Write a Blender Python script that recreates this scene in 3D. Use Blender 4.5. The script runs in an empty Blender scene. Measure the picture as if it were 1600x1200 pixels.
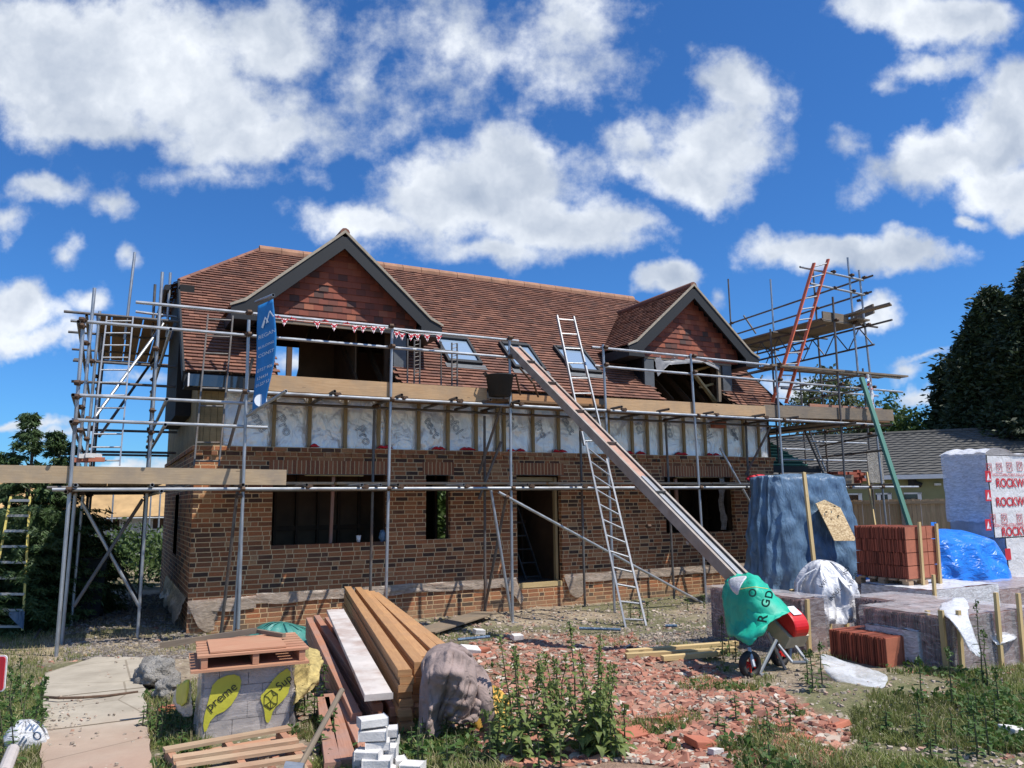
import bpy, math, random
import numpy as np
from mathutils import Vector, Matrix, noise as mnoise
random.seed(7); RNG=np.random.default_rng(7)
S=bpy.context.scene
R=math.radians
# ---------------------------------------------------------------- camera
FX=1202.0
CR=np.array([.8863,-.4626,-.0119]); CD=np.array([.0592,.1393,-.9885]); CF=np.array([.4592,.8755,.1508])
CF=CF/np.linalg.norm(CF); CR=CR-CR.dot(CF)*CF; CR/=np.linalg.norm(CR); CD=np.cross(CF,CR)
CAM=np.array([0,0,2.0])
cam=bpy.data.cameras.new('camera'); co=bpy.data.objects.new('camera',cam); S.collection.objects.link(co)
M=Matrix.Identity(4)
for i in range(3):
    M[i][0]=CR[i]; M[i][1]=-CD[i]; M[i][2]=-CF[i]; M[i][3]=CAM[i]
co.matrix_world=M; cam.sensor_width=36; cam.lens=36*FX/1600; cam.clip_end=2000; cam.clip_start=.05
S.camera=co
def _ray(px,py): return CR*((px-800)/FX)+CD*((py-600)/FX)+CF
def PY(px,py,y): r=_ray(px,py); return Vector(CAM+r*((y-CAM[1])/r[1]))
def PZ(px,py,z): r=_ray(px,py); return Vector(CAM+r*((z-CAM[2])/r[2]))
def PX(px,py,x): r=_ray(px,py); return Vector(CAM+r*((x-CAM[0])/r[0]))
def PD(px,py,d): return Vector(CAM+_ray(px,py)*d)
def depth(p): return float((np.array(p)-CAM).dot(CF))
def PROJ(p):
    q=np.array(p)-CAM; d=q.dot(CF); return 800+FX*q.dot(CR)/d, 600+FX*q.dot(CD)/d
# ---------------------------------------------------------------- sun, sky
SUN_EL=R(59); SUN_AZ=math.atan2(.66,-.75)      # azimuth from +Y towards +X
sd=Vector((math.sin(SUN_AZ)*math.cos(SUN_EL),math.cos(SUN_AZ)*math.cos(SUN_EL),math.sin(SUN_EL)))
sl=bpy.data.lights.new('sun','SUN'); sl.energy=4.2; sl.angle=R(.53); sl.color=(1,.95,.87)
so=bpy.data.objects.new('sun',sl); S.collection.objects.link(so); so.rotation_euler=sd.to_track_quat('Z','Y').to_euler()
W=bpy.data.worlds.new("World"); S.world=W; W.use_nodes=True
def world():
    nt=W.node_tree; nt.nodes.clear(); N=nt.nodes.new; L=nt.links.new
    def math_(op,a,b=None,c=None,clamp=False):
        n=N('ShaderNodeMath'); n.operation=op; n.use_clamp=clamp
        for i,x in enumerate((a,b,c)):
            if x is None: continue
            if isinstance(x,(int,float)): n.inputs[i].default_value=x
            else: L(x,n.inputs[i])
        return n.outputs[0]
    out=N('ShaderNodeOutputWorld'); bg=N('ShaderNodeBackground'); bc=N('ShaderNodeBackground'); mx=N('ShaderNodeMixShader')
    sky=N('ShaderNodeTexSky'); sky.sky_type='NISHITA'; sky.sun_disc=False; sky.sun_elevation=SUN_EL; sky.sun_rotation=SUN_AZ
    sky.air_density=1.0; sky.dust_density=.3; sky.ozone_density=3.0; sky.altitude=50
    hs=N('ShaderNodeMix'); hs.data_type='RGBA'; hs.blend_type='MULTIPLY'; hs.inputs[0].default_value=1; hs.inputs[7].default_value=(.32,.69,1.12,1)
    L(sky.outputs[0],hs.inputs[6]); L(hs.outputs[2],bg.inputs[0]); bg.inputs[1].default_value=.096
    tc=N('ShaderNodeTexCoord'); g=tc.outputs['Generated']
    def dot(v):
        n=N('ShaderNodeVectorMath'); n.operation='DOT_PRODUCT'; L(g,n.inputs[0]); n.inputs[1].default_value=tuple(v); return n.outputs['Value']
    f=math_('MAXIMUM',dot(CF),.12); u=math_('DIVIDE',dot(CR),f); v=math_('DIVIDE',dot(-CD),f)
    cb=N('ShaderNodeCombineXYZ'); L(u,cb.inputs[0]); L(v,cb.inputs[1])
    # warp
    def noise(vec,scale,det=6,rough=.55,dim='3D'):
        n=N('ShaderNodeTexNoise'); n.noise_dimensions=dim; n.inputs['Scale'].default_value=scale; n.inputs['Detail'].default_value=det; n.inputs['Roughness'].default_value=rough
        L(vec,n.inputs['Vector']); return n
    wn=noise(cb.outputs[0],7,5,.6)
    sb=N('ShaderNodeVectorMath'); sb.operation='SUBTRACT'; L(wn.outputs['Color'],sb.inputs[0]); sb.inputs[1].default_value=(.5,.5,.5)
    sc=N('ShaderNodeVectorMath'); sc.operation='SCALE'; L(sb.outputs[0],sc.inputs[0]); sc.inputs['Scale'].default_value=.10
    ad=N('ShaderNodeVectorMath'); ad.operation='ADD'; L(cb.outputs[0],ad.inputs[0]); L(sc.outputs[0],ad.inputs[1])
    blobs=[(120,90,360,140,0,1.1),(330,150,210,95,-8,1),(420,60,130,95,0,1),(400,205,190,52,0,.8),(130,190,190,48,0,.9),(560,120,60,80,0,.35),
     (700,70,120,120,20,.42),(620,40,110,70,0,.35),(900,45,110,90,-20,.45),(850,110,80,70,0,.3),
     (740,300,190,95,10,1.1),(850,350,190,62,-5,1),(800,250,100,55,0,1),(580,360,110,38,-10,.8),(780,395,160,38,0,.7),(980,350,80,28,0,.6),
     (1110,215,105,85,0,1.1),(1080,265,115,65,-10,1),(1150,140,80,55,-20,.75),(1225,190,30,60,0,.3),(1010,215,60,36,0,.5),
     (1390,5,100,42,0,.9),(1500,30,110,48,0,1),(1450,105,90,22,12,.4),(1385,135,24,18,0,.35),
     (1470,240,160,60,25,1.1),(1570,190,130,90,30,1.1),(1600,280,120,60,0,1),(1610,335,60,40,0,.8),(1340,240,50,22,0,.3),
     (1330,400,200,36,-2,1),(1420,400,120,30,-3,.8),(1240,400,80,24,0,.6),(1050,437,62,30,12,1),(1112,458,18,26,0,.35),(1515,351,26,13,0,.5),
     (60,300,80,30,-5,.7),(10,345,38,30,0,.5),(168,312,50,26,0,.6),(98,385,22,20,20,.35),(200,385,14,20,0,.3),
     (30,480,85,42,0,.9),(60,520,90,26,0,.7),(150,470,42,30,0,.7),(30,655,140,14,3,.6),(110,668,90,14,0,.5),(220,590,60,16,0,.5),(330,270,140,20,0,.2),
     (1375,487,40,22,10,.8),(1445,555,46,8,8,.35),(1420,573,24,12,0,.35),(1450,618,34,16,0,.6),(1240,600,60,22,0,.6),(200,735,120,14,0,.6),(460,575,60,20,0,.5)]
    acc=None
    for (cx,cy,rx,ry,ro,st) in blobs:
        m=N('ShaderNodeMapping'); m.vector_type='TEXTURE'; L(ad.outputs[0],m.inputs['Vector'])
        m.inputs['Location'].default_value=((cx-800)/FX,(600-cy)/FX,0); m.inputs['Rotation'].default_value=(0,0,R(ro)); m.inputs['Scale'].default_value=(rx/FX,ry/FX,1)
        l=N('ShaderNodeVectorMath'); l.operation='LENGTH'; L(m.outputs[0],l.inputs[0])
        val=math_('MULTIPLY_ADD',l.outputs['Value'],-st,st)
        if acc is None: acc=val
        else:
            n=N('ShaderNodeMath'); n.operation='SMOOTH_MAX'; n.inputs[2].default_value=.15; L(acc,n.inputs[0]); L(val,n.inputs[1]); acc=n.outputs[0]
    # behind / beside the view: noise clouds only
    g3=noise(g,2.2,6,.6); back=math_('MULTIPLY_ADD',g3.outputs['Fac'],3.0,-1.6)
    infront=N('ShaderNodeMapRange'); infront.interpolation_type='SMOOTHSTEP'; L(dot(CF),infront.inputs[0]); infront.inputs[1].default_value=.45; infront.inputs[2].default_value=.62
    mf=N('ShaderNodeMix'); L(infront.outputs[0],mf.inputs[0]); L(back,mf.inputs[2]); L(acc,mf.inputs[3]); field=mf.outputs[0]
    fine=noise(cb.outputs[0],11,9,.62)
    fn=math_('MULTIPLY_ADD',fine.outputs['Fac'],1.7,-.88)
    fine2=noise(cb.outputs[0],3.5,4,.5); fn2=math_('MULTIPLY_ADD',fine2.outputs['Fac'],.7,-.35)
    dens=math_('ADD',math_('ADD',field,fn),fn2)
    al=N('ShaderNodeMapRange'); al.interpolation_type='SMOOTHSTEP'; L(dens,al.inputs[0]); al.inputs[1].default_value=-.14; al.inputs[2].default_value=.50; al.inputs[4].default_value=.96
    # shading: thick parts greyer underneath
    sh=noise(ad.outputs[0],4.5,5,.55)
    mo=N('ShaderNodeVectorMath'); mo.operation='ADD'; L(ad.outputs[0],mo.inputs[0]); mo.inputs[1].default_value=(.01,.035,0)
    sh2=noise(mo.outputs[0],4.5,5,.55)
    rel=math_('MULTIPLY_ADD',math_('SUBTRACT',sh.outputs['Fac'],sh2.outputs['Fac']),2.6,.55,clamp=True)
    th=N('ShaderNodeMapRange'); L(dens,th.inputs[0]); th.inputs[1].default_value=.45; th.inputs[2].default_value=1.2; th.inputs[3].default_value=1; th.inputs[4].default_value=.5
    shade=math_('MULTIPLY',rel,th.outputs[0])
    cr=N('ShaderNodeValToRGB'); L(shade,cr.inputs[0]); e=cr.color_ramp.elements
    e[0].position=.05; e[0].color=(.33,.40,.52,1); e[1].position=.85; e[1].color=(.86,.90,.95,1)
    L(cr.outputs[0],bc.inputs[0]); bc.inputs[1].default_value=.86
    L(al.outputs[0],mx.inputs[0]); L(bg.outputs[0],mx.inputs[1]); L(bc.outputs[0],mx.inputs[2]); L(mx.outputs[0],out.inputs[0])
world()
S.view_settings.view_transform='Standard'; S.view_settings.look='None'; S.view_settings.exposure=.42; S.view_settings.gamma=1; S.view_settings.use_curve_mapping=False
S.render.engine='CYCLES'
S.cycles.max_bounces=6; S.cycles.transparent_max_bounces=12; S.cycles.diffuse_bounces=3; S.cycles.glossy_bounces=2

# ---------------------------------------------------------------- mesh helpers
OFF={}
def vadd(a,b): return (a[0]+b[0],a[1]+b[1],a[2]+b[2])
class MB:
    def __init__(s): s.v=[]; s.f=[]; s.uv=[]; s.mi=[]; s.m=0
    def add(s,vs,fs,uvs=None):
        n=len(s.v); s.v+=[tuple(p) for p in vs]
        for i,f in enumerate(fs):
            s.f.append([n+k for k in f]); s.uv.append(uvs[i] if uvs else None); s.mi.append(s.m)
        return s
    def quad(s,a,b,c,d,uv=None): return s.add([a,b,c,d],[(0,1,2,3)],[uv] if uv else None)
    def box(s,x0,y0,z0,x1,y1,z1):
        v=[(x,y,z) for z in (z0,z1) for y in (y0,y1) for x in (x0,x1)]
        return s.add(v,[(0,2,3,1),(4,5,7,6),(0,1,5,4),(2,6,7,3),(0,4,6,2),(1,3,7,5)])
    def beam(s,p0,p1,w,h,up=(0,0,1),uo=None):
        p0=Vector(p0);p1=Vector(p1);d=(p1-p0);L=d.length;d.normalize();up=Vector(up)
        sx=d.cross(up)
        if sx.length<1e-4: sx=d.cross(Vector((0,1,0)))
        sx.normalize(); u=sx.cross(d); sx=sx*(w/2);u=u*(h/2)
        v=[p0-sx-u,p0+sx-u,p0+sx+u,p0-sx+u,p1-sx-u,p1+sx-u,p1+sx+u,p1-sx+u]
        o=random.random()*50 if uo is None else uo
        q=lambda a,b:[(o,a),(o+L,a),(o+L,b),(o,b)]
        uv=[[(o,0),(o+w,0),(o+w,h),(o,h)],[(o,0),(o+w,0),(o+w,h),(o,h)],q(0,w),q(w,w+h),q(w+h,2*w+h),q(2*w+h,2*w+2*h)]
        return s.add(v,[(3,2,1,0),(4,5,6,7),(0,4,5,1)[::1],(1,5,6,2),(2,6,7,3),(3,7,4,0)],uv)
    def tube(s,p0,p1,r,n=10,r1=None,cap=True,hollow=False):
        p0=Vector(p0);p1=Vector(p1);d=(p1-p0);L=d.length
        if L<1e-6: return s
        d.normalize(); a=d.orthogonal().normalized(); b=d.cross(a); r1=r if r1 is None else r1
        v=[];f=[];uv=[];o=random.random()*40
        for (p,rr) in ((p0,r),(p1,r1)):
            for i in range(n):
                t=2*math.pi*i/n; v.append(p+a*(rr*math.cos(t))+b*(rr*math.sin(t)))
        c=2*math.pi*r
        for i in range(n):
            j=(i+1)%n; f.append((i,j,n+j,n+i)); uv.append([(o,c*i/n),(o,c*(i+1)/n),(o+L,c*(i+1)/n),(o+L,c*i/n)])
        if cap:
            f.append(tuple(range(n))[::-1]); uv.append([(o,0)]*n); f.append(tuple(range(n,2*n))); uv.append([(o,0)]*n)
        return s.add(v,f,uv)
    def path(s,pts,r,n=8):
        for a,b in zip(pts[:-1],pts[1:]): s.tube(a,b,r,n)
        return s
    def prism(s,pts,vec):
        n=len(pts); vec=Vector(vec); a=[Vector(p) for p in pts]; b=[p+vec for p in a]
        f=[tuple(range(n))[::-1],tuple(range(n,2*n))]+[(i,(i+1)%n,n+(i+1)%n,n+i) for i in range(n)]
        return s.add(a+b,f)
    def grid(s,fn,nu,nv,closeu=False):
        v=[fn(i/nu,j/nv) for j in range(nv+1) for i in range(nu+1)]
        f=[];uv=[];W_=nu+1
        for j in range(nv):
            for i in range(nu):
                f.append((j*W_+i,j*W_+i+1,(j+1)*W_+i+1,(j+1)*W_+i)); uv.append([(i/nu,j/nv),((i+1)/nu,j/nv),((i+1)/nu,(j+1)/nv),(i/nu,(j+1)/nv)])
        return s.add(v,f,uv)
    def lathe(s,c,prof,n=20):
        cx,cy,cz=c
        v=[(cx+r*math.cos(2*math.pi*i/n),cy+r*math.sin(2*math.pi*i/n),cz+z) for r,z in prof for i in range(n)]
        f=[(k*n+i,k*n+(i+1)%n,(k+1)*n+(i+1)%n,(k+1)*n+i) for k in range(len(prof)-1) for i in range(n)]
        return s.add(v,f)
    def np_add(s,V,F,UV=None):
        n=len(s.v); s.v+=[tuple(p) for p in V.tolist()]
        F=(F+n).tolist(); s.f+=F
        if UV is None: s.uv+=[None]*len(F)
        else: s.uv+=UV.tolist()
        s.mi+=[s.m]*len(F); return s
    def build(s,name,mat,parent=None,smooth=False,kind=None):
        o_=np.array(OFF.get(parent.name,(0,0,0)) if parent else (0,0,0),dtype=float)
        V=np.array(s.v,dtype=float).reshape(-1,3)
        me=bpy.data.meshes.new(name); me.from_pydata((V-o_).tolist(),[],s.f)
        mats=mat if isinstance(mat,(list,tuple)) else [mat]
        for m_ in mats: me.materials.append(m_)
        if len(mats)>1: me.polygons.foreach_set('material_index',s.mi)
        uvl=me.uv_layers.new(name='UVMap'); buf=np.zeros(sum(len(f) for f in s.f)*2); k=0
        for f,uv in zip(s.f,s.uv):
            if uv is None:
                p=V[f]; 
                if len(f)>2:
                    nn=np.abs(np.cross(p[1]-p[0],p[2]-p[0])); ax=int(np.argmax(nn))
                else: ax=2
                sel={0:(1,2),1:(0,2),2:(0,1)}[ax]; uv=p[:,sel]
            for q in uv: buf[k]=q[0]; buf[k+1]=q[1]; k+=2
        uvl.data.foreach_set('uv',buf)
        if smooth: me.polygons.foreach_set('use_smooth',[True]*len(s.f))
        me.update(); o=bpy.data.objects.new(name,me); S.collection.objects.link(o)
        if parent: o.parent=parent; OFF[o.name]=tuple(o_)
        else: OFF[o.name]=(0,0,0)
        if kind: o['kind']=kind
        return o
def tag(o,label=None,cat=None,group=None,kind=None):
    for k,v in (('label',label),('category',cat),('group',group),('kind',kind)):
        if v: o[k]=v
    return o
def T(name,label,cat,loc,group=None):
    o=bpy.data.objects.new(name,None); S.collection.objects.link(o); o.location=tuple(loc); o.empty_display_size=.1
    OFF[o.name]=tuple(loc); return tag(o,label,cat,group)
def copy_tree(o,parent=None):
    c=o.copy(); S.collection.objects.link(c); c.parent=parent
    for ch in list(o.children): copy_tree(ch,c)
    return c
def subsurf(o,l=1,th=None):
    if th:
        m=o.modifiers.new('thick','SOLIDIFY'); m.thickness=th; m.offset=0
    m=o.modifiers.new('sub','SUBSURF'); m.levels=l; m.render_levels=l
    return o
def n3(x,y,z=0,s=1): return mnoise.noise(Vector((x*s,y*s,z*s)))
def GH(x,y):
    if y>=11.5: h=.02
    elif y<=5: h=.35
    else: h=.02+(11.5-y)/6.5*.33
    h+=.09*max(0,min(1,(2.2-x)/1.5))*max(0,min(1,(y-6)/4))
    return h
# ---------------------------------------------------------------- materials
class NT:
    def __init__(s,name):
        s.mat=bpy.data.materials.new(name); s.mat.use_nodes=True; s.nt=s.mat.node_tree; s.b=s.nt.nodes['Principled BSDF']; s.L=s.nt.links.new
    def N(s,t,**k):
        n=s.nt.nodes.new(t)
        for a,v in k.items(): setattr(n,a,v)
        return n
    def m(s,op,a,b=None,c=None,clamp=False):
        n=s.N('ShaderNodeMath',operation=op,use_clamp=clamp)
        for i,x in enumerate((a,b,c)):
            if x is None: continue
            if isinstance(x,(int,float)): n.inputs[i].default_value=x
            else: s.L(x,n.inputs[i])
        return n.outputs[0]
    def coord(s,k='Object',scale=None):
        t=s.N('ShaderNodeTexCoord').outputs[k]
        if scale is None: return t
        mp=s.N('ShaderNodeMapping'); s.L(t,mp.inputs[0]); mp.inputs['Scale'].default_value=scale if isinstance(scale,tuple) else (scale,)*3
        return mp.outputs[0]
    def noise(s,vec,scale,det=4,rough=.55,dist=0):
        n=s.N('ShaderNodeTexNoise'); s.L(vec,n.inputs['Vector']); n.inputs['Scale'].default_value=scale; n.inputs['Detail'].default_value=det; n.inputs['Roughness'].default_value=rough; n.inputs['Distortion'].default_value=dist
        return n.outputs['Fac']
    def ramp(s,fac,cols,interp='LINEAR'):
        r=s.N('ShaderNodeValToRGB'); r.color_ramp.interpolation=interp; e=r.color_ramp.elements
        while len(e)<len(cols): e.new(.5)
        for i,(p,c) in enumerate(cols):
            e[i].position=p; e[i].color=tuple(c)+(1,)
        s.L(fac,r.inputs[0]); return r.outputs[0]
    def mix(s,f,a,b,mode='MIX'):
        n=s.N('ShaderNodeMix',data_type='RGBA',blend_type=mode)
        for sock,x in ((n.inputs[0],f),(n.inputs[6],a),(n.inputs[7],b)):
            if isinstance(x,(int,float)): sock.default_value=x
            elif isinstance(x,tuple): sock.default_value=x+(1,) if len(x)==3 else x
            else: s.L(x,sock)
        return n.outputs[2]
    def bump(s,h,st=.3,dist=.02):
        b=s.N('ShaderNodeBump'); b.inputs['Strength'].default_value=st; b.inputs['Distance'].default_value=dist; s.L(h,b.inputs['Height']); s.L(b.outputs[0],s.b.inputs['Normal'])
    def set(s,col=None,rough=None,metal=None,spec=None):
        for k,x in (('Base Color',col),('Roughness',rough),('Metallic',metal),('Specular IOR Level',spec)):
            if x is None: continue
            if isinstance(x,tuple): s.b.inputs[k].default_value=x+(1,)
            elif isinstance(x,(int,float)): s.b.inputs[k].default_value=x
            else: s.L(x,s.b.inputs[k])
        return s.mat
def sc(c,k): return tuple(min(1,x*k) for x in c)
def basic(name,c,rough=.7,metal=0,var=.25,scale=6,bump=.2,bs=None,bd=.01,dirt=None):
    n=NT(name); v=n.coord(); a=n.noise(v,scale,6,.6)
    col=n.ramp(a,[(.25,sc(c,1-var)),(.75,sc(c,1+var))])
    if dirt: col=n.mix(n.ramp(n.noise(v,scale*.35,5,.65),[(.45,(0,0,0)),(.7,(.8,.8,.8))]),col,dirt)
    if bump: n.bump(n.noise(v,bs or scale*5,5,.6),bump,bd)
    return n.set(col,rough,metal)
def wood(name,c1,c2,rough=.75,grain=1,dirt=None,knots=True):
    n=NT(name); v=n.coord('UV',(1.2,22*grain,1)); a=n.noise(v,3,5,.6,.6)
    col=n.ramp(a,[(.3,c1),(.7,c2)])
    big=n.noise(n.coord('UV',(.6,3,1)),2,3,.5); col=n.mix(n.m('MULTIPLY',big,.5),col,sc(c1,.75),'MIX')
    if knots:
        vo=n.N('ShaderNodeTexVoronoi'); n.L(n.coord('UV',(1.6,7,1)),vo.inputs['Vector']); vo.inputs['Scale'].default_value=1.3
        k=n.m('LESS_THAN',vo.outputs['Distance'],.07); col=n.mix(n.m('MULTIPLY',k,.75),col,sc(c1,.35))
    if dirt: col=n.mix(n.ramp(n.noise(n.coord('Object'),2.5,6,.65),[(.42,(0,0,0)),(.68,(.75,.75,.75))]),col,dirt)
    oi=n.N('ShaderNodeObjectInfo').outputs['Random']; isl=n.N('ShaderNodeNewGeometry').outputs['Random Per Island']; k=n.m('MULTIPLY_ADD',n.m('ADD',oi,isl),.24,.76); kk=n.N('ShaderNodeCombineColor'); [n.L(k,kk.inputs[i]) for i in range(3)]; col=n.mix(1.0,col,kk.outputs[0],'MULTIPLY')
    n.bump(a,.35,.005); return n.set(col,rough)
def brick_mat(name,shade=1.0,soldier=False):
    n=NT(name); uv=n.N('ShaderNodeTexCoord').outputs['UV']
    wob=n.N('ShaderNodeTexNoise'); n.L(uv,wob.inputs['Vector']); wob.inputs['Scale'].default_value=9; wob.inputs['Detail'].default_value=3
    sx=n.N('ShaderNodeSeparateXYZ'); n.L(uv,sx.inputs[0])
    u0=n.m('ADD',sx.outputs[0],n.m('MULTIPLY',n.m('SUBTRACT',wob.outputs['Fac'],.5),.012)); v0=n.m('ADD',sx.outputs[1],n.m('MULTIPLY',n.m('SUBTRACT',wob.outputs['Fac'],.5),.008))
    if soldier:
        cu=n.m('DIVIDE',u0,.075); idu=n.m('FLOOR',cu); fu=n.m('SUBTRACT',cu,idu)
        eu=n.m('MINIMUM',n.m('MULTIPLY',fu,.075),n.m('MULTIPLY',n.m('SUBTRACT',1,fu),.075)); row=n.m('ADD',idu,0); edge=eu; bid=idu; 
    else:
        rw=n.m('DIVIDE',v0,.075); row=n.m('FLOOR',rw); fv=n.m('SUBTRACT',rw,row)
        # mostly stretchers with snapped headers, random shift per course
        P_=.5625
        wr=n.N('ShaderNodeTexWhiteNoise',noise_dimensions='1D'); n.L(row,wr.inputs['W'])
        sh=n.m('ADD',n.m('MULTIPLY',n.m('MODULO',row,2),.16875),n.m('MULTIPLY',n.m('ROUND',n.m('MULTIPLY',wr.outputs['Value'],3)),.1875))
        c=n.m('DIVIDE',n.m('ADD',u0,n.m('ADD',sh,100)),P_); idc=n.m('FLOOR',c); fc=n.m('MULTIPLY',n.m('SUBTRACT',c,idc),P_)
        # cells: 0-.225 S, .225-.45 S, .45-.5625 H
        a=n.m('GREATER_THAN',fc,.225); b=n.m('GREATER_THAN',fc,.45)
        k=n.m('ADD',a,b); st=n.m('ADD',n.m('MULTIPLY',a,.225),n.m('MULTIPLY',b,.225)); wd=n.m('SUBTRACT',.225,n.m('MULTIPLY',b,.1125))
        loc=n.m('SUBTRACT',fc,st); eu=n.m('MINIMUM',loc,n.m('SUBTRACT',wd,loc)); ev=n.m('MINIMUM',n.m('MULTIPLY',fv,.075),n.m('MULTIPLY',n.m('SUBTRACT',1,fv),.075))
        edge=n.m('MINIMUM',eu,ev); bid=n.m('ADD',n.m('MULTIPLY',idc,3),k)
    cv=n.N('ShaderNodeCombineXYZ'); n.L(bid,cv.inputs[0]); n.L(row,cv.inputs[1])
    wn=n.N('ShaderNodeTexWhiteNoise',noise_dimensions='2D'); n.L(cv.outputs[0],wn.inputs['Vector'])
    big=n.noise(uv,1.1,3,.5)
    val=n.m('ADD',wn.outputs['Value'],n.m('MULTIPLY',n.m('SUBTRACT',big,.5),.35))
    if soldier: col=n.ramp(val,[(0,(.30,.105,.05)),(.5,(.40,.135,.055)),(1,(.47,.17,.075))])
    else: col=n.ramp(val,[(0,(.06,.034,.024)),(.13,(.10,.050,.032)),(.26,(.22,.085,.038)),(.55,(.36,.125,.048)),(.72,(.42,.175,.072)),(.88,(.46,.15,.055)),(1,(.50,.26,.12))])
    fine=n.noise(uv,38,5,.7); col=n.mix(n.m('MULTIPLY',n.m('SUBTRACT',fine,.35,clamp=True),1.2),col,(.03,.02,.016),'MIX')
    mr=n.N('ShaderNodeMapRange',interpolation_type='SMOOTHSTEP'); n.L(edge,mr.inputs[0]); mr.inputs[1].default_value=.005; mr.inputs[2].default_value=.0085
    col=n.mix(mr.outputs[0],(.62,.43,.24),col)
    # lime/dirt staining
    stn=n.ramp(n.noise(uv,2.2,6,.65),[(.5,(0,0,0)),(.8,(.35,.35,.35))]); col=n.mix(stn,col,(.20,.15,.11))
    if not soldier:
        low=n.N('ShaderNodeMapRange'); n.L(n.m('ADD',sx.outputs[1],n.m('MULTIPLY',n.noise(uv,3,3),.5)),low.inputs[0]); low.inputs[1].default_value=.62; low.inputs[2].default_value=.3; low.inputs[3].default_value=0; low.inputs[4].default_value=.5
        col=n.mix(low.outputs[0],col,(.26,.19,.12))
    if shade!=1: col=n.mix(1.0,col,(shade,shade,shade),'MULTIPLY')
    n.bump(n.m('ADD',mr.outputs[0],n.m('MULTIPLY',fine,.5)),.55,.008)
    return n.set(col,.9)
def tile_mat(name,cols,patch=.5,rough=.8):
    n=NT(name); uv=n.N('ShaderNodeTexCoord').outputs['UV']
    fl=n.N('ShaderNodeVectorMath',operation='FLOOR'); n.L(uv,fl.inputs[0])
    wn=n.N('ShaderNodeTexWhiteNoise',noise_dimensions='2D'); n.L(fl.outputs[0],wn.inputs['Vector'])
    big=n.noise(n.coord('Object'),.9,4,.6)
    val=n.m('ADD',wn.outputs['Value'],n.m('MULTIPLY',n.m('SUBTRACT',big,.5),patch),clamp=True)
    col=n.ramp(val,cols); f=n.noise(n.coord('Object'),30,4,.6)
    col=n.mix(n.m('MULTIPLY',f,.35),col,(.10,.05,.035)); n.bump(f,.3,.004); return n.set(col,rough)
MAT={}
MAT['brick']=brick_mat('brickwork'); MAT['soldier']=brick_mat('soldier_bricks',soldier=True)
MAT['tile']=tile_mat('roof_tiles',[(0,(.13,.062,.045)),(.4,(.19,.083,.056)),(.75,(.235,.102,.066)),(1,(.29,.132,.084))],.5)
MAT['hung']=tile_mat('hung_tiles',[(0,(.06,.035,.032)),(.2,(.15,.045,.03)),(.6,(.26,.062,.035)),(.9,(.34,.09,.045)),(1,(.38,.13,.07))],.35)
MAT['ridge']=basic('ridge_clay',(.33,.17,.10),.8,var=.3,scale=4)
MAT['verge']=basic('verge_mortar',(.36,.31,.24),.9,var=.2,scale=12)
MAT['dark']=basic('anthracite_board',(.011,.013,.016),.65,var=.12,scale=3,bump=.05)
MAT['black']=basic('black_boarding',(.008,.008,.009),.8,var=.2)
MAT['lead']=basic('lead_flashing',(.11,.12,.13),.6,metal=.2,var=.25,scale=5)
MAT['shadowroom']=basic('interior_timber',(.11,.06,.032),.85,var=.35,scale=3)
MAT['ply']=basic('interior_board',(.17,.095,.05),.85,var=.3,scale=2)
MAT['slab']=basic('concrete_slab',(.22,.21,.20),.9,var=.2,scale=2)
MAT['stud']=wood('stud_timber',(.30,.21,.10),(.48,.35,.18))
MAT['clad']=wood('cladding_timber',(.24,.17,.08),(.42,.31,.16),dirt=(.12,.10,.05))
MAT['board']=wood('scaffold_board',(.34,.24,.14),(.50,.38,.24),dirt=(.25,.20,.15))
MAT['boardold']=wood('old_scaffold_board',(.18,.135,.09),(.30,.23,.16),dirt=(.14,.12,.10))
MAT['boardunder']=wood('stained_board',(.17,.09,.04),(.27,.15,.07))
MAT['joist']=wood('treated_timber',(.37,.185,.08),(.56,.32,.14),dirt=(.36,.20,.10))
MAT['boardwarm']=wood('new_toe_board',(.42,.25,.12),(.60,.40,.22),dirt=(.34,.24,.15))
MAT['joistred']=wood('red_timber',(.33,.14,.08),(.50,.25,.16),dirt=(.30,.20,.17))
MAT['pine']=wood('fresh_pine',(.50,.36,.16),(.66,.50,.26))
MAT['pallet']=wood('pallet_wood',(.40,.27,.16),(.58,.42,.27),dirt=(.34,.18,.11))
MAT['palletred']=wood('dusty_pallet',(.38,.19,.11),(.55,.31,.19),dirt=(.42,.19,.11))
MAT['fence']=wood('fence_board',(.30,.22,.13),(.52,.40,.26),knots=False)
MAT['greenwood']=wood('green_plank',(.08,.22,.17),(.13,.32,.25),knots=False)
MAT['white_board']=basic('white_faced_board',(.60,.55,.51),.6,var=.15,scale=7,dirt=(.34,.22,.17))
def steel():
    n=NT('galvanised_tube'); v=n.coord('UV',(3,14,1)); a=n.noise(v,1.5,5,.6); b=n.noise(n.coord('Object'),1.2,5,.65)
    col=n.ramp(a,[(.3,(.30,.32,.34)),(.7,(.50,.52,.54))]); rust=n.ramp(b,[(.55,(0,0,0)),(.72,(.6,.6,.6))]); col=n.mix(rust,col,(.16,.12,.09))
    n.bump(a,.15,.002); return n.set(col,n.m('MULTIPLY_ADD',a,.35,.3),.75)
MAT['steel']=steel()
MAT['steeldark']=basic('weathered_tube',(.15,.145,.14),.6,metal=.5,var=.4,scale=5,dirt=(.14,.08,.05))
MAT['rusty']=basic('rusty_coupler',(.12,.075,.05),.7,metal=.5,var=.5,scale=15)
MAT['alu']=basic('aluminium',(.40,.41,.42),.45,metal=.7,var=.15,scale=4)
MAT['orange']=basic('orange_fibreglass',(.75,.16,.07),.5,var=.12)
MAT['yellow']=basic('yellow_fibreglass',(.70,.58,.16),.5,var=.12)
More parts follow.
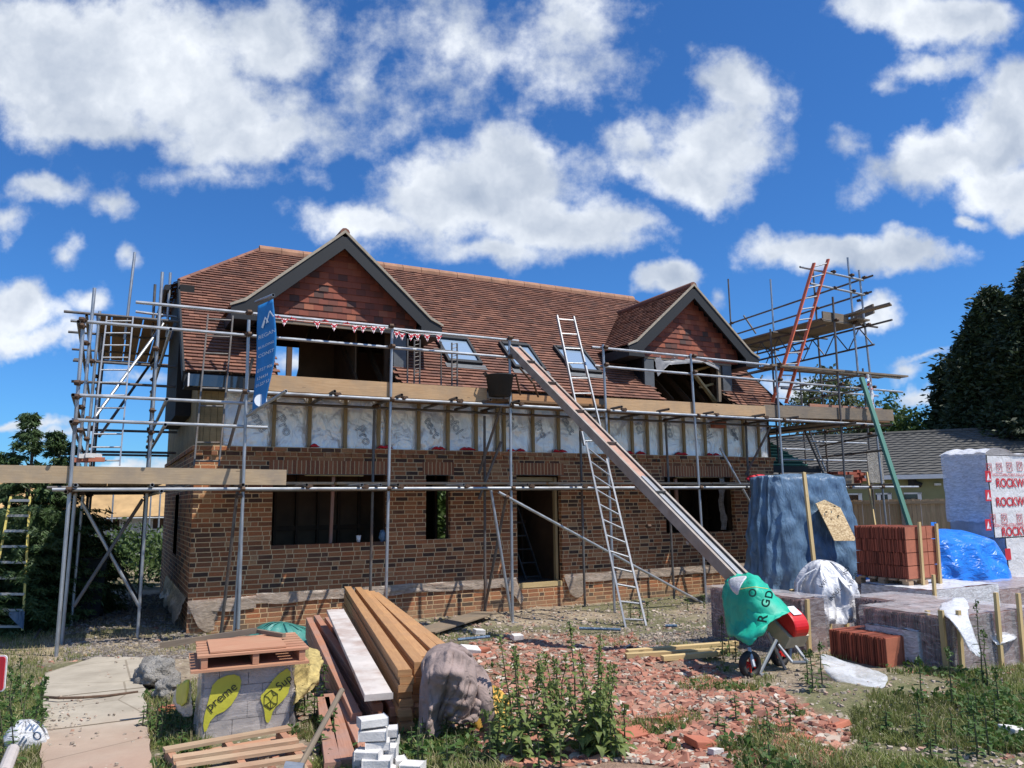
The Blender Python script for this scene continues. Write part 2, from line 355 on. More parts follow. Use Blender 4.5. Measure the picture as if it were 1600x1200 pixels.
def foil():
    n=NT('foil_membrane'); v=n.coord('Object'); w=n.noise(v,1.7,5,.5,1.8); w2=n.noise(n.coord('Object',(4,4,1.6)),2.2,4,.5,.8)
    col=n.ramp(n.noise(v,2.5,3),[(.3,(.88,.86,.83)),(.7,(.98,.97,.94))])
    n.bump(n.m('ADD',w,n.m('MULTIPLY',w2,.6)),.8,.07); return n.set(col,.40,.55)
MAT['foil']=foil()
MAT['red']=basic('red_plastic',(.62,.02,.04),.5,var=.2)
def glass(name,c=(.25,.34,.45)):
    n=NT(name); n.b.inputs['Base Color'].default_value=c+(1,); n.b.inputs['Roughness'].default_value=.08; n.b.inputs['Specular IOR Level'].default_value=1; n.b.inputs['Coat Weight'].default_value=.6; n.b.inputs['Coat Roughness'].default_value=.04; return n.mat
MAT['glass']=glass('roof_glass'); MAT['darkglass']=glass('dark_glass',(.02,.025,.03))
def film(name,c,a0,a1,scale=9,rough=.28,stretch=(1,1,3)):
    n=NT(name); v=n.coord('Object',stretch); w=n.noise(v,scale,6,.62,1.4); fac=n.ramp(w,[(.38,(a0,)*3),(.66,(a1,)*3)])
    fr=n.N('ShaderNodeLayerWeight'); fr.inputs[0].default_value=.35; fac2=n.m('ADD',fac,n.m('MULTIPLY',fr.outputs['Facing'],.35),clamp=True)
    n.L(fac2,n.b.inputs['Alpha']); n.bump(w,.6,.02); return n.set(c,rough,0)
MAT['filmg']=film('trailing_film',(.70,.71,.72),.15,.65,5)
MAT['film']=film('clear_wrap',(.70,.66,.66),.03,.34,6)
MAT['filmw']=film('cloudy_wrap',(.72,.73,.76),.45,.95)
MAT['filmdpc']=film('dusty_polythene',(.42,.34,.27),.55,.95,6)
def cloth(name,c,rough=.7,scale=5,bs=14,b=.5,var=.2,dist=.02,st=(1,1,1),det=6):
    n=NT(name); v=n.coord(); a=n.noise(v,scale,6,.6); w=n.noise(n.coord('Object',st),bs,det,.55,.8); col=n.ramp(a,[(.3,sc(c,1-var)),(.7,sc(c,1+var))]); n.bump(w,b,dist); return n.set(col,rough)
MAT['tarpgrey']=cloth('faded_blue_tarp',(.10,.17,.26),.42,bs=5,b=.9,dist=.06,var=.3,st=(1.5,1.5,.5),det=4)
MAT['tarpblue']=cloth('bright_blue_tarp',(.015,.19,.72),.34,bs=5,b=.8,dist=.05,st=(1,1.6,2.2),det=3)
MAT['greensack']=cloth('green_sack',(.01,.42,.28),.55,bs=8)
MAT['sheetgrey']=cloth('grey_sheet',(.24,.24,.25),.5,bs=8)
MAT['teal']=cloth('teal_sack',(.05,.22,.19),.5,bs=9)
MAT['hoodie']=cloth('faded_mauve_fleece',(.27,.205,.185),.95,scale=5,bs=9,b=1,var=.3,dist=.035)
MAT['banner']=cloth('blue_banner',(.015,.19,.50),.55,bs=3,b=.2)
MAT['white']=basic('white_paint',(.78,.78,.78),.5,var=.06)
MAT['inkwhite']=basic('white_print',(.75,.80,.85),.6,var=.05,bump=0)
MAT['inkblack']=basic('black_print',(.015,.015,.015),.6,var=.05,bump=0)
MAT['inkblue']=basic('blue_print',(.12,.17,.26),.5,var=.05,bump=0)
MAT['inkred']=basic('red_print',(.55,.02,.035),.5,var=.08,bump=0)
MAT['inkyellow']=basic('yellow_print',(.52,.49,.05),.5,var=.15,scale=8)
MAT['inkgreen']=basic('dark_green_print',(.01,.09,.07),.6,var=.2,bump=0)
MAT['whitesack']=cloth('white_plastic_sack',(.68,.68,.70),.38,bs=9,b=.8,dist=.03,var=.12)
MAT['rubber']=basic('black_rubber_bore_shade',(.018,.018,.02),.7,var=.3)
MAT['redpaint']=basic('red_cover',(.62,.015,.015),.35,var=.12,scale=8,bump=.05)
MAT['cream']=basic('cream_housing',(.42,.38,.28),.6,var=.2,scale=8)
MAT['belt']=basic('dusty_belt',(.42,.25,.19),.85,var=.2,scale=10)
MAT['blockw']=basic('white_block',(.62,.60,.58),.9,var=.12,scale=18,bump=.4)
MAT['blockwrap']=basic('grey_block',(.48,.43,.40),.9,var=.15,scale=8,bump=.4)
MAT['stone']=basic('rough_concrete',(.33,.31,.28),.95,var=.5,scale=9,bump=1,bd=.06)
MAT['clayred']=basic('clay_tile_stack',(.26,.065,.038),.8,var=.35,scale=14)
def claymat(name,c,v_):
    n=NT(name); g=n.N('ShaderNodeNewGeometry').outputs['Random Per Island']; f=n.noise(n.coord(),20,5,.6); col=n.ramp(n.m('MULTIPLY_ADD',n.m('SUBTRACT',f,.5),.6,g,clamp=True),[(0,sc(c,1-v_)),(.5,c),(1,sc(c,1+v_))]); n.bump(f,.3,.004); return n.set(col,.85)
MAT['clayred']=claymat('clay_tile_stack',(.27,.07,.04),.45); MAT['clayend']=basic('bright_clay_lit_end',(.42,.14,.08),.8,var=.2,scale=9)  # bright clay; on stack ends the sunlight is put into this colour
MAT['claydim']=claymat('grey_tile_stack',(.17,.095,.085),.6)
MAT['wool']=basic('mineral_wool',(.44,.34,.13),.95,var=.5,scale=16,bump=.9)
MAT['packwhite']=cloth('printed_pack_film',(.70,.69,.70),.35,bs=8,b=.8,dist=.03,var=.06)
MAT['packshade']=cloth('shaded_pack_film',(.44,.45,.48),.4,bs=8,b=.9,dist=.03,var=.2)  # darker copy of the pack film, shade of the left faces put into colour
MAT['osb']=None
def osb():
    n=NT('strand_board'); v=n.N('ShaderNodeTexVoronoi'); n.L(n.coord('Object',(1,1,2.2)),v.inputs['Vector']); v.inputs['Scale'].default_value=28
    wn=n.N('ShaderNodeSeparateColor'); n.L(v.outputs['Color'],wn.inputs[0]); col=n.ramp(wn.outputs[0],[(0,(.30,.19,.09)),(.5,(.52,.37,.19)),(1,(.68,.53,.31))]); n.bump(wn.outputs[1],.4,.005); return n.set(col,.8)
MAT['osb']=osb()
def foliage(name,c,var=.5,tr=.25,yellow=None):
    n=NT(name); v=n.coord('Object'); a=n.noise(v,1.3,3); oi=n.noise(v,25,2); val=n.m('ADD',n.m('MULTIPLY',a,.5),n.m('MULTIPLY',oi,.5))
    col=n.ramp(val,[(.32,sc(c,1-var)),(.68,sc(c,1+var))])
    if yellow: col=n.mix(n.ramp(n.noise(v,3.2,2),[(.60,(0,0,0)),(.66,(1,1,1))]),col,yellow)
    n.set(col,.6); tb=n.N('ShaderNodeBsdfTranslucent'); n.L(col,tb.inputs[0]); ms=n.N('ShaderNodeMixShader'); ms.inputs[0].default_value=tr
    out=n.nt.nodes['Material Output']; n.L(n.b.outputs[0],ms.inputs[1]); n.L(tb.outputs[0],ms.inputs[2]); n.L(ms.outputs[0],out.inputs[0]); return n.mat
MAT['conifer']=foliage('conifer_foliage',(.036,.058,.022),.7,.15)
MAT['hedge']=foliage('hedge_foliage',(.055,.10,.032),.5,.25)
MAT['leaf']=foliage('leaf_green',(.075,.125,.03),.5,.3)
MAT['leafnettle']=foliage('weed_leaf',(.19,.25,.07),.45,.4,(.50,.46,.06))
MAT['leafdark']=foliage('dock_leaf',(.075,.145,.03),.4,.3)
MAT['olive']=foliage('olive_foliage',(.085,.10,.035),.4)
MAT['grass']=foliage('grass_blades',(.22,.25,.075),.5,.4)
MAT['straw']=foliage('dry_grass',(.52,.44,.24),.35,.3)
MAT['stem']=basic('plant_stem',(.10,.10,.05),.8)
MAT['bark']=basic('bark',(.09,.07,.05),.95,var=.4,scale=8,bump=.6)
MAT['greyroof']=basic('concrete_roof_tiles',(.105,.10,.09),.9,var=.25,scale=3)
MAT['render']=basic('lime_render',(.25,.25,.13),.9,var=.1,scale=3)
MAT['blockfar']=basic('painted_blockwork',(.50,.50,.50),.9,var=.15,scale=3)
MAT['orangefar']=basic('orange_membrane',(.42,.27,.12),.8,var=.35,scale=1.5)
MAT['batten']=wood('green_batten',(.10,.26,.19),(.16,.36,.27),knots=False)
MAT['membrane']=basic('green_membrane',(.012,.10,.075),.7,var=.2)
# ---------------------------------------------------------------- ground
def inpoly(x,y,P):
    c=False; n=len(P); j=n-1
    for i in range(n):
        if (P[i][1]>y)!=(P[j][1]>y) and x<(P[j][0]-P[i][0])*(y-P[i][1])/(P[j][1]-P[i][1])+P[i][0]: c=not c
        j=i
    return c
def gpoly(pts): return [tuple(PZ(px,py,GH(*(PZ(px,py,.2)[:2])))[:2]) for px,py in pts]
Z_RUB=gpoly([(700,1020),(800,985),(900,985),(985,990),(1060,1020),(1140,1060),(1230,1090),(1330,1140),(1290,1200),(900,1250),(760,1200),(690,1100)])
Z_PATH=gpoly([(62,1270),(66,1095),(70,1052),(150,1026),(238,1028),(222,1060),(228,1110),(246,1270)])
Z_GRASS=gpoly([(1150,1200),(1180,1120),(1260,1090),(1330,1062),(1620,1040),(1900,1100),(1900,1600),(1100,1600)])
def ground():
    # fine near sheet, coarse beyond it
    def axis(a,b,c,d,st,big):
        xs=[-900,-400,-200,-100,-60]+list(np.arange(a,c,big))+list(np.arange(c,d,st))+list(np.arange(d,b,big))+[60,100,200,400,900]
        return sorted(set(round(float(x),3) for x in xs))
    xs=axis(-30,46,-3,16,.12,2.0); ys=axis(-30,46,1.0,15,.12,2.0)
    V=[];F=[];G_=[];Rb=[]
    for y in ys:
        for x in xs:
            z=GH(x,y) if abs(x)<60 and abs(y)<60 else .02
            z+=.05*n3(x,y,0,.5)*(1 if y<12 or x<1 else .3)
            if -3<x<16 and 1<y<15 and not inpoly(x,y,Z_PATH):
                z+=.03*n3(x,y,3,1.7)+.018*n3(x,y,9,5)
                if inpoly(x,y,Z_RUB): z+=.05*max(0,n3(x,y,5,1.1))+.03*n3(x,y,7,3)
            V.append((x,y,z)); G_.append(1.0 if (inpoly(x+.25*n3(x,y,1,1.5),y+.25*n3(x,y,4,1.5),Z_GRASS)) else 0.0); Rb.append(1.0 if inpoly(x+.2*n3(x,y,1,1.5),y+.2*n3(x,y,4,1.5),Z_RUB) else 0.0)
    nx=len(xs)
    for j in range(len(ys)-1):
        for i in range(nx-1): F.append((j*nx+i,j*nx+i+1,(j+1)*nx+i+1,(j+1)*nx+i))
    mb=MB(); mb.add(V,F)
    n=NT('site_ground'); v=n.coord(); a=n.noise(v,1.1,6,.65); b=n.noise(v,14,6,.7); c=n.noise(v,.45,3,.5); d=n.noise(v,40,4,.7)
    soil=n.ramp(b,[(.3,(.13,.095,.065)),(.5,(.26,.20,.14)),(.72,(.42,.35,.26))])
    sand=n.ramp(b,[(.3,(.28,.22,.14)),(.7,(.48,.40,.28))]); col=n.mix(n.ramp(a,[(.42,(0,0,0)),(.6,(1,1,1))]),soil,sand)
    grn=n.ramp(b,[(.3,(.05,.06,.02)),(.7,(.17,.17,.07))]); col=n.mix(n.ramp(c,[(.47,(0,0,0)),(.56,(.8,.8,.8))]),col,grn)
    at1=n.N('ShaderNodeAttribute',attribute_name='grassy').outputs['Fac']; at2=n.N('ShaderNodeAttribute',attribute_name='rubbly').outputs['Fac']
    turf=n.ramp(b,[(.3,(.075,.085,.03)),(.55,(.17,.17,.07)),(.75,(.30,.26,.14))]); col=n.mix(n.m('MULTIPLY',at1,n.ramp(a,[(.3,(.4,.4,.4)),(.55,(1,1,1))])),col,turf); col=n.mix(n.m('MULTIPLY',at2,.7),col,n.ramp(b,[(.3,(.20,.11,.08)),(.7,(.40,.24,.17))]))
    vo=n.N('ShaderNodeTexVoronoi'); n.L(v,vo.inputs['Vector']); vo.inputs['Scale'].default_value=26; sepc=n.N('ShaderNodeSeparateColor'); n.L(vo.outputs['Color'],sepc.inputs[0])
    peb=n.m('LESS_THAN',vo.outputs['Distance'],.28); pm=n.m('MULTIPLY',peb,n.m('GREATER_THAN',sepc.outputs[0],.72))
    col=n.mix(pm,col,n.ramp(sepc.outputs[1],[(0,(.30,.13,.08)),(.5,(.42,.36,.28)),(1,(.6,.56,.48))]))
    n.bump(n.m('ADD',b,n.m('ADD',n.m('MULTIPLY',d,.4),n.m('MULTIPLY',pm,.4))),.9,.04); n.set(col,.95)
    o=mb.build('ground',n.mat,kind='structure',smooth=True)
    for nm,dat in (('grassy',G_),('rubbly',Rb)): at_=o.data.attributes.new(nm,'FLOAT','POINT'); at_.data.foreach_set('value',dat)
ground()
def path_():
    mb=MB(); 
    def at(u,v):
        # v: 0 near ..1 far ; u: 0 left..1 right
        L=[(62,1270),(66,1095),(70,1052),(150,1027)]; Rr=[(246,1270),(228,1110),(224,1060),(238,1029)]
        t=v*3; k=min(2,int(t)); f=t-k
        a=(L[k][0]*(1-f)+L[k+1][0]*f,L[k][1]*(1-f)+L[k+1][1]*f); b=(Rr[k][0]*(1-f)+Rr[k+1][0]*f,Rr[k][1]*(1-f)+Rr[k+1][1]*f)
        px=a[0]*(1-u)+b[0]*u; py=a[1]*(1-u)+b[1]*u; q=PZ(px,py,.28); q=PZ(px,py,GH(q.x,q.y)+.03); return q
    nu,nv=14,60
    mb.grid(lambda u,v:(lambda q:(q.x+.03*n3(q.x,q.y,1,3),q.y,q.z+.012*n3(q.x,q.y,0,1.2)+.006))(at(u,v)),nu,nv)
    # edge skirt
    pts=[at(0,j/nv) for j in range(nv+1)]+[at(1,j/nv) for j in range(nv,-1,-1)]
    for a,b in zip(pts[:-1],pts[1:]): mb.quad((a.x,a.y,a.z-.12),(b.x,b.y,b.z-.12),(b.x,b.y,b.z+.004),(a.x,a.y,a.z+.004))
    n=NT('path_concrete'); v=n.coord(); b=n.noise(v,9,7,.65); g=n.noise(v,.8,4,.6)
    col=n.ramp(n.noise(v,2.3,6,.65),[(.3,(.30,.26,.20)),(.6,(.42,.37,.29)),(.8,(.52,.48,.41))])
    sy=n.N('ShaderNodeSeparateXYZ'); n.L(v,sy.inputs[0]); dust=n.N('ShaderNodeMapRange'); n.L(n.m('ADD',sy.outputs[1],n.m('MULTIPLY',g,2.2)),dust.inputs[0]); dust.inputs[1].default_value=9.0; dust.inputs[2].default_value=7.2
    col=n.mix(n.m('MULTIPLY',dust.outputs[0],.6),col,(.40,.23,.16))
    crk=n.N('ShaderNodeTexVoronoi',feature='DISTANCE_TO_EDGE'); n.L(n.coord('Object'),crk.inputs['Vector']); crk.inputs['Scale'].default_value=.75
    yy=n.m('ADD',sy.outputs[1],n.m('MULTIPLY',g,.12)); j1=n.m('ABSOLUTE',n.m('SUBTRACT',yy,8.62)); j2=n.m('ABSOLUTE',n.m('SUBTRACT',yy,7.3)); jj=n.m('LESS_THAN',n.m('MINIMUM',j1,j2),.018)
    cr=n.m('LESS_THAN',crk.outputs['Distance'],.006); col=n.mix(n.m('MAXIMUM',n.m('MULTIPLY',cr,.5),jj),col,(.12,.09,.055))
    n.bump(n.m('SUBTRACT',b,n.m('MULTIPLY',jj,1.5)),.5,.01); n.set(col,.9)
    mb.build('path',n.mat,kind='structure')
path_()
# ---------------------------------------------------------------- house
def rect_holes(mb,u0,u1,z0,z1,holes,P,uvf=lambda u,z:(u,z),flip=False):
    us=sorted({u0,u1,*[h[0] for h in holes],*[h[1] for h in holes]}); zs=sorted({z0,z1,*[h[2] for h in holes],*[h[3] for h in holes]})
    us=[u for u in us if u0<=u<=u1]; zs=[z for z in zs if z0<=z<=z1]
    for a,b in zip(us[:-1],us[1:]):
        for c,d in zip(zs[:-1],zs[1:]):
            m=((a+b)/2,(c+d)/2)
            if any(h[0]<m[0]<h[1] and h[2]<m[1]<h[3] for h in holes): continue
            q=[P(a,c),P(b,c),P(b,d),P(a,d)]; uv=[uvf(a,c),uvf(b,c),uvf(b,d),uvf(a,d)]
            if flip: q=q[::-1]; uv=uv[::-1]
            mb.quad(*q,uv=uv)
def tiles(mb,O,U,Sd,N,intervals,ns,gauge=.1,w=.165,lift=.030,jit=.004,skip=None,course0=0):
    random.seed(int(1000*abs(O[0])+ns))
    O=Vector(O);U=Vector(U).normalized();Sd=Vector(Sd).normalized();N=Vector(N).normalized()
    for k in range(ns):
        s0=k*gauge; s1=s0+gauge*1.04
        for (a,b) in intervals(s0+gauge/2,s0,s1):
            if b-a<.01: continue
            i=math.floor((a-(k%2)*w/2)/w)
            while True:
                u0=max(a,i*w+(k%2)*w/2); u1=min(b,(i+1)*w+(k%2)*w/2)
                if i*w+(k%2)*w/2>=b: break
                if u1-u0>.004:
                    if not(skip and skip((u0+u1)/2,s0+gauge/2)):
                        l=lift+random.uniform(-jit,jit); ds=random.uniform(-.003,.003)
                        p=lambda u,s,h:O+U*u+Sd*s+N*h
                        g=.0012
                        v=[p(u0+g,s0+ds,l),p(u1-g,s0+ds,l+random.uniform(-.0015,.0015)),p(u1-g,s1,.003),p(u0+g,s1,.003),p(u0+g,s0+ds,l-.017),p(u1-g,s0+ds,l-.017)]
                        x=i+1000; y=k+course0
                        q=[(x+.1,y+.1),(x+.9,y+.1),(x+.9,y+.9),(x+.1,y+.9)]
                        mb.add(v,[(0,1,2,3),(4,5,1,0)],[q,[(x+.1,y+.1),(x+.9,y+.1),(x+.9,y+.2),(x+.1,y+.2)]])
                i+=1
house=T('brick_house','half built brick house with clay tiled roof, two dormers and foil wrapped upper wall','house',(7.4,13,0))
HX0,HX1,HY0,HY1=1.2,13.59,13.0,19.5; WT=2.93
W1=(2.40,4.34,1.34,2.49); W2=(5.06,5.53,1.35,2.49); DR=(6.89,7.87,.47,2.50); W3=(10.42,12.35,1.30,2.48)
# rear openings found where the photo shows greenery through the house
def back(px,py): p=PY(px,py,HY1); return p.x,p.z
rb=[]
a=back(684,765);b=back(697,842); rb.append((a[0]-.05,b[0]+.05,.5,2.5))
a=back(806,770);b=back(815,872); rb.append((a[0]-.6,b[0]+.02,.1,2.5))
def bay():
    mb=MB()
    F=[W1,W2,DR,W3]
    rect_holes(mb,HX0,HX1,-.2,WT-.15,F,lambda u,z:(u,HY0,z))
    for (a,b,c,d) in F:   # brick reveals
        t=.105
        for q,uv in (([(a,HY0,c),(a,HY0,d),(a,HY0+t,d),(a,HY0+t,c)],0),([(b,HY0,c),(b,HY0+t,c),(b,HY0+t,d),(b,HY0,d)],0),([(a,HY0,c),(a,HY0+t,c),(b,HY0+t,c),(b,HY0,c)],0),([(a,HY0,d),(b,HY0,d),(b,HY0+t,d),(a,HY0+t,d)],0)): mb.quad(*q)
    sw=(15.6,16.4,1.1,2.2)
    rect_holes(mb,HY0,HY1,-.2,WT,[sw],lambda u,z:(HX0,u,z),flip=True)
    rect_holes(mb,HY0,HY1,-.2,WT,[],lambda u,z:(HX1,u,z))
    rect_holes(mb,HX0,HX1,-.2,WT,rb,lambda u,z:(u,HY1,z),flip=True)
    mb.build('brick_wall',MAT['brick'],house)
    # inner leaf, block faces seen through the openings
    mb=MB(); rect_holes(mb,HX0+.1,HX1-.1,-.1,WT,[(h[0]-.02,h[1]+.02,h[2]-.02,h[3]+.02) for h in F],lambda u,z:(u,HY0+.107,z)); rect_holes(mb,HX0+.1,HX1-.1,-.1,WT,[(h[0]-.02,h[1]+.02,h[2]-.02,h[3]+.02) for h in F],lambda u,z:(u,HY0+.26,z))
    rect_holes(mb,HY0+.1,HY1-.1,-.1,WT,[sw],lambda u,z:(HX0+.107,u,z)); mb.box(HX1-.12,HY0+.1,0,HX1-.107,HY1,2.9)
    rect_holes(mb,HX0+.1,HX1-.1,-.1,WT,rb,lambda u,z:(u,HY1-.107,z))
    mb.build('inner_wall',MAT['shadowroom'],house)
    mb=MB(); mb.box(HX0+.11,HY0+.11,.32,HX1-.11,HY1-.11,.43); mb.build('floor_slab',MAT['slab'],house)
    mb=MB(); mb.box(HX0+.02,HY0+.28,2.78,HX1-.02,HY1-.02,2.95); mb.build('upper_floor',MAT['ply'],house)
    # top courses: two plain, one dentil of projecting headers, one cap
    mb=MB(); 
    mb.box(HX0-.012,HY0-.012,WT-.15,HX1+.012,HY0+.1,WT-.075)
    mb.box(HX0-.045,HY0-.045,WT-.073,HX1+.045,HY0+.1,WT)
    mb.box(HX0-.045,HY0+.102,WT-.073,HX0+.05,HY1,WT)
    x=HX0
    while x<HX1-.1:
        mb.box(x+.01,HY0-.04,WT-.148,x+.105,HY0-.013,WT-.075); x+=.225
    mb.build('corbel_course',MAT['brick'],house)
    # soldier lintels
    for (a,b,c,d) in F:
        mb=MB(); mb.quad((a-.07,HY0-.004,d),(b+.07,HY0-.004,d),(b+.07,HY0-.004,d+.225),(a-.07,HY0-.004,d+.225)); 
        mb.quad((a-.07,HY0-.004,d+.225),(b+.07,HY0-.004,d+.225),(b+.07,HY0+.002,d+.225),(a-.07,HY0+.002,d+.225))
        mb.build('soldier_lintel',MAT['soldier'],house)
        mb=MB(); mb.box(a-.05,HY0-.006,d-.008,b+.05,HY0+.1,d-.001); mb.build('lintel_plate',MAT['steeldark'],house)
    # door threshold boards
    mb=MB(); mb.beam((DR[0]+.02,HY0+.05,.44),(DR[1]-.02,HY0+.05,.44),.12,.09); mb.build('threshold_board',MAT['pine'],house)
    mb=MB(); mb.beam((DR[1]-.05,HY0+.16,.45),(DR[1]-.05,HY0+.16,2.45),.05,.09); mb.beam((DR[0]+.02,HY0+.2,2.42),(DR[1],HY0+.2,2.42),.05,.08); mb.build('door_lining',MAT['stud'],house)
    # internal studwork
    mb=MB()
    for i in range(31):
        x=1.6+i*.4
        if not any(abs(x-c)<.45 for c in ((rb[0][0]+rb[0][1])/2-.9,)): mb.beam((x,14.9,.43),(x,14.9,2.78),.045,.09)
    for (a,b) in ((1.35,4.75),(7.6,13.4)): mb.beam((a,14.9,1.55),(b,14.9,1.55),.045,.09); mb.beam((a,14.9,.46),(b,14.9,.46),.05,.09)
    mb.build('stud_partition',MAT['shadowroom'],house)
    mb=MB(); mb.box(1.35,14.96,.43,4.75,14.98,2.78); mb.box(7.45,15.2,.43,13.4,15.22,2.78); mb.box(8.1,13.3,.43,8.13,16,2.78); mb.box(4.72,13.3,.43,4.75,15,2.78); mb.build('partition_board',MAT['ply'],house)
    # props in the windows
    mb=MB(); p=PY(516,853,HY0+.15); q=PY(521,742,HY0+.15); mb.beam(p,q,.05,.05,up=(0,1,0)); mb.build('window_prop',MAT['joistred'],house); mb=MB(); p=PY(1060,828,HY0+.15); q=PY(1055,748,HY0+.15); mb.beam(p,q,.07,.05,up=(0,1,0)); mb.build('window_prop',MAT['joistred'],house)
    mb=MB(); mb.beam(PY(476,742,HY0+.08),PY(567,743,HY0+.08),.08,.03); mb.beam(PY(1056,746,HY0+.08),PY(1128,745.5,HY0+.08),.06,.025);  mb.build('lintel_packer',MAT['pine'],house)
    mb=MB(); mb.grid(lambda u,v:(12.0+.16*u+.03*math.sin(9*v),HY0+.1+.05*n3(u*5,v*7),1.33+1.14*v),6,16); mb.build('cavity_sheet',MAT['filmdpc'],house,smooth=True)
    # damp proof sheet hanging along the wall
    mb=MB()
    def strip(a,b,zt,zb,n):
        def fn(u,v):
            x=a+(b-a)*u; h=zt-(zt-zb)*v*(1+.25*n3(x*1.7,2)); return (x,HY0-.012-.035*abs(n3(x*3,v*3))-.015*v,h+.02*n3(x*2,5))
        mb.grid(fn,n,6)
    strip(1.2,2.2,.57,.37,14); strip(2.2,6.86,.60,.44,60); strip(7.9,13.5,.60,.44,70)
    def flap(pts,dep): mb.grid(lambda u,v:(pts[0][0]*(1-u)+pts[1][0]*u+(pts[2][0]-pts[0][0])*v*(1-u*.6),HY0-.03-dep*math.sin(3*u+v*2)*.5-.02*abs(n3(u*6,v*6)),pts[0][1]*(1-v)+pts[2][1]*v-(.1*math.sin(u*3.1)*v)),12,10)
    flap([(6.5,.5),(6.87,.5),(6.86,.22)],.05); flap([(7.88,.55),(8.35,.6),(7.98,.25)],.07); flap([(1.18,.55),(1.6,.55),(1.35,.18)],.08)
    def sidef(u,v):
        y=13+4.2*u; return (HX0-.03-.10*v*(1+.8*n3(y*2,v*2))-.03*abs(n3(y*4,v*4)),y,.62-.4*v*(1+.5*n3(y*1.5,1)))
    mb.grid(sidef,40,8)
    mb.build('damp_proof_sheet',MAT['filmdpc'],house,smooth=True)
    # upper wall: foil
    mb=MB(); sx=[PY(px,680,12.99).x for px in STUDS]
    edges=[1.5]+sx+[HX1]
    def foilf(u,v):
        x=1.5+(HX1-1.5)*u; z=WT+1.1*v
        d=min(abs(x-e) for e in edges); bul=min(1,d/.12)
        return (x,HY0+.075-.035*bul-.02*bul*n3(x*2.3,z*2.3)-.012*n3(x*7,z*4,3),z)
    mb.grid(foilf,420,36); mb.quad((HX0,HY0+.09,WT),(HX1,HY0+.09,WT),(HX1,HY0+.09,4.1),(HX0,HY0+.09,4.1))
    mb.build('foil_wall',MAT['foil'],house,smooth=True)
    for x in sx:
        mb=MB(); mb.beam((x,HY0+.02,WT),(x,HY0+.02,4.06),.055,.045,up=(0,1,0)); mb.build('wall_stud',MAT['stud'],house)
    mb=MB()
    for i in range(26):
        x=HX0+.03+i*.0
    # cladding on corner, front and side
    mb=MB()
    for i in range(4): mb.box(HX0+.005+i*.1,HY0+.012-.003*(i%2),WT,HX0+.1+i*.1,HY0+.05,3.86)
    for i in range(64):
        y=HY0+.02+i*.1; zt=4.04+.9*(min(y,2*16.25-y)-12.6)
        mb.box(HX0-.002-.004*(i%2),y,WT+.002,HX0+.03,y+.096,min(zt,6.0))
    mb.build('timber_cladding',MAT['clad'],house)
    mb=MB(); 
    for i in range(6): mb.box(.95,14.05+i*.45,3.5,1.19,14.05+i*.45+.44,5.25 if i<1 else 5.9)
    mb.build('gable_boarding',MAT['black'],house)
    # red damp course scraps
    mb=MB()
    for px in (492,598,606,683,690,728,735,800,815,870,880,985,1002,1062,1070,1110,1120):
        p=PY(px,700,12.94); w=.12+.12*random.random()
        mb.grid(lambda u,v:(p.x-w/2+w*u,12.99-.06*math.sin(3.1*v)-.02*n3(u*4,px),WT+.012+.06*math.sin(3.1*u)*v+.01*n3(u*9,v*9,px)),8,4)
    mb.build('damp_course_scraps',MAT['red'],house,smooth=True)
    # printed outlines on the foil
    word=None
STUDS=[428,484,540,592.5,606,655,701,745,779,789,834,874,952,989,1013,1034,1070,1103,1135,1163,1187]

bay()
def text(body,parent,mat,p,ux,uz,h,name='lettering',mapf=None,outline=None,ext=.0015,align='LEFT',shear=0,bold=0):
    c=bpy.data.curves.new('t','FONT'); c.body=body; c.size=1; c.align_x=align; c.extrude=0; c.shear=shear; c.offset=bold
    o=bpy.data.objects.new('t',c); S.collection.objects.link(o); dg=bpy.context.evaluated_depsgraph_get(); me=bpy.data.meshes.new_from_object(o.evaluated_get(dg))
    bpy.data.objects.remove(o); V=np.array([v.co[:] for v in me.vertices]); F=[list(pp.vertices) for pp in me.polygons]; bpy.data.meshes.remove(me)
    ux=Vector(ux).normalized(); uz=Vector(uz).normalized(); nn=ux.cross(uz); k=h/.7; p=Vector(p)
    P3=[p+ux*(v[0]*k)+uz*(v[1]*k) for v in V] if mapf is None else [mapf(v[0]*k,v[1]*k) for v in V]
    mb=MB(); 
    if outline:
        from collections import Counter
        E=Counter()
        for f in F:
            for a,b in zip(f,f[1:]+f[:1]): E[(min(a,b),max(a,b))]+=1
        for (a,b),ct in E.items():
            if ct==1: mb.tube(P3[a],P3[b],outline,4,cap=False)
    else:
        mb.add([q+nn*ext for q in P3],F)
    return mb.build(name,mat,parent)
foilwall=[c for c in house.children if c.name.startswith('foil_wall')][0]
for px,py,s,ang in [(545+18,668,'Pro',-58),(395,640,'eme',-58),(437,652,'Pro',-58),(670,655,'tect',-58),(706,650,'ofol',-58),(798,655,'fol',-58),(842,660,'Pro',-58),(885,652,'tect',-58),(1000,660,'fol',-70),(1045,660,'Pro',-65),(1108,665,'foil',-70),(1150,668,'tec',-70)]:
    p=PY(px-8,py+2,HY0+.018); a=R(ang); text(s,foilwall,MAT['inkblue'],p,(math.cos(a),0,math.sin(a)),(-math.sin(a),0,math.cos(a)),.17,outline=.0042,name='printed_word')

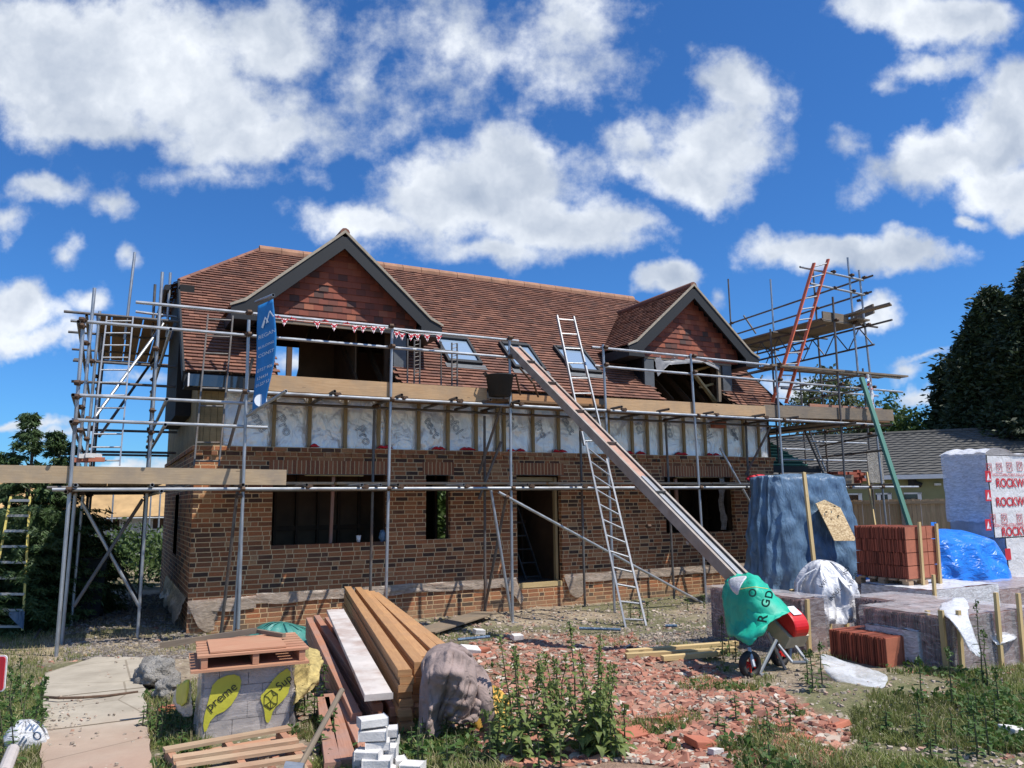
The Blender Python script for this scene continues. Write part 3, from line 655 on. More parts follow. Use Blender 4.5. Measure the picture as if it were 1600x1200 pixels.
# roofs ---------------------------------------------------------------
EZ,EY,PT=4.04,12.6,.9; RY=16.25; RZ=EZ+PT*(RY-EY)
VX0,VX1=.95,13.62; HHZ=6.05; RX0,RX1=2.60,12.14
TH=math.atan(PT); SL=(RY-EY)/math.cos(TH)
D1,D2=3.42,11.22; DHW=1.225; DFY=13.0
SKY=[]   # roof windows: (u0,u1,y0,y1)
for c in ([(5.55,6.27),(13.19,13.89)],[(6.96,7.67),(13.17,13.88)],[(8.28,9.04),(13.2,13.92)]): SKY.append(c)
def zr(y): return EZ+PT*(y-EY)
DAZ,DEZ=6.66,5.27; DP=(DAZ-DEZ)/1.6   # dormer pitch
def dz(x,c): return DAZ-DP*abs(x-c)
def main_roof():
    def iv(sm,s0,s1):
        z=EZ+sm*math.sin(TH); k=max(0,z-HHZ)/(RZ-HHZ)
        return [(VX0+k*(RX0-VX0),VX1-k*(VX1-RX1))]
    ns=int(SL/.1)
    def skipf(u,s):
        y=EY+s*math.cos(TH); z=zr(y)
        if (2.36<u<4.40 or 10.22<u<12.14) and 12.62<y<14: return True
        for c in (D1,D2):
            if abs(u-c)<1.62 and z<dz(u,c)-.02 and y>DFY+.02 and abs(u-c)<DHW: return True
            if abs(u-c)<1.6 and z<dz(u,c)-.35 and y>DFY+.02 and abs(u-c)<DHW: return True
        for (a,b),(y0,y1) in SKY:
            if a+.02<u<b-.02 and y0+.03<y<y1-.03: return True
        return False
    mb=MB(); Sd=Vector((0,math.cos(TH),math.sin(TH))); Nn=Vector((0,-math.sin(TH),math.cos(TH)))
    tiles(mb,(0,EY,EZ),(1,0,0),Sd,Nn,iv,ns,skip=skipf)
    front=mb.build('front_roof',MAT['tile'],house)
    # underlay with the same openings
    mb=MB(); hol=[(2.36,4.40,EY+.04,14.5),(10.22,12.14,EY+.04,14.5)]+[(a,b,y0,y1) for (a,b),(y0,y1) in SKY]
    rect_holes(mb,VX0+.02,VX1-.02,EY+.02,14.82,hol,lambda u,y:(u,y,zr(y)-.03)); 
    rect_holes(mb,VX0+.02,VX1-.02,EY+.02,14.82,hol,lambda u,y:(u,y,zr(y)-.10))
    mb.add([(VX0,14.82,zr(14.82)-.03),(VX1,14.82,zr(14.82)-.03),(RX1,RY,RZ-.03),(RX0,RY,RZ-.03)],[(0,1,2,3)])
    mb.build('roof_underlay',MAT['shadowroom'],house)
    # rear slope with an opening
    o0=PY(425,0,19)  # placeholder
    def rearpt(px,py):
        r=_ray(px,py); # z = RZ-.9*(y-RY)
        t=(RZ+PT*RY-2)/(r[2]+PT*r[1]); return CAM+r*t
    a=rearpt(433,556); b=rearpt(505,582); yA,yB=sorted((a[1],b[1])); x0=min(a[0],b[0])-.1; x1=max(a[0],b[0])+.3
    mb=MB(); RVX=1.26
    rect_holes(mb,RVX,VX1,RY+1.43,19.9,[(x0,x1,max(17.9,yA-.35),min(19.85,yB+.3))],lambda u,y:(u,y,RZ-PT*(y-RY)))
    mb.add([(RVX,RY+1.43,RZ-PT*1.43),(VX1,RY+1.43,RZ-PT*1.43),(RX1,RY,RZ),(RX0,RY,RZ)],[(0,1,2,3)])
    mb.build('rear_roof',MAT['tile'],house)
    mb=MB(); 
    for px in (451.5,474): 
        r=_ray(px,568); yy=18.6; p=PY(px,568,yy); mb.beam((p.x,yy,p.z-1.2),(p.x,yy,p.z+1.2),.12,.12)
    mb.build('rear_post',MAT['shadowroom'],house)
    # half hips
    for (vx,rx,sg) in ((VX0,RX0,1),(VX1,RX1,-1)):
        mb=MB(); d=abs(rx-vx); dzh=RZ-HHZ; t=math.atan2(dzh,d); sl=d/math.cos(t); y0,y1=14.83,2*RY-14.83
        def iv2(sm,s0,s1): k=sm/sl; return [(y0+k*(RY-y0),y1-k*(y1-RY))]
        tiles(mb,(vx-sg*.15,0,HHZ-.12),(0,1,0),(sg*math.cos(t),0,math.sin(t)),(-sg*math.sin(t),0,math.cos(t)),lambda a,b,c:iv2(max(0,a-.19),b,c),int(sl/.1)+2)
        mb.build('half_hip',MAT['tile'],house)
        mb=MB(); mb.tube((vx-sg*.2,14.7,HHZ-.18),(vx-sg*.2,2*RY-14.7,HHZ-.18),.055,8); mb.build('hip_gutter',MAT['dark'],house)
    # gable infill behind roof (right and left above the plate)
    for x in (HX0+.05,HX1-.05):
        mb=MB(); mb.add([(x,13,2.9),(x,19.5,2.9),(x,19.5,4.3),(x,17.67,6.0),(x,14.83,6.0),(x,13,4.3)],[(0,1,2,3,4,5)]); mb.build('gable_wall',MAT['shadowroom'],house)
    # ridge and hip tiles
    mb=MB(); x=RX0-.05
    while x<RX1: mb.tube((x,RY,RZ-.055),(min(RX1+.05,x+.44),RY,RZ-.055+.004*random.random()),.125,12); x+=.45
    mb.build('ridge_tiles',MAT['ridge'],house,smooth=False)
    for (vx,rx) in ((VX0,RX0),(VX1,RX1)):
        for yy in (14.83,2*RY-14.83):
            a=Vector((vx,yy,HHZ+.0)); b=Vector((rx,RY,RZ)); mb=MB(); n_=9
            for i in range(n_): mb.tube(a+(b-a)*(i/n_),a+(b-a)*((i+.97)/n_),.045,8)
            mb.build('hip_tiles',MAT['tile'],house)
    # verges, barge boards, fascia, soffit, gutter
    mb=MB()
    for vx,sg in ((VX0,-1),(VX1,1)):
        for sgn in ((0,1) if vx>5 else (0,)):
            f=(lambda y:y) if sgn==0 else (lambda y:2*RY-y)
            mb=MB(); mb.beam((vx+sg*.01,f(EY),EZ-.09),(vx+sg*.01,f(14.83),HHZ-.09),.03,.2); mb.build('barge_board',MAT['dark'],house)
    mb=MB(); mb.beam((VX0,EY+.03,EZ-.13),(VX1,EY+.03,EZ-.13),.03,.2,up=(0,0,1)); mb.build('fascia',MAT['dark'],house)
    mb=MB(); mb.box(VX0+.02,EY+.05,EZ-.24,VX1-.02,HY0+.02,EZ-.22); mb.build('soffit',MAT['dark'],house)
    mb=MB(); p=PY(297,594,12.56); mb.box(VX0+.05,12.5,3.79,VX0+.07,12.6,3.99); mb.build('fascia_end_cap',MAT['white'],house)
    mb=MB(); mb.box(VX0+.075,12.51,3.80,VX0+.85,12.6,3.98); mb.build('box_fascia',MAT['darkglass'],house)
    mb=MB(); mb.box(RX1-.1,19.7,3.9,RX1,19.71,4); 
main_roof()
def roof_window(c):
    (a,b),(y0,y1)=c
    n=Vector((0,-math.sin(TH),math.cos(TH))); P=lambda u,y,h:Vector((u,y,zr(y)))+n*h
    fr=MB(); w=.055
    def bar(u0,u1,ya,yb,h0,h1): 
        q=[P(u0,ya,h0),P(u1,ya,h0),P(u1,yb,h0),P(u0,yb,h0)]; r=[P(u0,ya,h1),P(u1,ya,h1),P(u1,yb,h1),P(u0,yb,h1)]
        fr.add(q+r,[(3,2,1,0),(4,5,6,7),(0,1,5,4),(1,2,6,5),(2,3,7,6),(3,0,4,7)])
    bar(a,a+w,y0,y1,-.02,.085); bar(b-w,b,y0,y1,-.02,.085); bar(a+w,b-w,y0,y0+.06,-.02,.085); bar(a+w,b-w,y1-.07,y1,-.02,.10)
    o=fr.build('roof_window',MAT['dark'],house)
    mb=MB(); mb.quad(P(a+w,y0+.06,.05),P(b-w,y0+.06,.05),P(b-w,y1-.07,.05),P(a+w,y1-.07,.05)); mb.build('pane',MAT['glass'],o)
    mb=MB(); 
    mb.quad(P(a-.06,y0-.11,.028),P(b+.06,y0-.11,.028),P(b+.06,y0,.032),P(a-.06,y0,.032)); mb.build('apron_flashing',MAT['lead'],o)
for c in SKY: roof_window(c)
def dormer(c,side):
    d=MB(); FY=12.7
    # tiles of both slopes, running back until they meet the main roof
    t=math.atan(DP); 
    for sg in (-1,1):
        mb_=d
        sl=1.6/math.cos(t)
        def iv(sm,s0,s1):
            # sm measured up from eaves; y from FY to where main roof z = dormer z
            xo=1.6-sm*math.cos(t); z=DAZ-DP*xo; yb=EY+(z-EZ)/PT+.08
            return [(FY,max(FY+.3,yb))]
        U=(0,1,0)
        tiles(d,(c+sg*1.6,0,DEZ),U,(-sg*math.cos(t),0,math.sin(t)),(sg*math.sin(t),0,math.cos(t)),iv,int(sl/.1),lift=.03)
        # flared foot
        t2=t*.55
        tiles(d,(c+sg*(1.6+.22),0,DEZ-.22*math.tan(t2)),U,(-sg*math.cos(t2),0,math.sin(t2)),(sg*math.sin(t2),0,math.cos(t2)),lambda sm,a,b:[(FY,EY+(DEZ-EZ)/PT+.02)],2,lift=.03,gauge=.115)
    root=d.build('dormer',MAT['tile'],house)
    # under side board
    mb=MB()
    for sg in (-1,1):
        mb.add([(c,FY,DAZ-.03),(c+sg*1.6,FY,DEZ-.03),(c+sg*1.6,13.95,DEZ-.03),(c,15.5,DAZ-.03)],[(0,1,2,3)])
        mb.add([(c,FY,DAZ-.09),(c+sg*1.6,FY,DEZ-.09),(c+sg*1.6,13.93,DEZ-.09),(c,15.45,DAZ-.09)],[(0,1,2,3)])
    mb.build('soffit_board',MAT['dark'],root)
    mb=MB(); y=FY
    while y<15.4: mb.tube((c,y,DAZ+.0),(c,y+.43,DAZ+.0),.085,10); y+=.44
    mb.build('ridge_tile',MAT['tile'],root)
    # verge line
    mb=MB()
    for sg in (-1,1):
        mb.beam((c,FY-.012,DAZ+.0),(c+sg*1.6,FY-.012,DEZ+.0),.035,.05,up=(0,1,0)) if False else mb.prism([(c,FY-.02,DAZ+.045),(c+sg*1.6,FY-.02,DEZ+.045),(c+sg*1.84,FY-.02,DEZ-.075),(c+sg*1.84,FY-.02,DEZ-.115),(c+sg*1.6,FY-.02,DEZ-.01),(c,FY-.02,DAZ-.01)],(0,.03,0))
    mb.build('verge',MAT['verge'],root)
    mb=MB(); k=.235
    for sg in (-1,1):
        mb.prism([(c,FY,DAZ-.012),(c+sg*1.6,FY,DEZ-.012),(c+sg*1.82,FY,DEZ-.117),(c+sg*1.82,FY,DEZ-.32),(c+sg*1.42,FY,DEZ-.32),(c+sg*1.42,FY,DEZ-.15),(c,FY,DAZ-.012-k-.04)],(0,.035,0))
        mb.prism([(c+sg*1.42,FY+.037,DEZ-.32),(c+sg*1.80,FY+.037,DEZ-.32),(c+sg*1.80,FY+.037,DEZ-.13),(c+sg*1.42,FY+.037,DEZ-.13)],(0,1.0,0))
    mb.build('barge_board',MAT['dark'],root)
    # tile hung gable
    hz=5.09 if side==0 else 5.06
    mb=MB()
    def ivg(sm,s0,s1):
        z=hz+sm; w=(DAZ-.1-z)/DP; return [(c-min(w,1.42),c+min(w,1.42))] if w>.02 else []
    tiles(mb,(0,DFY-.03,hz-.03),(1,0,0),(0,0,1),(0,-1,0),ivg,int((DAZ-hz)/.115)+1,gauge=.115,w=.165,lift=.02,course0=300)
    mb.build('tile_hung_gable',MAT['hung'],root)
    mb=MB(); mb.prism([(c-1.42,DFY,hz),(c+1.42,DFY,hz),(c+1.42,DFY,DEZ),(c,DFY,DAZ-.12),(c-1.42,DFY,DEZ)],(0,.12,0)); mb.build('gable_backing',MAT['shadowroom'],root)
    # head, posts, cheeks
    mb=MB(); mb.beam((c-1.22,DFY-.01,hz-.05),(c+1.22,DFY-.01,hz-.05),.06,.06); mb.build('head_board',MAT['boardold'],root)
    mb=MB()
    if side==0: mb.box(c+1.0,DFY-.03,4.36,c+1.23,DFY+.05,hz-.02); mb.build('lead_cheek_panel',MAT['lead'],root); mb=MB(); mb.box(c-1.2,DFY-.03,4.25,c-1.1,DFY+.05,hz-.02)
    else:
        mb.box(c-1.23,DFY-.03,4.3,c-.98,DFY+.05,hz-.02); mb.build('lead_cheek_panel',MAT['lead'],root); mb=MB(); mb.box(c+.96,DFY-.03,4.34,c+1.22,DFY+.05,hz-.02)
    mb.build('lead_cheek_panel',MAT['lead'],root)
    for sg in (-1,1): mb=MB(); mb.prism([(c+sg*1.22,DFY,4.3),(c+sg*1.22,DFY,DEZ+.2),(c+sg*1.22,14.3,DEZ+.2)],(sg*.03,0,0)); mb.build('cheek',MAT['dark'],root)
    def rt(*a):
        m_=MB(); m_.beam(*a); m_.build('roof_timber',MAT['shadowroom'],root)
    for i in range(5):
        x=c-1.0+.5*i
        if side==0 and i<3: continue
        rt((x,13.6,4.2),(x-.1,16.3,6.7),.045,.12); rt((x,19.2,4.5),(x,16.3,6.9),.045,.12)
    rt((c-1.1,13.05,4.2),(c-1.1,13.05,hz),.05,.1); rt((c+.98,13.3,3.3),(c+.98,13.3,hz),.09,.09); rt((c-2,17.5,5.6),(c+2.5,17.5,5.6),.05,.15)
    if side==1:
        mb=MB(); mb.beam(PY(1085,585,13.25),PY(1118,628,13.25),.05,.1,up=(0,1,0)); mb.beam(PY(1094,605,13.3),PY(1122,598,13.3),.05,.09,up=(0,1,0)); mb.beam(PY(1082,580,13.4),PY(1112,572,13.4),.05,.09,up=(0,1,0)); mb.build('roof_brace',MAT['pine'],root)
        mb=MB(); mb.beam(PY(1122,572,13.0),PY(1124,628,13.0),.08,.06,up=(0,1,0)); mb.build('door_post',MAT['boardold'],root)
        mb=MB(); A=[PY(*q,12.97) for q in ((1021,556),(1060,556),(1100,560),(1125,572))]; B=[PY(*q,12.93) for q in ((1028,588),(1045,570),(1098,566),(1123,578))]
        def ff(u,v):
            t=u*3;k=min(2,int(t));f=t-k; a=A[k].lerp(A[k+1],f); b=B[k].lerp(B[k+1],f); p=a.lerp(b,v); p.y-=.04*n3(u*8,v*4); return p
        mb.grid(ff,24,6); mb.build('torn_sheet',MAT['sheetgrey'],root,smooth=True)
    else:
        mb=MB(); mb.box(c+.5,13.7,3.0,c+.53,16,5.2); mb.box(c-.2,15.2,3.0,c+1.0,15.23,5.2); mb.build('inner_board',MAT['ply'],root)
    # underside dark lining so the loft is closed
dormer(D1,0); dormer(D2,1)
def side_roof():
    # lower roof on the right with green membrane and battens
    y0=13.35; a=PY(1192,728,y0); z0=a.z; x1=PY(1264,728,y0).x; top=PY(1226,668,y0+1.15)
    b=MB(); b.add([(HX1+.03,y0,z0),(x1,y0,z0),(HX1+.75,y0+1.35,z0+1.15),(HX1+.03,y0+1.35,z0+1.15)],[(0,1,2,3)]); b.add([(HX1+.03,y0,z0-.05),(x1,y0,z0-.05),(HX1+.75,y0+1.35,z0+1.1),(HX1+.03,y0+1.35,z0+1.1)],[(3,2,1,0)]); root=b.build('side_roof',MAT['membrane'],house)
    mb=MB()
    for i in range(14):
        t=(i+.3)/14; y=y0+1.35*t; z=z0+1.15*t+.02; mb.beam((HX1+.05,y,z),(x1+(HX1+.75-x1)*t,y,z),.04,.03)
    mb.build('batten',MAT['batten'],root)
    mb=MB(); f0=PY(1207,733,y0-.02); f1=PY(1282,737,y0-.02); mb.beam((HX1+.02,y0-.02,f0.z),(f1.x,y0-.02,f0.z),.03,.16); mb.build('fascia',MAT['dark'],root)
    mb=MB(); mb.box(HX1+.02,y0+.35,-.1,f1.x-.1,y0+3,z0-.22); mb.build('side_wall',MAT['brick'],root)
side_roof()
# ---------------------------------------------------------------- scaffolding
TR=.0242
CPL=None
def coupler_mesh():
    mb=MB(); mb.tube((0,0,-.03),(0,0,.03),.036,8); mb.tube((-.03,-.05,0),(.03,-.05,0),.036,8); mb.box(-.045,-.03,-.012,.05,.02,.012); mb.tube((.05,-.05,0),(.05,.02,0),.009,5)
    o=mb.build('coupler',MAT['rusty']); me=o.data; bpy.data.objects.remove(o); return me
CPL=coupler_mesh()
class Scaf:
    def __init__(s,root): s.r=root; s.nc=0; s.o=Vector(OFF[root.name])
    def tube(s,name,a,b,mat='steel',r=TR,hollow=True):
        mb=MB(); a=Vector(a);b=Vector(b); mb.m=0; mb.tube(a,b,r,10,cap=False)
        d=(b-a).normalized()
        for p,dd in ((a,d),(b,-d)):   # open tube ends, black disc inside painted as the bore's shade
            mb.tube(p,p+dd*.08,r*.86,10,cap=False); q=p+dd*.06
            mb.m=1; ax=d.orthogonal().normalized(); bx=d.cross(ax); mb.add([q+ax*(r*.86*math.cos(t*.6283))+bx*(r*.86*math.sin(t*.6283)) for t in range(10)],[tuple(range(10))]); mb.m=0
            v=[];f=[]
            for i in range(10):
                t=i*.6283; v+= [p+ax*(r*math.cos(t))+bx*(r*math.sin(t)),p+ax*(r*.86*math.cos(t))+bx*(r*.86*math.sin(t))]
            for i in range(10): j=(i+1)%10; f.append((2*i,2*j,2*j+1,2*i+1))
            mb.add(v,f)
        return mb.build(name,[MAT[mat],MAT['rubber']],s.r,smooth=False)
    def board(s,name,a,b,w=.225,h=.038,mat='board',up=(0,0,1)):
        mb=MB(); a=Vector(a);b=Vector(b); mb.beam(a,b,w,h,up=up)
        d=(b-a).normalized()
        o=mb.build(name,MAT[mat],s.r); return o
    def cp(s,p,rz=0):
        if s.nc>=95: return
        s.nc+=1
        o=bpy.data.objects.new('coupler',CPL); S.collection.objects.link(o); o.parent=s.r; o.location=Vector(p)-s.o; o.rotation_euler=(0,0,rz+random.uniform(-.3,.3)); OFF[o.name]=(0,0,0)
FS=Scaf(T('front_scaffold','tube and board scaffold along the whole front of the brick house','scaffolding',(6,11.7,0),'scaffolds round the house'))
FY0,FY1=11.7,12.62
def pole(sc_,top,bot,y,mat='steel',ext=0,name='standard'):
    a=PY(*top,y); b=PY(*bot,y); d=(b-a).normalized(); g=GH(b.x,b.y)
    b=a+d*((a.z-(g-.03))/-d.z); return sc_.tube(name,a-d*ext,b,mat)
ST=[((389,500),(372,990)),((613,507),(603,940)),((796,525),(801,978)),((942,538),(961,970)),((1079,553),(1103,930)),((1212,570),(1233,900))]
for t,b in ST: pole(FS,t,b,FY0)
IN=[((585,640),(578,950)),((757,650),(758,955)),((906,655),(914,950)),((1040,660),(1053,925)),((1165,655),(1176,905))]
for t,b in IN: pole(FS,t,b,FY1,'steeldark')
for t,b in (((1020,640),(1030,930)),): pass
Z1,Z2,ZG1,ZG2=2.22,3.63,4.49,4.82
def X_(px,py,y=FY0): return PY(px,py,y).x
FS.tube('ledger',(X_(82,762),FY0-.05,Z1),(6.0,FY0-.05,Z1)); FS.tube('ledger',(6.0,FY0-.05,Z1+.0),(X_(1208,764),FY0-.05,Z1)); FS.tube('ledger',(X_(1208,764)-.1,FY0-.06,Z1+.0),(16.75,FY0-.06,Z1))
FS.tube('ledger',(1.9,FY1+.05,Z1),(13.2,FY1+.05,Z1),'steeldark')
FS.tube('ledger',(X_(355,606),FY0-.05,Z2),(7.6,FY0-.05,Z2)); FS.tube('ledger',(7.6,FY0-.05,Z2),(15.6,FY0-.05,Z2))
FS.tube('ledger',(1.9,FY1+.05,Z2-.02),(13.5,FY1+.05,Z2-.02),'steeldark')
FS.tube('guard_rail',(X_(212,475),FY0+.05,4.83),(3.9,FY0+.05,4.83)); FS.tube('guard_rail',(3.7,FY0+.05,4.80),(6.3,FY0+.05,4.80)); FS.tube('guard_rail',(7.85,FY0+.05,4.82),(10.3,FY0+.05,4.82)); FS.tube('guard_rail',(10.1,FY0+.05,4.81),(16.6,FY0+.05,4.79))
FS.tube('guard_rail',(X_(110,500),FY0+.05,4.49),(6.4,FY0+.05,4.49)); FS.tube('guard_rail',(7.9,FY0+.05,4.47),(16.65,FY0+.05,4.46))
for p0,p1 in (((112,617),(400,631)),((112,656),(418,668)),): a=PY(*p0,FY0+.05); b=PY(*p1,FY0+.05); FS.tube('guard_rail',a,b)
# transoms level 1 : their open ends show in front of the ledger
for px in (118,238,380,480,568,596,623,727,828,911,1114,1180): 
    x=PY(px,757,11.42).x; FS.tube('transom',(x,11.42+.1*random.random(),Z1+.055),(x+.02,12.85,Z1+.055),'steeldark' if random.random()<.5 else 'steel')
for px,py in ((525,604),(630,612),(716,617),(768,622),(812,624),(972,631),(1045,637),(1118,643),(1195,650),(1250,648)):
    p=PY(px,py,11.38); FS.tube('transom',(p.x,11.38+.08*random.random(),Z2+.05),(p.x+.02,12.95,Z2+.05),'steeldark')
FS.tube('transom',PY(447,611,10.7),PY(383,652,11.75))   # long raking tube holding the banner
a=PY(427,461,11.35); FS.tube('banner_tube',a,PY(400,472,12.4))
for y,z in ((11.86,Z2+.10),(12.09,Z2+.10),(12.32,Z2+.10),(12.55,Z2+.10)):
    x=2.0
    while x<16:
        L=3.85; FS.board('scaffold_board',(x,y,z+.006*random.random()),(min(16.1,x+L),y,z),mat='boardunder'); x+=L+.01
for y in (12.35,12.58):
    for x0,x1 in ((1.1,3.2),(3.25,7.1),(7.15,11.0),(11.05,13.4)): FS.board('scaffold_board',(x0,y,Z1+.10),(x1,y,Z1+.10),mat='board' if y<12.5 else 'boardold')
def toe(p0,p1,mat,y=FY0+.04,h=.225):
    a=PY(*p0,y); b=PY(*p1,y); FS.board('toe_board',a,b,w=.038,h=h,mat=mat)
toe((-30,740),(447,746),'board'); toe((420,598),(760,618),'boardwarm',y=FY0+.05,h=.24); toe((945,631),(1195,643),'boardwarm',y=FY0+.05); toe((1193,642),(1395,649),'boardold',y=FY0+.06,h=.26); toe((800,622),(935,630),'joist',y=FY0+.9,h=.16)
# braces
g=PZ(1097,942,.03); FS.tube('brace',PY(779,769,11.62),g)
def br(p0,p1,y0,y1,mat='steel'): FS.tube('brace',PY(*p0,y0),PY(*p1,y1),mat)
br((767,766),(800,968),11.72,11.72); br((791,776),(757,955),11.78,12.5,'steeldark'); br((783,690),(748,780),12.3,12.5,'steeldark'); br((795,600),(748,740),11.8,12.5,'steeldark')
br((371,768),(345,992),11.8,12.3,'steeldark'); br((395,560),(357,700),11.9,12.3,'steeldark'); br((1125,700),(1175,790),12.2,12.0); br((1205,665),(1165,742),11.9,12.5,'steeldark'); br((1176,790),(1190,820),12,11.8)
br((380,775),(366,990),11.75,11.75)
for x in (-.42,1.72,3.93,6.1,8.1,10.22,12.55): 
    for z in (Z1,Z2,4.49,4.82):
        if x<1 and z>4.6: continue
        FS.cp((x,FY0-.02,z))
for px in (480,568,623,727,828,911): FS.cp((PY(px,757,FY0-.05).x,FY0-.05,Z1+.03),1.57)
for px,py in ((525,604),(630,612),(716,617),(812,624),(972,631),(1118,643),(1195,650)): FS.cp((PY(px,py,FY0-.05).x,FY0-.05,Z2+.03),1.57)
for (t,b) in IN: FS.cp((PY(t[0],t[1]+20,FY1).x,FY1,Z2)); FS.cp((PY(t[0],755,FY1).x,FY1,Z1))
FS.cp(PY(372,775,11.72)); FS.cp(PY(790,777,11.66)); FS.cp(PY(1012,822,11.3)); FS.cp(PY(372,985,11.75))
mb=MB(); p=PY(801,978,FY0); mb.box(p.x-.075,FY0-.075,GH(p.x,FY0)-.03,p.x+.075,FY0+.075,GH(p.x,FY0)-.02+.02); mb.build('base_plate',MAT['steel'],FS.r)

# left return ----------------------------------------------------------
LS=Scaf(T('side_scaffold','narrow scaffold tower beside the left gable with cross bracing below its lower deck','scaffolding',(0,15,0),'scaffolds round the house'))
pole(LS,(131,498),(88,1022),FY0)
xl=[(-.40,12.9),(-.34,14.5),(-.30,16.2),(-.28,18.0)]; xr=[(.55,12.95),(.62,14.6),(.66,16.2),(.74,18.0)]
for x,y in xl: LS.tube('standard',(x+.06,y,5.2+.1*random.random()),(x-.03,y,GH(x,y)-.02),'steel' if y<15 else 'steeldark')
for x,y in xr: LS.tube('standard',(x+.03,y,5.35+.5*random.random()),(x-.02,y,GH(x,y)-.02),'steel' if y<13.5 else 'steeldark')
LS.tube('standard',(.20,14.9,6.5),(.13,14.9,4.9))
LS.tube('standard',(.56,14.9,5.95),(.56,14.9,5.0),'steeldark'); LS.tube('standard',(.80,14.9,6.2),(.8,14.9,5.0))
for x in (-.46,.66):
    for z in (Z1,3.47,3.12,4.45,5.15): LS.tube('ledger',(x,FY0-.25 if z<5 else 14.2,z-.03),(x+.1*(x>0),19.4,z-.03),'steeldark' if x<0 else 'steel')
for y in (12.9,14.5,16.2,18,19.2):
    LS.tube('transom',(-.75,y-.07,Z1+.05),(1.05,y-.07,Z1+.05),'steeldark'); 
    if y>14: LS.tube('transom',(-.8,y-.07,5.2),(1.1,y-.07,5.2),'steeldark')
for z,y in ((3.4,16.2),(3.75,18),(3.05,18),(3.0,16.2),(4.4,14.5),(4.05,14.5)): LS.tube('guard_rail',(-.62 if z>3.2 else -.95,y,z),(1.15,y,z),'steeldark')
LS.tube('guard_rail',(PY(212,487,14.9).x,14.9,PY(212,487,14.9).z),PY(290,497,14.9))
for i in range(5): LS.board('scaffold_board',(-.22+i*.25,14.7,5.26),(-.22+i*.25,19.2,5.26),mat='boardunder')
for i in range(5): LS.board('scaffold_board',(-.34+i*.232,11.8,Z1+.10),(-.34+i*.232,19,Z1+.10),mat='boardold')
LS.tube('brace',PY(255,506,14.6),PY(146,655,13.0)); LS.tube('brace',PY(241,560,16.2),PY(155,682,14.5),'steeldark')
LS.tube('brace',PY(127,783,12.9),PY(219,951,12.95)); LS.tube('brace',PY(223,780,12.95),PY(115,948,12.8),'steeldark')
LS.tube('brace',PY(143,803,16.2),PY(215,935,16.2),'steeldark'); LS.tube('brace',PY(221,785,16.2),PY(152,890,16.2),'steeldark')
for x,y in [(-.42,11.68)]+xl+xr:
    for z in (Z1,3.44,3.1,4.4): LS.cp((x,y-.03,z))
# right tower ----------------------------------------------------------
RS=Scaf(T('tower_scaffold','tall scaffold tower beyond the right gable with boarded decks and a lattice beam','scaffolding',(15,14,0),'scaffolds round the house'))
pole(RS,(1342,422),(1388,850),FY0); pole(RS,(1301,464),(1330,900),FY0,'steeldark'); 
RS.tube('standard',(15.06,11.72,7.55),(15.1,11.72,4.75)); 
for x,y,zt,zb in ((15.62,13.2,7.7,0),(15.7,14.7,7.9,3.4),(16.0,16.6,8.45,0),(14.2,13.4,6.1,0),(14.25,14.9,6.2,0),(14.5,16.5,6.5,0),(16.8,14.9,5.5,0),(17.2,13.2,5.3,0)): RS.tube('standard',(x,y,zt),(x,y,zb),'steeldark' if zb==0 else 'steel')
A=PY(1250,417,FY0-.05);B=PY(1349,438,FY0-.05); RS.tube('guard_rail',A,B); A=PY(1266,443,FY0-.05);B=PY(1351,461,FY0-.05); RS.tube('guard_rail',A,B)
RS.tube('guard_rail',(15.53,11.45,7.1),(16.05,17.0,7.1),'steeldark'); RS.tube('guard_rail',(15.5,11.5,6.72),(16.0,17.0,6.72),'steeldark')
RS.tube('brace',PY(1162,493,16.3),PY(1181,521,16.0),'steeldark')
for i in range(6): RS.board('scaffold_board',(14.32+i*.232,11.75+.1*random.random()-(.35 if i in(3,4) else 0),6.03),(14.45+i*.232,16.9,6.03),mat='boardold')
RS.board('scaffold_board',PY(1288,503,12.2),PY(1392,475,10.9),mat='boardold')
RS.board('toe_board',PY(1285,494,11.75),PY(1325,500,11.75),w=.038,h=.225,mat='boardold'); RS.board('toe_board',PY(1330,497,12.4),PY(1365,482,11.6),w=.038,h=.225,mat='boardold')
for y in (11.75,13.2,14.8,16.6): RS.tube('transom',(14.05,y,5.97),(15.95,y,5.97),'steeldark')
# lattice beam
def lattice(x,y0,y1,zt,zb,dx=0):
    mb=MB(); mb.tube((x,y0,zt),(x+dx,y1,zt),TR,8); mb.tube((x,y0+.5,zb),(x+dx,y1,zb),TR,8); n_=8
    for i in range(n_):
        a=y0+.55+(y1-y0-.55)*i/n_; b=y0+.55+(y1-y0-.55)*(i+.5)/n_; c_=y0+.55+(y1-y0-.55)*(i+1)/n_; f=lambda y:x+dx*(y-y0)/(y1-y0)
        mb.tube((f(a),a,zb),(f(b),b,zt),.014,6); mb.tube((f(b),b,zt),(f(c_),c_,zb),.014,6)
    mb.build('lattice_beam',MAT['steeldark'],RS.r)
lattice(15.38,10.95,17.2,5.92,5.45,.35); lattice(14.35,11.9,17.2,5.90,5.45,.2)
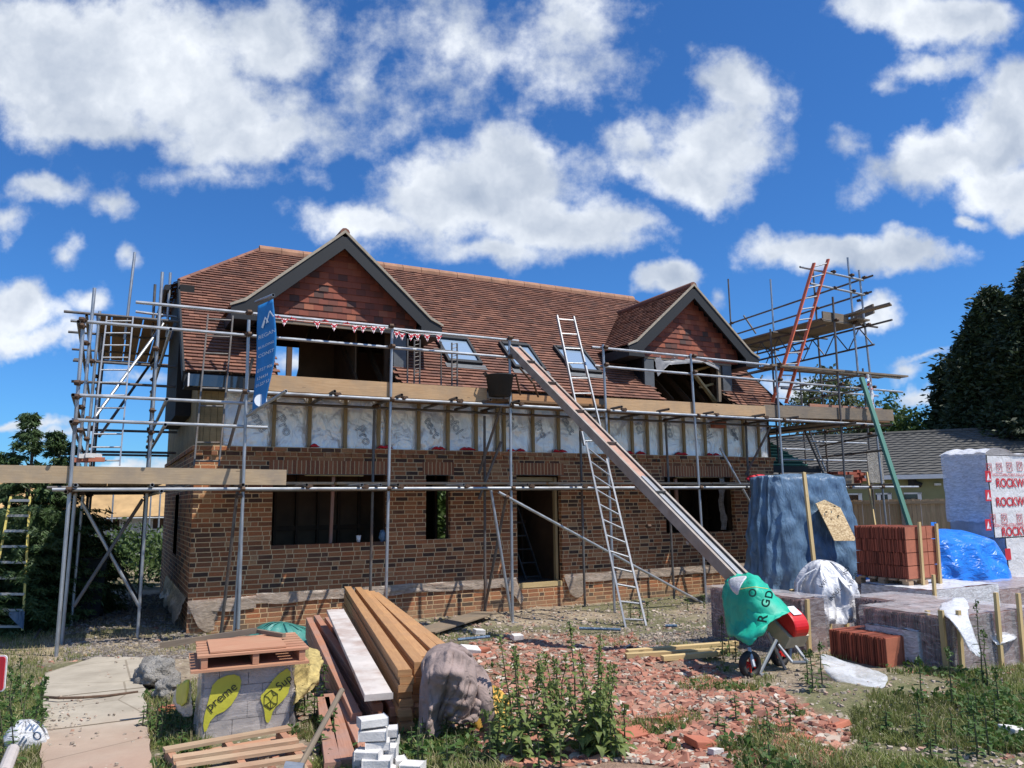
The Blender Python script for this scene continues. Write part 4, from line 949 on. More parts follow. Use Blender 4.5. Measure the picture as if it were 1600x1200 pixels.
# middle decks and rails
RS.board('scaffold_board',(12.35,11.78,4.80),(16.75,11.74,4.83),mat='boardold'); RS.board('scaffold_board',(12.4,12.03,4.80),(16.3,12.0,4.83),mat='boardold')
RS.tube('transom',(12.6,11.7,4.76),(12.6,13.2,4.76),'steeldark')
for z,y,x0,x1 in ((4.55,12.9,13.9,17.3),(4.15,12.9,14,17.2),(4.5,16.5,14.2,17),(3.3,14.9,14.0,17),(3.0,14.9,14.0,17.2),(3.35,13.2,14.1,17.1),(2.9,13.2,14.1,17.1),(Z1,13.2,14.0,17.6)): RS.tube('ledger',(x0,y,z),(x1,y,z),'steel')
for p0,p1,y0,y1 in (((1281,697),(1382,678),13.4,11.4),((1285,714),(1387,703),13.4,11.3),((1265,624),(1362,606),14.5,11.6),((1240,605),(1352,545+40),14.8,11.7)): RS.tube('ledger',PY(*p0,y0),PY(*p1,y1),'steeldark')
for x in (15.55,14.35): 
    RS.tube('ledger',(x,11.3,3.6),(x+.2,17.2,3.6),'steeldark'); RS.tube('ledger',(x,11.3,Z1+.05),(x+.2,17.2,Z1+.05),'steeldark')
for i in range(5): RS.board('scaffold_board',(14.3+i*.24,11.9,3.66),(14.4+i*.24,16.8,3.66),mat='boardold')
for i in range(4): RS.board('scaffold_board',(14.0+i*.24,12.7,Z1+.1),(14.1+i*.24,16.8,Z1+.1),mat='boardold')
RS.board('toe_board',(14.05,12.72,2.42),(15.9,12.72,2.42),w=.038,h=.225,mat='boardold'); RS.board('toe_board',(13.6,11.86,3.95),(16,11.86,3.95),w=.038,h=.2,mat='joistred')
RS.tube('brace',PY(1257,672,13.0),PY(1292,752,12.8),'steeldark'); RS.tube('brace',PY(1264,672,13.4),PY(1290,735,13.2)); RS.tube('brace',(15.7,14.6,4.4),(14.2,14.6,3.3),'steeldark'); RS.tube('brace',(14.3,15,5.4),(15.6,15,3.7),'steeldark'); RS.tube('brace',(15.6,15.1,5.3),(14.4,15.1,3.7),'steeldark')
for x,y in ((14.43,11.7),(15.5,11.7),(15.06,11.7)):
    for z in (7.1,6.72,5.97,4.5,3.6,Z1): RS.cp((x,y-.03,z))
for x,y in ((15.62,13.2),(16.0,16.6),(14.2,13.4),(14.25,14.9),(17.2,13.2)):
    for z in (7.1,6.72,4.5,3.6): 
        if z<6 or x>15: RS.cp((x,y-.03,z))
# ---------------------------------------------------------------- ladders
def ladder(name,label,L0,L1,R0,R1,n,mat,rung=.016,rail=(.028,.065),group=None,rr=None,t0=.03,t1=.97,cat='ladder',nrm=None):
    L0,L1,R0,R1=map(Vector,(L0,L1,R0,R1)); c=(L0+R0)/2; t=T(name,label,cat,c,group)
    up=(R0-L0).cross(L1-L0).normalized()
    for a,b in ((L0,L1),(R0,R1)):
        mb=MB(); mb.beam(a,b,rail[0],rail[1],up=up); mb.build('rail',MAT[mat],t)
    for i in range(n):
        f=t0+(t1-t0)*i/(n-1); mb=MB(); mb.tube(L0.lerp(L1,f),R0.lerp(R1,f),rung,8); mb.build('rung',MAT[rr or mat],t)
    return t
t=ladder('extension_ladder','long aluminium extension ladder leaning from the rubble up past the middle roof windows',PZ(979,988,.02),PY(916,692,11.5),PZ(1012,988,.02),PY(948,718,11.5),12,'alu',cat='ladder',t0=.06)
def addsec(t,L0,L1,R0,R1,n):
    L0,L1,R0,R1=map(Vector,(L0,L1,R0,R1)); up=(R0-L0).cross(L1-L0).normalized()
    for a,b in ((L0,L1),(R0,R1)): mb=MB(); mb.beam(a,b,.024,.055,up=up); mb.build('upper_rail',MAT['alu'],t)
    for i in range(n): f=.03+.94*i/(n-1); mb=MB(); mb.tube(L0.lerp(L1,f),R0.lerp(R1,f),.014,8); mb.build('rung',MAT['alu'],t)
addsec(t,PY(913,696,11.45),PY(870,493,12.2),PY(944,694,11.45),PY(896,495,12.2),9)
ladder('access_ladder','thin aluminium ladder inside the left scaffold tower under the brown decking',PY(140,727,12.25),PY(167,440+55,12.6),PY(187,727,12.25),PY(208,495,12.6),12,'alu',rail=(.02,.05),rung=.012)
ladder('roof_ladder','worn aluminium ladder standing against the left end of the tiled roof',PY(303,728,12.15),PY(325,492,12.5),PY(342,728,12.15),PY(364,494,12.5),9,'steeldark',rail=(.022,.055),rung=.014)
ladder('fibreglass_ladder','orange ladder leaning high on the right scaffold tower',PY(1207,628,11.95),PY(1272,411,11.55),PY(1228,630,11.95),PY(1294,405,11.55),13,'orange',rr='alu',rail=(.03,.075))
t=ladder('step_ladder','yellow step ladder with silver treads standing at the dark hedge',PY(-22,985,14.0),PY(17,776,14.2),PY(35,985,14.0),PY(47,776,14.2),9,'yellow',rr='alu',rail=(.03,.07),rung=.02,cat='ladder')
mb=MB()
for i in range(9):
    f=.03+.94*i/8; a=PY(-22,985,13.98).lerp(PY(17,776,14.18),f); b=PY(35,985,13.98).lerp(PY(47,776,14.18),f); mb.beam(a,b,.09,.035)
mb.build('tread',MAT['alu'],t)
mb=MB(); a=PY(26,964,13.9); mb.grid(lambda u,v:(a.x-.1+.2*u,a.y-.02-.03*math.sin(3*u),a.z+.08-.22*v*u-.05*v),5,5); tag(mb.build('blue_strap',MAT['tarpgrey']),'faded blue strap tied to the foot of the yellow step ladder','strap')
ladder('site_ladder','dark ladder standing inside the open front doorway',(7.55,13.9,.43),(7.15,14.7,2.7),(7.9,13.9,.43),(7.5,14.7,2.7),9,'steeldark',rail=(.025,.06))
mb=MB(); a=PY(1425,832,10.6); b=PY(1346,590,11.5); mb.beam(a,b,.115,.06,up=(0,1,0)); tag(mb.build('green_plank',MAT['greenwood']),'long green painted plank leaning against the right scaffold tower','plank')
# ---------------------------------------------------------------- things on the scaffold
t=T('advertising_banner','blue vertical banner with white lettering hung from a scaffold pole over the left dormer','banner',PY(400,640,11.3))
Bt=[(403,478,11.5),(428,466,11.3)]; Bb=[(397,645,11.65),(419,632,11.3)]
def ban(u,v):
    a=PY(*Bt[0]).lerp(PY(*Bt[1]),u); b=PY(*Bb[0]).lerp(PY(*Bb[1]),u); p=a.lerp(b,v); p.y+=.05*math.sin(6*v+u*2); p.x+=.03*math.sin(5*v)*v+.05*u*math.sin(3.14*v)*(1); return p
mb=MB(); mb.grid(ban,8,30); cl=mb.build('cloth',MAT['banner'],t,smooth=True); m_=cl.modifiers.new('th','SOLIDIFY'); m_.thickness=.004
ux=(PY(*Bt[1])-PY(*Bt[0])).normalized(); uzv=(PY(*Bt[0])-PY(*Bb[0])).normalized(); wB=(PY(*Bt[1])-PY(*Bt[0])).length
def btext(s,v,h,u=.12):
    LB=(PY(*Bb[0])-PY(*Bt[0])).length; W_=wB
    text(s,cl,MAT['inkwhite'],(0,0,0),ux,uzv,h*.9,mapf=lambda x,y:ban(u+x/W_,v-y/LB)+Vector((0,-.012,0)))
wB=(PY(*Bt[1])-PY(*Bt[0])).length
for s,v,h in (('REGAN',.32,.062),('BUILDING',.415,.040),('CONST',.50,.055),('',.5,.1),('0737 906',.64,.05),('124434',.715,.05),('01227 53',.78,.05),('www.co',.86,.022)):
    if s: btext(s,v,h,.07)
# roof emblem strokes on the banner
mb=MB()
for (u0,v0,u1,v1) in ((.25,.22,.45,.14),(.45,.14,.6,.2),(.5,.2,.72,.1),(.72,.1,.9,.17),(.3,.23,.42,.17)):
    a=ban(u0,v0)+Vector((0,-.035,0)); b=ban(u1,v1)+Vector((0,-.035,0)); mb.beam(a,b,.004,.018,up=(0,0,1))
mb.build('emblem',MAT['inkwhite'],cl)
mb=MB(); a=ban(.55,.93)+Vector((0,-.034,0)); mb.tube(a,a+Vector((0,-.002,0)),.09,16); mb.build('emblem',MAT['inkwhite'],cl)
# bunting
t=T('bunting_garland','small red white and blue flag bunting strung along the dormer scaffold rail','bunting',PY(540,505,11.6))
pts=[PY(x,y,11.66) for x,y in ((430,497),(470,501),(520,505),(560,509),(600,512),(615,514),(640,521),(690,523))]
mb=MB(); mb.path(pts,.004,5); mb.build('cord',MAT['white'],t)
for i,(px,py) in enumerate([(433,498),(445,500),(458,501),(495,504),(508,504),(522,508),(541,508),(555,511),(568,511),(584,512),(597,513),(620,520),(628,523),(643,524),(652,524),(667,525),(686,526)]):
    p=PY(px,py,11.63); s_=.055; k=random.uniform(-.04,.04); sg=-1 if py>509 or i%2 else .8
    mb=MB(); mb.m=0; tri=[p+Vector((-s_,0,.02)),p+Vector((s_,0,.02)),p+Vector((k,-.03,-.02+sg*.085))]
    mb.add(tri,[(0,1,2)]); mb.m=1; c=sum(tri,Vector())/3; o3=Vector((0,-.004,0))
    for q in tri+[(tri[0]+tri[1])/2,(tri[1]+tri[2])/2,(tri[0]+tri[2])/2]: mb.beam(c+o3,c.lerp(q,.9)+o3,.003,.02,up=(0,0,1))
    mb.build('flag',[MAT['white'],MAT['inkred']],t)
# bucket
t=T('rubble_bucket','large black rubber bucket hanging at the top of the tile conveyor','bucket',PY(780,617,11.6))
c=PY(781,619,11.62); mb=MB(); mb.lathe(c,[(0,0),(.19,0),(.235,.34),(.25,.345),(.25,.36),(.225,.36),(.18,.02),(0,.02)],24); mb.build('tub',MAT['rubber'],t,smooth=True)
for sg in (-1,1):
    mb=MB(); mb.path([c+Vector((sg*.24,-.05,.34)),c+Vector((sg*.29,-.05,.38)),c+Vector((sg*.29,.05,.38)),c+Vector((sg*.24,.05,.34))],.012,6); mb.build('handle',MAT['rubber'],t)
# cup and carrier bag on the sill
t=T('paper_cup','small white cup on the sill of the wide ground floor window','cup',(3.7,13.1,1.345))
c=PY(560,849,13.08); c.z=1.345; mb=MB(); mb.lathe(c,[(0,0),(.028,0),(.042,.105),(.038,.105),(.026,.006),(0,.006)],16); mb.build('cup_body',MAT['white'],t,smooth=True)
mb=MB(); mb.lathe(c,[(.041,.100),(.045,.104),(.045,.11),(.041,.112)],16); mb.build('rim',MAT['white'],t)
def blob(name,mat,c,r,parent=None,noise_=.35,n=18,squash=1,seed=0,fs=2.2):
    mb=MB(); c=Vector(c)
    def fn(u,v):
        th=2*math.pi*u; ph=math.pi*v; d=Vector((math.cos(th)*math.sin(ph),math.sin(th)*math.sin(ph),math.cos(ph)))
        k=1+noise_*n3(d.x*fs+seed,d.y*fs,d.z*fs)+noise_*.4*n3(d.x*fs*3+seed,d.y*fs*3,d.z*fs*3)
        return c+Vector((d.x*r[0],d.y*r[1],d.z*r[2]*(squash if d.z<0 else 1)))*k
    mb.grid(fn,n*2,n); return mb.build(name,mat,parent,smooth=True)
c=PY(597,842,13.1); tag(blob('carrier_bag',MAT['tarpgrey'],(c.x,13.08,1.43),(.06,.05,.10),seed=3),'crumpled pale blue bag on the window sill beside a prop','bag')
# lattice frames standing on the deck
for px,lab in ((647,'galvanised lattice strip standing right of the left dormer'),(706,'galvanised lattice strip standing in front of the leftmost roof window')):
    b=PY(px,594,12.1); t=T('lattice_frame',lab,'metal strip',(b.x,12.1,3.75)); h=.98
    for dx in (-.12,.0,.10):
        if px>700 and dx==-.12: dx=-.2
        mb=MB(); mb.tube((b.x+dx,12.1,3.76),(b.x+dx,12.1,3.76+h),.014,6); mb.build('upright',MAT['steeldark'],t)
    mb=MB()
    for i in range(14): z=3.8+i*.07; mb.tube((b.x,12.1,z),(b.x+.1,12.1,z+.03),.007,5)
    mb.tube((b.x-.12 if px<700 else b.x-.35,12.08,4.6),(b.x+.12,12.08,4.58),.012,6); mb.build('lacing',MAT['steeldark'],t)
# mesh crate hanging near right end: terracotta tray, red bucket lid
mb=MB(); p=PY(1123,665,12.9); mb.box(p.x-.16,12.86,p.z-.05,p.x+.16,12.98,p.z+.06); mb.box(p.x-.18,12.85,p.z+.06,p.x+.18,12.99,p.z+.085); mb.box(p.x-.12,12.84,p.z,p.x+.12,12.86,p.z+.015); tag(mb.build('clay_tray',MAT['clayend']),'terracotta box under the right end of the upper deck','tray')
tag(blob('red_sack',MAT['red'],(PY(1187,755,12.3).x,12.3,2.42),(.32,.12,.09),noise_=.25,seed=8),'bright red plastic sack on the lower deck by the right corner of the house','sack')
# bricks on the right lower deck
t=T('brick_heap','untidy heap of red bricks on the right tower lower deck','bricks',(15,13,Z1+.12))
c0=PY(1325,748,13.1)
for i in range(46):
    k=i//12; x=c0.x-.55+.13*(i%9)+random.uniform(-.03,.03); z=Z1+.155+.07*k+(.05 if i%9>6 else 0); mb=MB(); a=random.uniform(-.5,.5); d=Vector((math.cos(a),math.sin(a),0))*.107; p=Vector((x,12.95+.25*random.random(),z)); mb.beam(p-d,p+d,.1,.065); mb.build('brick',MAT['clayred'],t)
mb=MB(); p=PY(1368,727,12.9); mb.box(p.x-.28,12.9,Z1+.13,p.x+.28,12.918,3.15); tag(mb.build('particle_sheet',MAT['stone']),'grey beige sheet board standing on the right tower lower deck','board')
for px,py,y in ((1165+40,633,11.9),(1178+70,634,11.9)): pass
t=T('brick_pile','few red bricks lying on the left corner of the lower deck','bricks',(-.2,12,2.36))
for i,(px,py) in enumerate(((128,719),(140,717),(150,718),(135,713),(145,712))):
    p=PY(px,py,12.1); mb=MB(); mb.beam(p-Vector((.1,.01*i,0)),p+Vector((.1,.02,0)),.1,.06); mb.build('brick',MAT['clayend'] if i<3 else MAT['blockw'],t)
# barrier tape on the right pole
mb=MB(); P_=[PY(x,y,11.62) for x,y in ((1355,585),(1359,600),(1362,615),(1360,627),(1364,640))]
for a,b,w in zip(P_[:-1],P_[1:],(.03,.04,.06,.05)):
    mb.tube(a,b,w,8,r1=w*.8)
for k in range(26):
    t_=k/25*3.99; i=int(t_); p=P_[i].lerp(P_[i+1],t_-i); mb.m=k%2; a=k*1.9; mb.beam(p,p+Vector((.06*math.cos(a),.06*math.sin(a),-.03-.03*(k%3))),.05,.004)
tag(mb.build('barrier_tape',[MAT['white'],MAT['red']]),'red and white barrier tape knotted round the right tower pole','tape')
# ---------------------------------------------------------------- conveyor
def conveyor():
    A=PY(803,545,11.75); B=PD(1212,962,7.9)
    t=T('tile_conveyor','inclined tile hoist conveyor rising from the rubble to the upper scaffold deck','conveyor',PZ(1190,1075,.2))
    d=(B-A).normalized(); L=(B-A).length; side=d.cross(Vector((0,0,1))).normalized(); up=side.cross(d).normalized()
    if up.z<0: up=-up
    w=.105
    for sg in (-1,1):
        mb=MB(); o=side*(sg*w)
        mb.beam(A+o,B+o,.012,.12,up=up,uo=0); mb.beam(A+o+up*.062-side*sg*.012,B+o+up*.062-side*sg*.012,.035,.008,up=up); mb.beam(A+o-up*.062-side*sg*.012,B+o-up*.062-side*sg*.012,.035,.008,up=up)
        mb.build('side_rail',MAT['alu'] if False else MAT['dustalu'],t)
    mb=MB(); mb.beam(A+up*.03,A.lerp(B,.62)+up*.03,2*w-.06,.012,up=up); mb.build('belt',MAT['belt'],t)
    mb=MB(); mb.beam(A.lerp(B,.62)+up*.03,B+up*.03,2*w-.06,.012,up=up); mb.beam(A.lerp(B,.62)+up*.045,B+up*.045,.05,.012,up=up); mb.build('belt_bed',MAT['alu'],t)
    mb=MB(); mb.beam(A-up*.05,B-up*.05,2*w-.08,.01,up=up); mb.build('return_belt',MAT['rubber'],t)
    for f in (.1,.22,.36,.5,.68):
        mb=MB(); c=A.lerp(B,f)+up*.05; mb.beam(c-side*(w-.03),c+side*(w-.03),.012,.07,up=up); mb.build('cleat',MAT['steeldark'],t)
    for f in (.15,.4,.63,.8):
        mb=MB(); c=A.lerp(B,f)-up*.1; mb.beam(c-side*w,c+side*w,.05,.03,up=up); mb.build('cross_bar',MAT['dustalu'],t)
    # top frame legs on the deck
    for px0,py0,px1,py1 in ((806,585,813,617),(812,575,832,598),(834,600,841,620)):
        mb=MB(); mb.tube(PY(px0,py0,11.7),PY(px1,py1,11.9),.018,8); mb.build('top_leg',MAT['rusty'],t)
    # lower end: motor box, red cover, frame, wheel
    ee=B+d*.34
    mb=MB(); mb.beam(B-d*.1-up*.04,ee-up*.04,.27,.14,up=up); mb.build('motor_housing',MAT['cream'],t)
    mb=MB(); prof=[]
    for i in range(17):
        a=math.pi*i/16; prof.append(B+d*(.18-.17*math.cos(a))+up*(.03+.165*math.sin(a)**.7))
    q=[p-side*.10 for p in prof]; mb.prism([tuple(x) for x in q],side*.20); o=mb.build('motor_cover',MAT['redpaint'],t)
    bv=o.modifiers.new('b','BEVEL'); bv.width=.02; bv.segments=2
    mb=MB(); c=B+d*.16+up*.202; mb.beam(c-d*.06,c+d*.06,.11,.006,up=up); mb.build('sticker',MAT['inkwhite'],t)
    mb=MB(); c=B+d*.1-side*.103+up*.10; mb.beam(c-d*.07+up*.03,c+d*.06,.004,.015,up=up); mb.beam(c-d*.07-up*.03,c+d*.06,.004,.015,up=up); mb.build('sticker_arrow',MAT['inkwhite'],t)
    D0=7.6
    wc=PD(1175,1057,7.35); G=GH(wc.x,wc.y)
    mb=MB()
    def tb(p,q,r=.017): mb.tube(p,q,r,8)
    pv=PD(1216,1007,7.7); 
    tb(PD(1213,1000,7.6),PD(1187,1052,7.4)); tb(PD(1200,988,7.75),PD(1228,1048,7.7)); tb(PD(1187,1055,7.35),PD(1245,1050,7.75)); tb(PD(1170,1012,7.4),PD(1178,1042,7.3),.02)
    tb(PD(1216,1007,7.6),PD(1238,1035,7.5)); tb(PD(1238,1035,7.5),PD(1262,1035,7.45)); tb(PD(1262,1035,7.45),PD(1243,1010,7.6)); tb(PD(1236,1005,7.7),PD(1234,1030,7.6))
    tb(PD(1216,1007,7.9),PD(1195,1040,8.0)); 
    mb.build('wheel_frame',MAT['steel'],t)
    for dx,dd in ((0,0),(48,.55)):
        c=PD(1173+dx,1057-dx*.1,7.35+dd); ax=(CR*.42-CF*.9); ax=Vector((ax[0],ax[1],0)).normalized(); c.z=GH(c.x,c.y)+.12
        mb=MB(); 
        n_=28
        ring=[]
        u1=Vector((0,0,1)); u2=ax.cross(u1)
        prof=[(.075,-.03),(.11,-.035),(.125,-.018),(.125,.018),(.11,.035),(.075,.03),(.075,-.03)]
        V=[c+ax*x+(u1*math.cos(2*math.pi*i/n_)+u2*math.sin(2*math.pi*i/n_))*r for r,x in prof for i in range(n_)]
        mb.add(V,[(k*n_+i,k*n_+(i+1)%n_,(k+1)*n_+(i+1)%n_,(k+1)*n_+i) for k in range(len(prof)-1) for i in range(n_)])
        wh=mb.build('wheel',MAT['rubber'],t,smooth=True)
        mb=MB()
        for i in range(6):
            a=math.pi*2*i/6; mb.beam(c,c+(u1*math.cos(a)+u2*math.sin(a))*.078,.014,.02,up=ax)
        mb.tube(c-ax*.035,c+ax*.035,.022,10); mb.build('hub',MAT['redpaint'],wh)
    # lettering on the side rail
    nrm=-side if (-side).dot(Vector((0,-1,0)))>0 else side
    p=A.lerp(B,.865)+nrm*(w+.007)-up*.025; text('TECLIFT',t,MAT['inkblack'],p,d,up,.05,name='side_lettering')
    mb=MB(); c=A.lerp(B,.70)+nrm*(w+.007); mb.beam(c-d*.10,c+d*.10,.003,.07,up=up); mb.build('label_plate',MAT['inkblack'],t)
    return A,B,d,up,side
MAT['dustalu']=basic('dusty_aluminium',(.34,.30,.26),.6,metal=.2,var=.3,scale=5,dirt=(.30,.21,.15))
CA,CB,Cd,Cu,Cs=conveyor()
def netcloth(name,mat,rows,simple=False,lvl=2,th=.006,noise_=.0,parent=None,sm=True):
    # rows: list of rows of (px,py,depth)
    ny=len(rows); nx=len(rows[0]); mb=MB(); V=[PD(*q) for r in rows for q in r]; F=[];
    for j in range(ny-1):
        for i in range(nx-1): F.append((j*nx+i,(j+1)*nx+i,(j+1)*nx+i+1,j*nx+i+1))
    mb.add(V,F); o=mb.build(name,mat,parent,smooth=True); m=o.modifiers.new('s','SUBSURF'); m.levels=lvl; m.render_levels=lvl; m.subdivision_type='SIMPLE' if simple else 'CATMULL_CLARK'
    m=o.modifiers.new('t','SOLIDIFY'); m.thickness=th
    if noise_:
        tx=bpy.data.textures.new('folds','CLOUDS'); tx.noise_scale=.12; m=o.modifiers.new('d','DISPLACE'); m.texture=tx; m.strength=noise_; m.texture_coords='GLOBAL'
    return o
gs=netcloth('green_rubble_sack',MAT['greensack'],[
 [(1140,898,8.6),(1155,897,8.3),(1172,896,8.0),(1185,899,7.9),(1196,912,8.2)],
 [(1134,905,8.35),(1152,908,7.85),(1175,908,7.55),(1192,914,7.55),(1204,922,8.0)],
 [(1126,928,8.2),(1145,935,7.75),(1172,925,7.45),(1196,925,7.5),(1222,942,7.6)],
 [(1131,950,8.1),(1142,958,7.85),(1168,955,7.4),(1196,948,7.45),(1243,957,7.45)],
 [(1134,975,8.05),(1143,985,7.6),(1165,985,7.5),(1190,975,7.3),(1212,963,7.3)],
 [(1136,992,8.0),(1144,996,7.5),(1158,992,7.3),(1180,995,7.15),(1196,980,7.25)],
 [(1141,997,8.0),(1146,992,7.6),(1162,1004,7.3),(1171,1014,7.2),(1181,1001,7.2)]],noise_=.09)
tag(gs,'bright green rubble sack draped over the lower end of the conveyor','sack')
def dtext(s,parent,mat,px,py,d,ang,h,**k):
    a=R(ang); r_=Vector(CR); u_=Vector(-CD); text(s,parent,MAT[mat],PD(px,py,d),r_*math.cos(a)+u_*math.sin(a),-r_*math.sin(a)+u_*math.cos(a),h,**k)
for s,px,py,dd,h in (('R',1197,974,7.12,.085),('G',1201,950,7.2,.075),('D',1206,936,7.25,.07),('O',1180,934,7.25,.07)): dtext(s,gs,'inkgreen',px,py,dd,80,h,name='sack_letter',bold=.03)
mb=MB(); ks=[PD(x,y,dd) for x,y,dd in ((1150,922,7.5),(1165,919,7.3),(1180,917,7.25),(1200,920,7.35))]; mb.path(ks,.004,5); mb.build('tie_cord',MAT['yellow'],gs)
o=netcloth('cream_liner',MAT['filmw'],[[(1136,905,7.9),(1152,900,7.7),(1170,899,7.6)],[(1139,914,7.7),(1150,912,7.4),(1163,905,7.35)],[(1142,922,7.5),(1150,924,7.3),(1155,918,7.3)],[(1148,927,7.4),(1152,931,7.3),(1155,925,7.3)]],parent=gs)
# ---------------------------------------------------------------- draped piles
def drape(name,mat,cx,cy,z0,z1,rx,ry,folds=9,amp=.12,flare=.25,sq=3.0,top=.2,seed=0,nu=96,nv=30,wr=.03,parent=None,kind=None,rot=0,tilt=0):
    mb=MB()
    def fn(u,v):
        th=2*math.pi*u; 
        if v<.3: k=v/.3; rr=k; zz=1-top*k**2.5*.5
        else: k=(v-.3)/.7; rr=1+flare*k; zz=(1-top*.5)*(1-k)
        kf=folds*.21; C_,S_=math.cos(th),math.sin(th); f=amp*min(1,max(0,v-.24)/.35)*(1.9*(1-2.6*abs(n3(C_*kf,S_*kf,seed+v*.9)))+1.0*(1-2.6*abs(n3(C_*kf*2.3+3,S_*kf*2.3,seed+v*2.2)))+1.2*n3(C_*1.6,S_*1.6,seed+v)-.6)
        c,s_=math.cos(th),math.sin(th); den=(abs(c)**sq+abs(s_)**sq)**(1/sq); x=c/den*rx*rr*(1+f);y=s_/den*ry*rr*(1+f)
        z=z0+(z1-z0)*zz+wr*n3(x*2.5,y*2.5,seed)*(v<.6)+tilt*x*(1-k if v>=.3 else 1)
        x+=wr*n3(th*5,z*4,seed); y+=wr*n3(th*5+9,z*4,seed)
        cr,sr=math.cos(rot),math.sin(rot)
        return (cx+x*cr-y*sr,cy+x*sr+y*cr,z)
    mb.grid(fn,nu,nv); return mb.build(name,mat,parent,smooth=True)
L_=PY(1200,745,10.7); R_=PY(1328,745,10.7); zt=PY(1262,741,10.7).z
o=drape('blue_tarpaulin',MAT['tarpgrey'],(L_.x+R_.x)/2+.12,11.1,GH(12,10.6)-.02,zt+.02,(R_.x-L_.x)/2-.04,.42,folds=10,amp=.058,flare=.27,top=.06,seed=4,nu=220,nv=60,wr=.05)
tag(o,'faded blue tarpaulin draped over a tall pile right of the house','tarpaulin')
mb=MB(); a=PY(1256,738,10.35); b=PY(1272,880,10.1); mb.beam(a,b,.075,.04,up=(0,1,0)); tag(mb.build('timber_batten',MAT['pine']),'upright pine batten leaning on the faded blue tarpaulin','batten')
mb=MB(); V=[PY(*q) for q in ((1275,787,10.5),(1289,781,10.52),(1313,793,10.5),(1336,840,10.3),(1336,845,10.25),(1304,845,10.25))]; mb.prism(V,(0,.018,0)); 
o=mb.build('strand_board',[MAT['osb']]); tag(o,'chipboard offcut with cut corners leaning on the faded blue tarpaulin','board')
for px,py in ((1290,800),(1303,791),(1309,806),(1297,811),(1306,824),(1317,820)): 
    mb=MB(); p=PY(px,py,10.35+.0); p=PY(px,py,10.42); mb.tube(p,p+Vector((0,-.03,0)),.014,7); mb.build('knot_hole',MAT['rubber'],o)
mb=MB(); mb.beam(PY(1354,738,12.1),PY(1369,833,11.7),.04,.04,up=(0,1,0)); tag(mb.build('timber_batten',MAT['pine']),'thin pine batten leaning in front of the fence','batten')
bl=PY(1462,835,8.6); br_=PY(1555,835,8.6)
o=drape('blue_tarpaulin',MAT['tarpblue'],13.0,8.9,GH(13,8.9)-.02,PY(1500,832,8.7).z+.07,1.0,.8,folds=5,amp=.07,flare=.24,top=.35,seed=9,nu=150,nv=50,wr=.06)
tag(o,'bright blue tarpaulin over a low pile behind the red tile stack','tarpaulin')
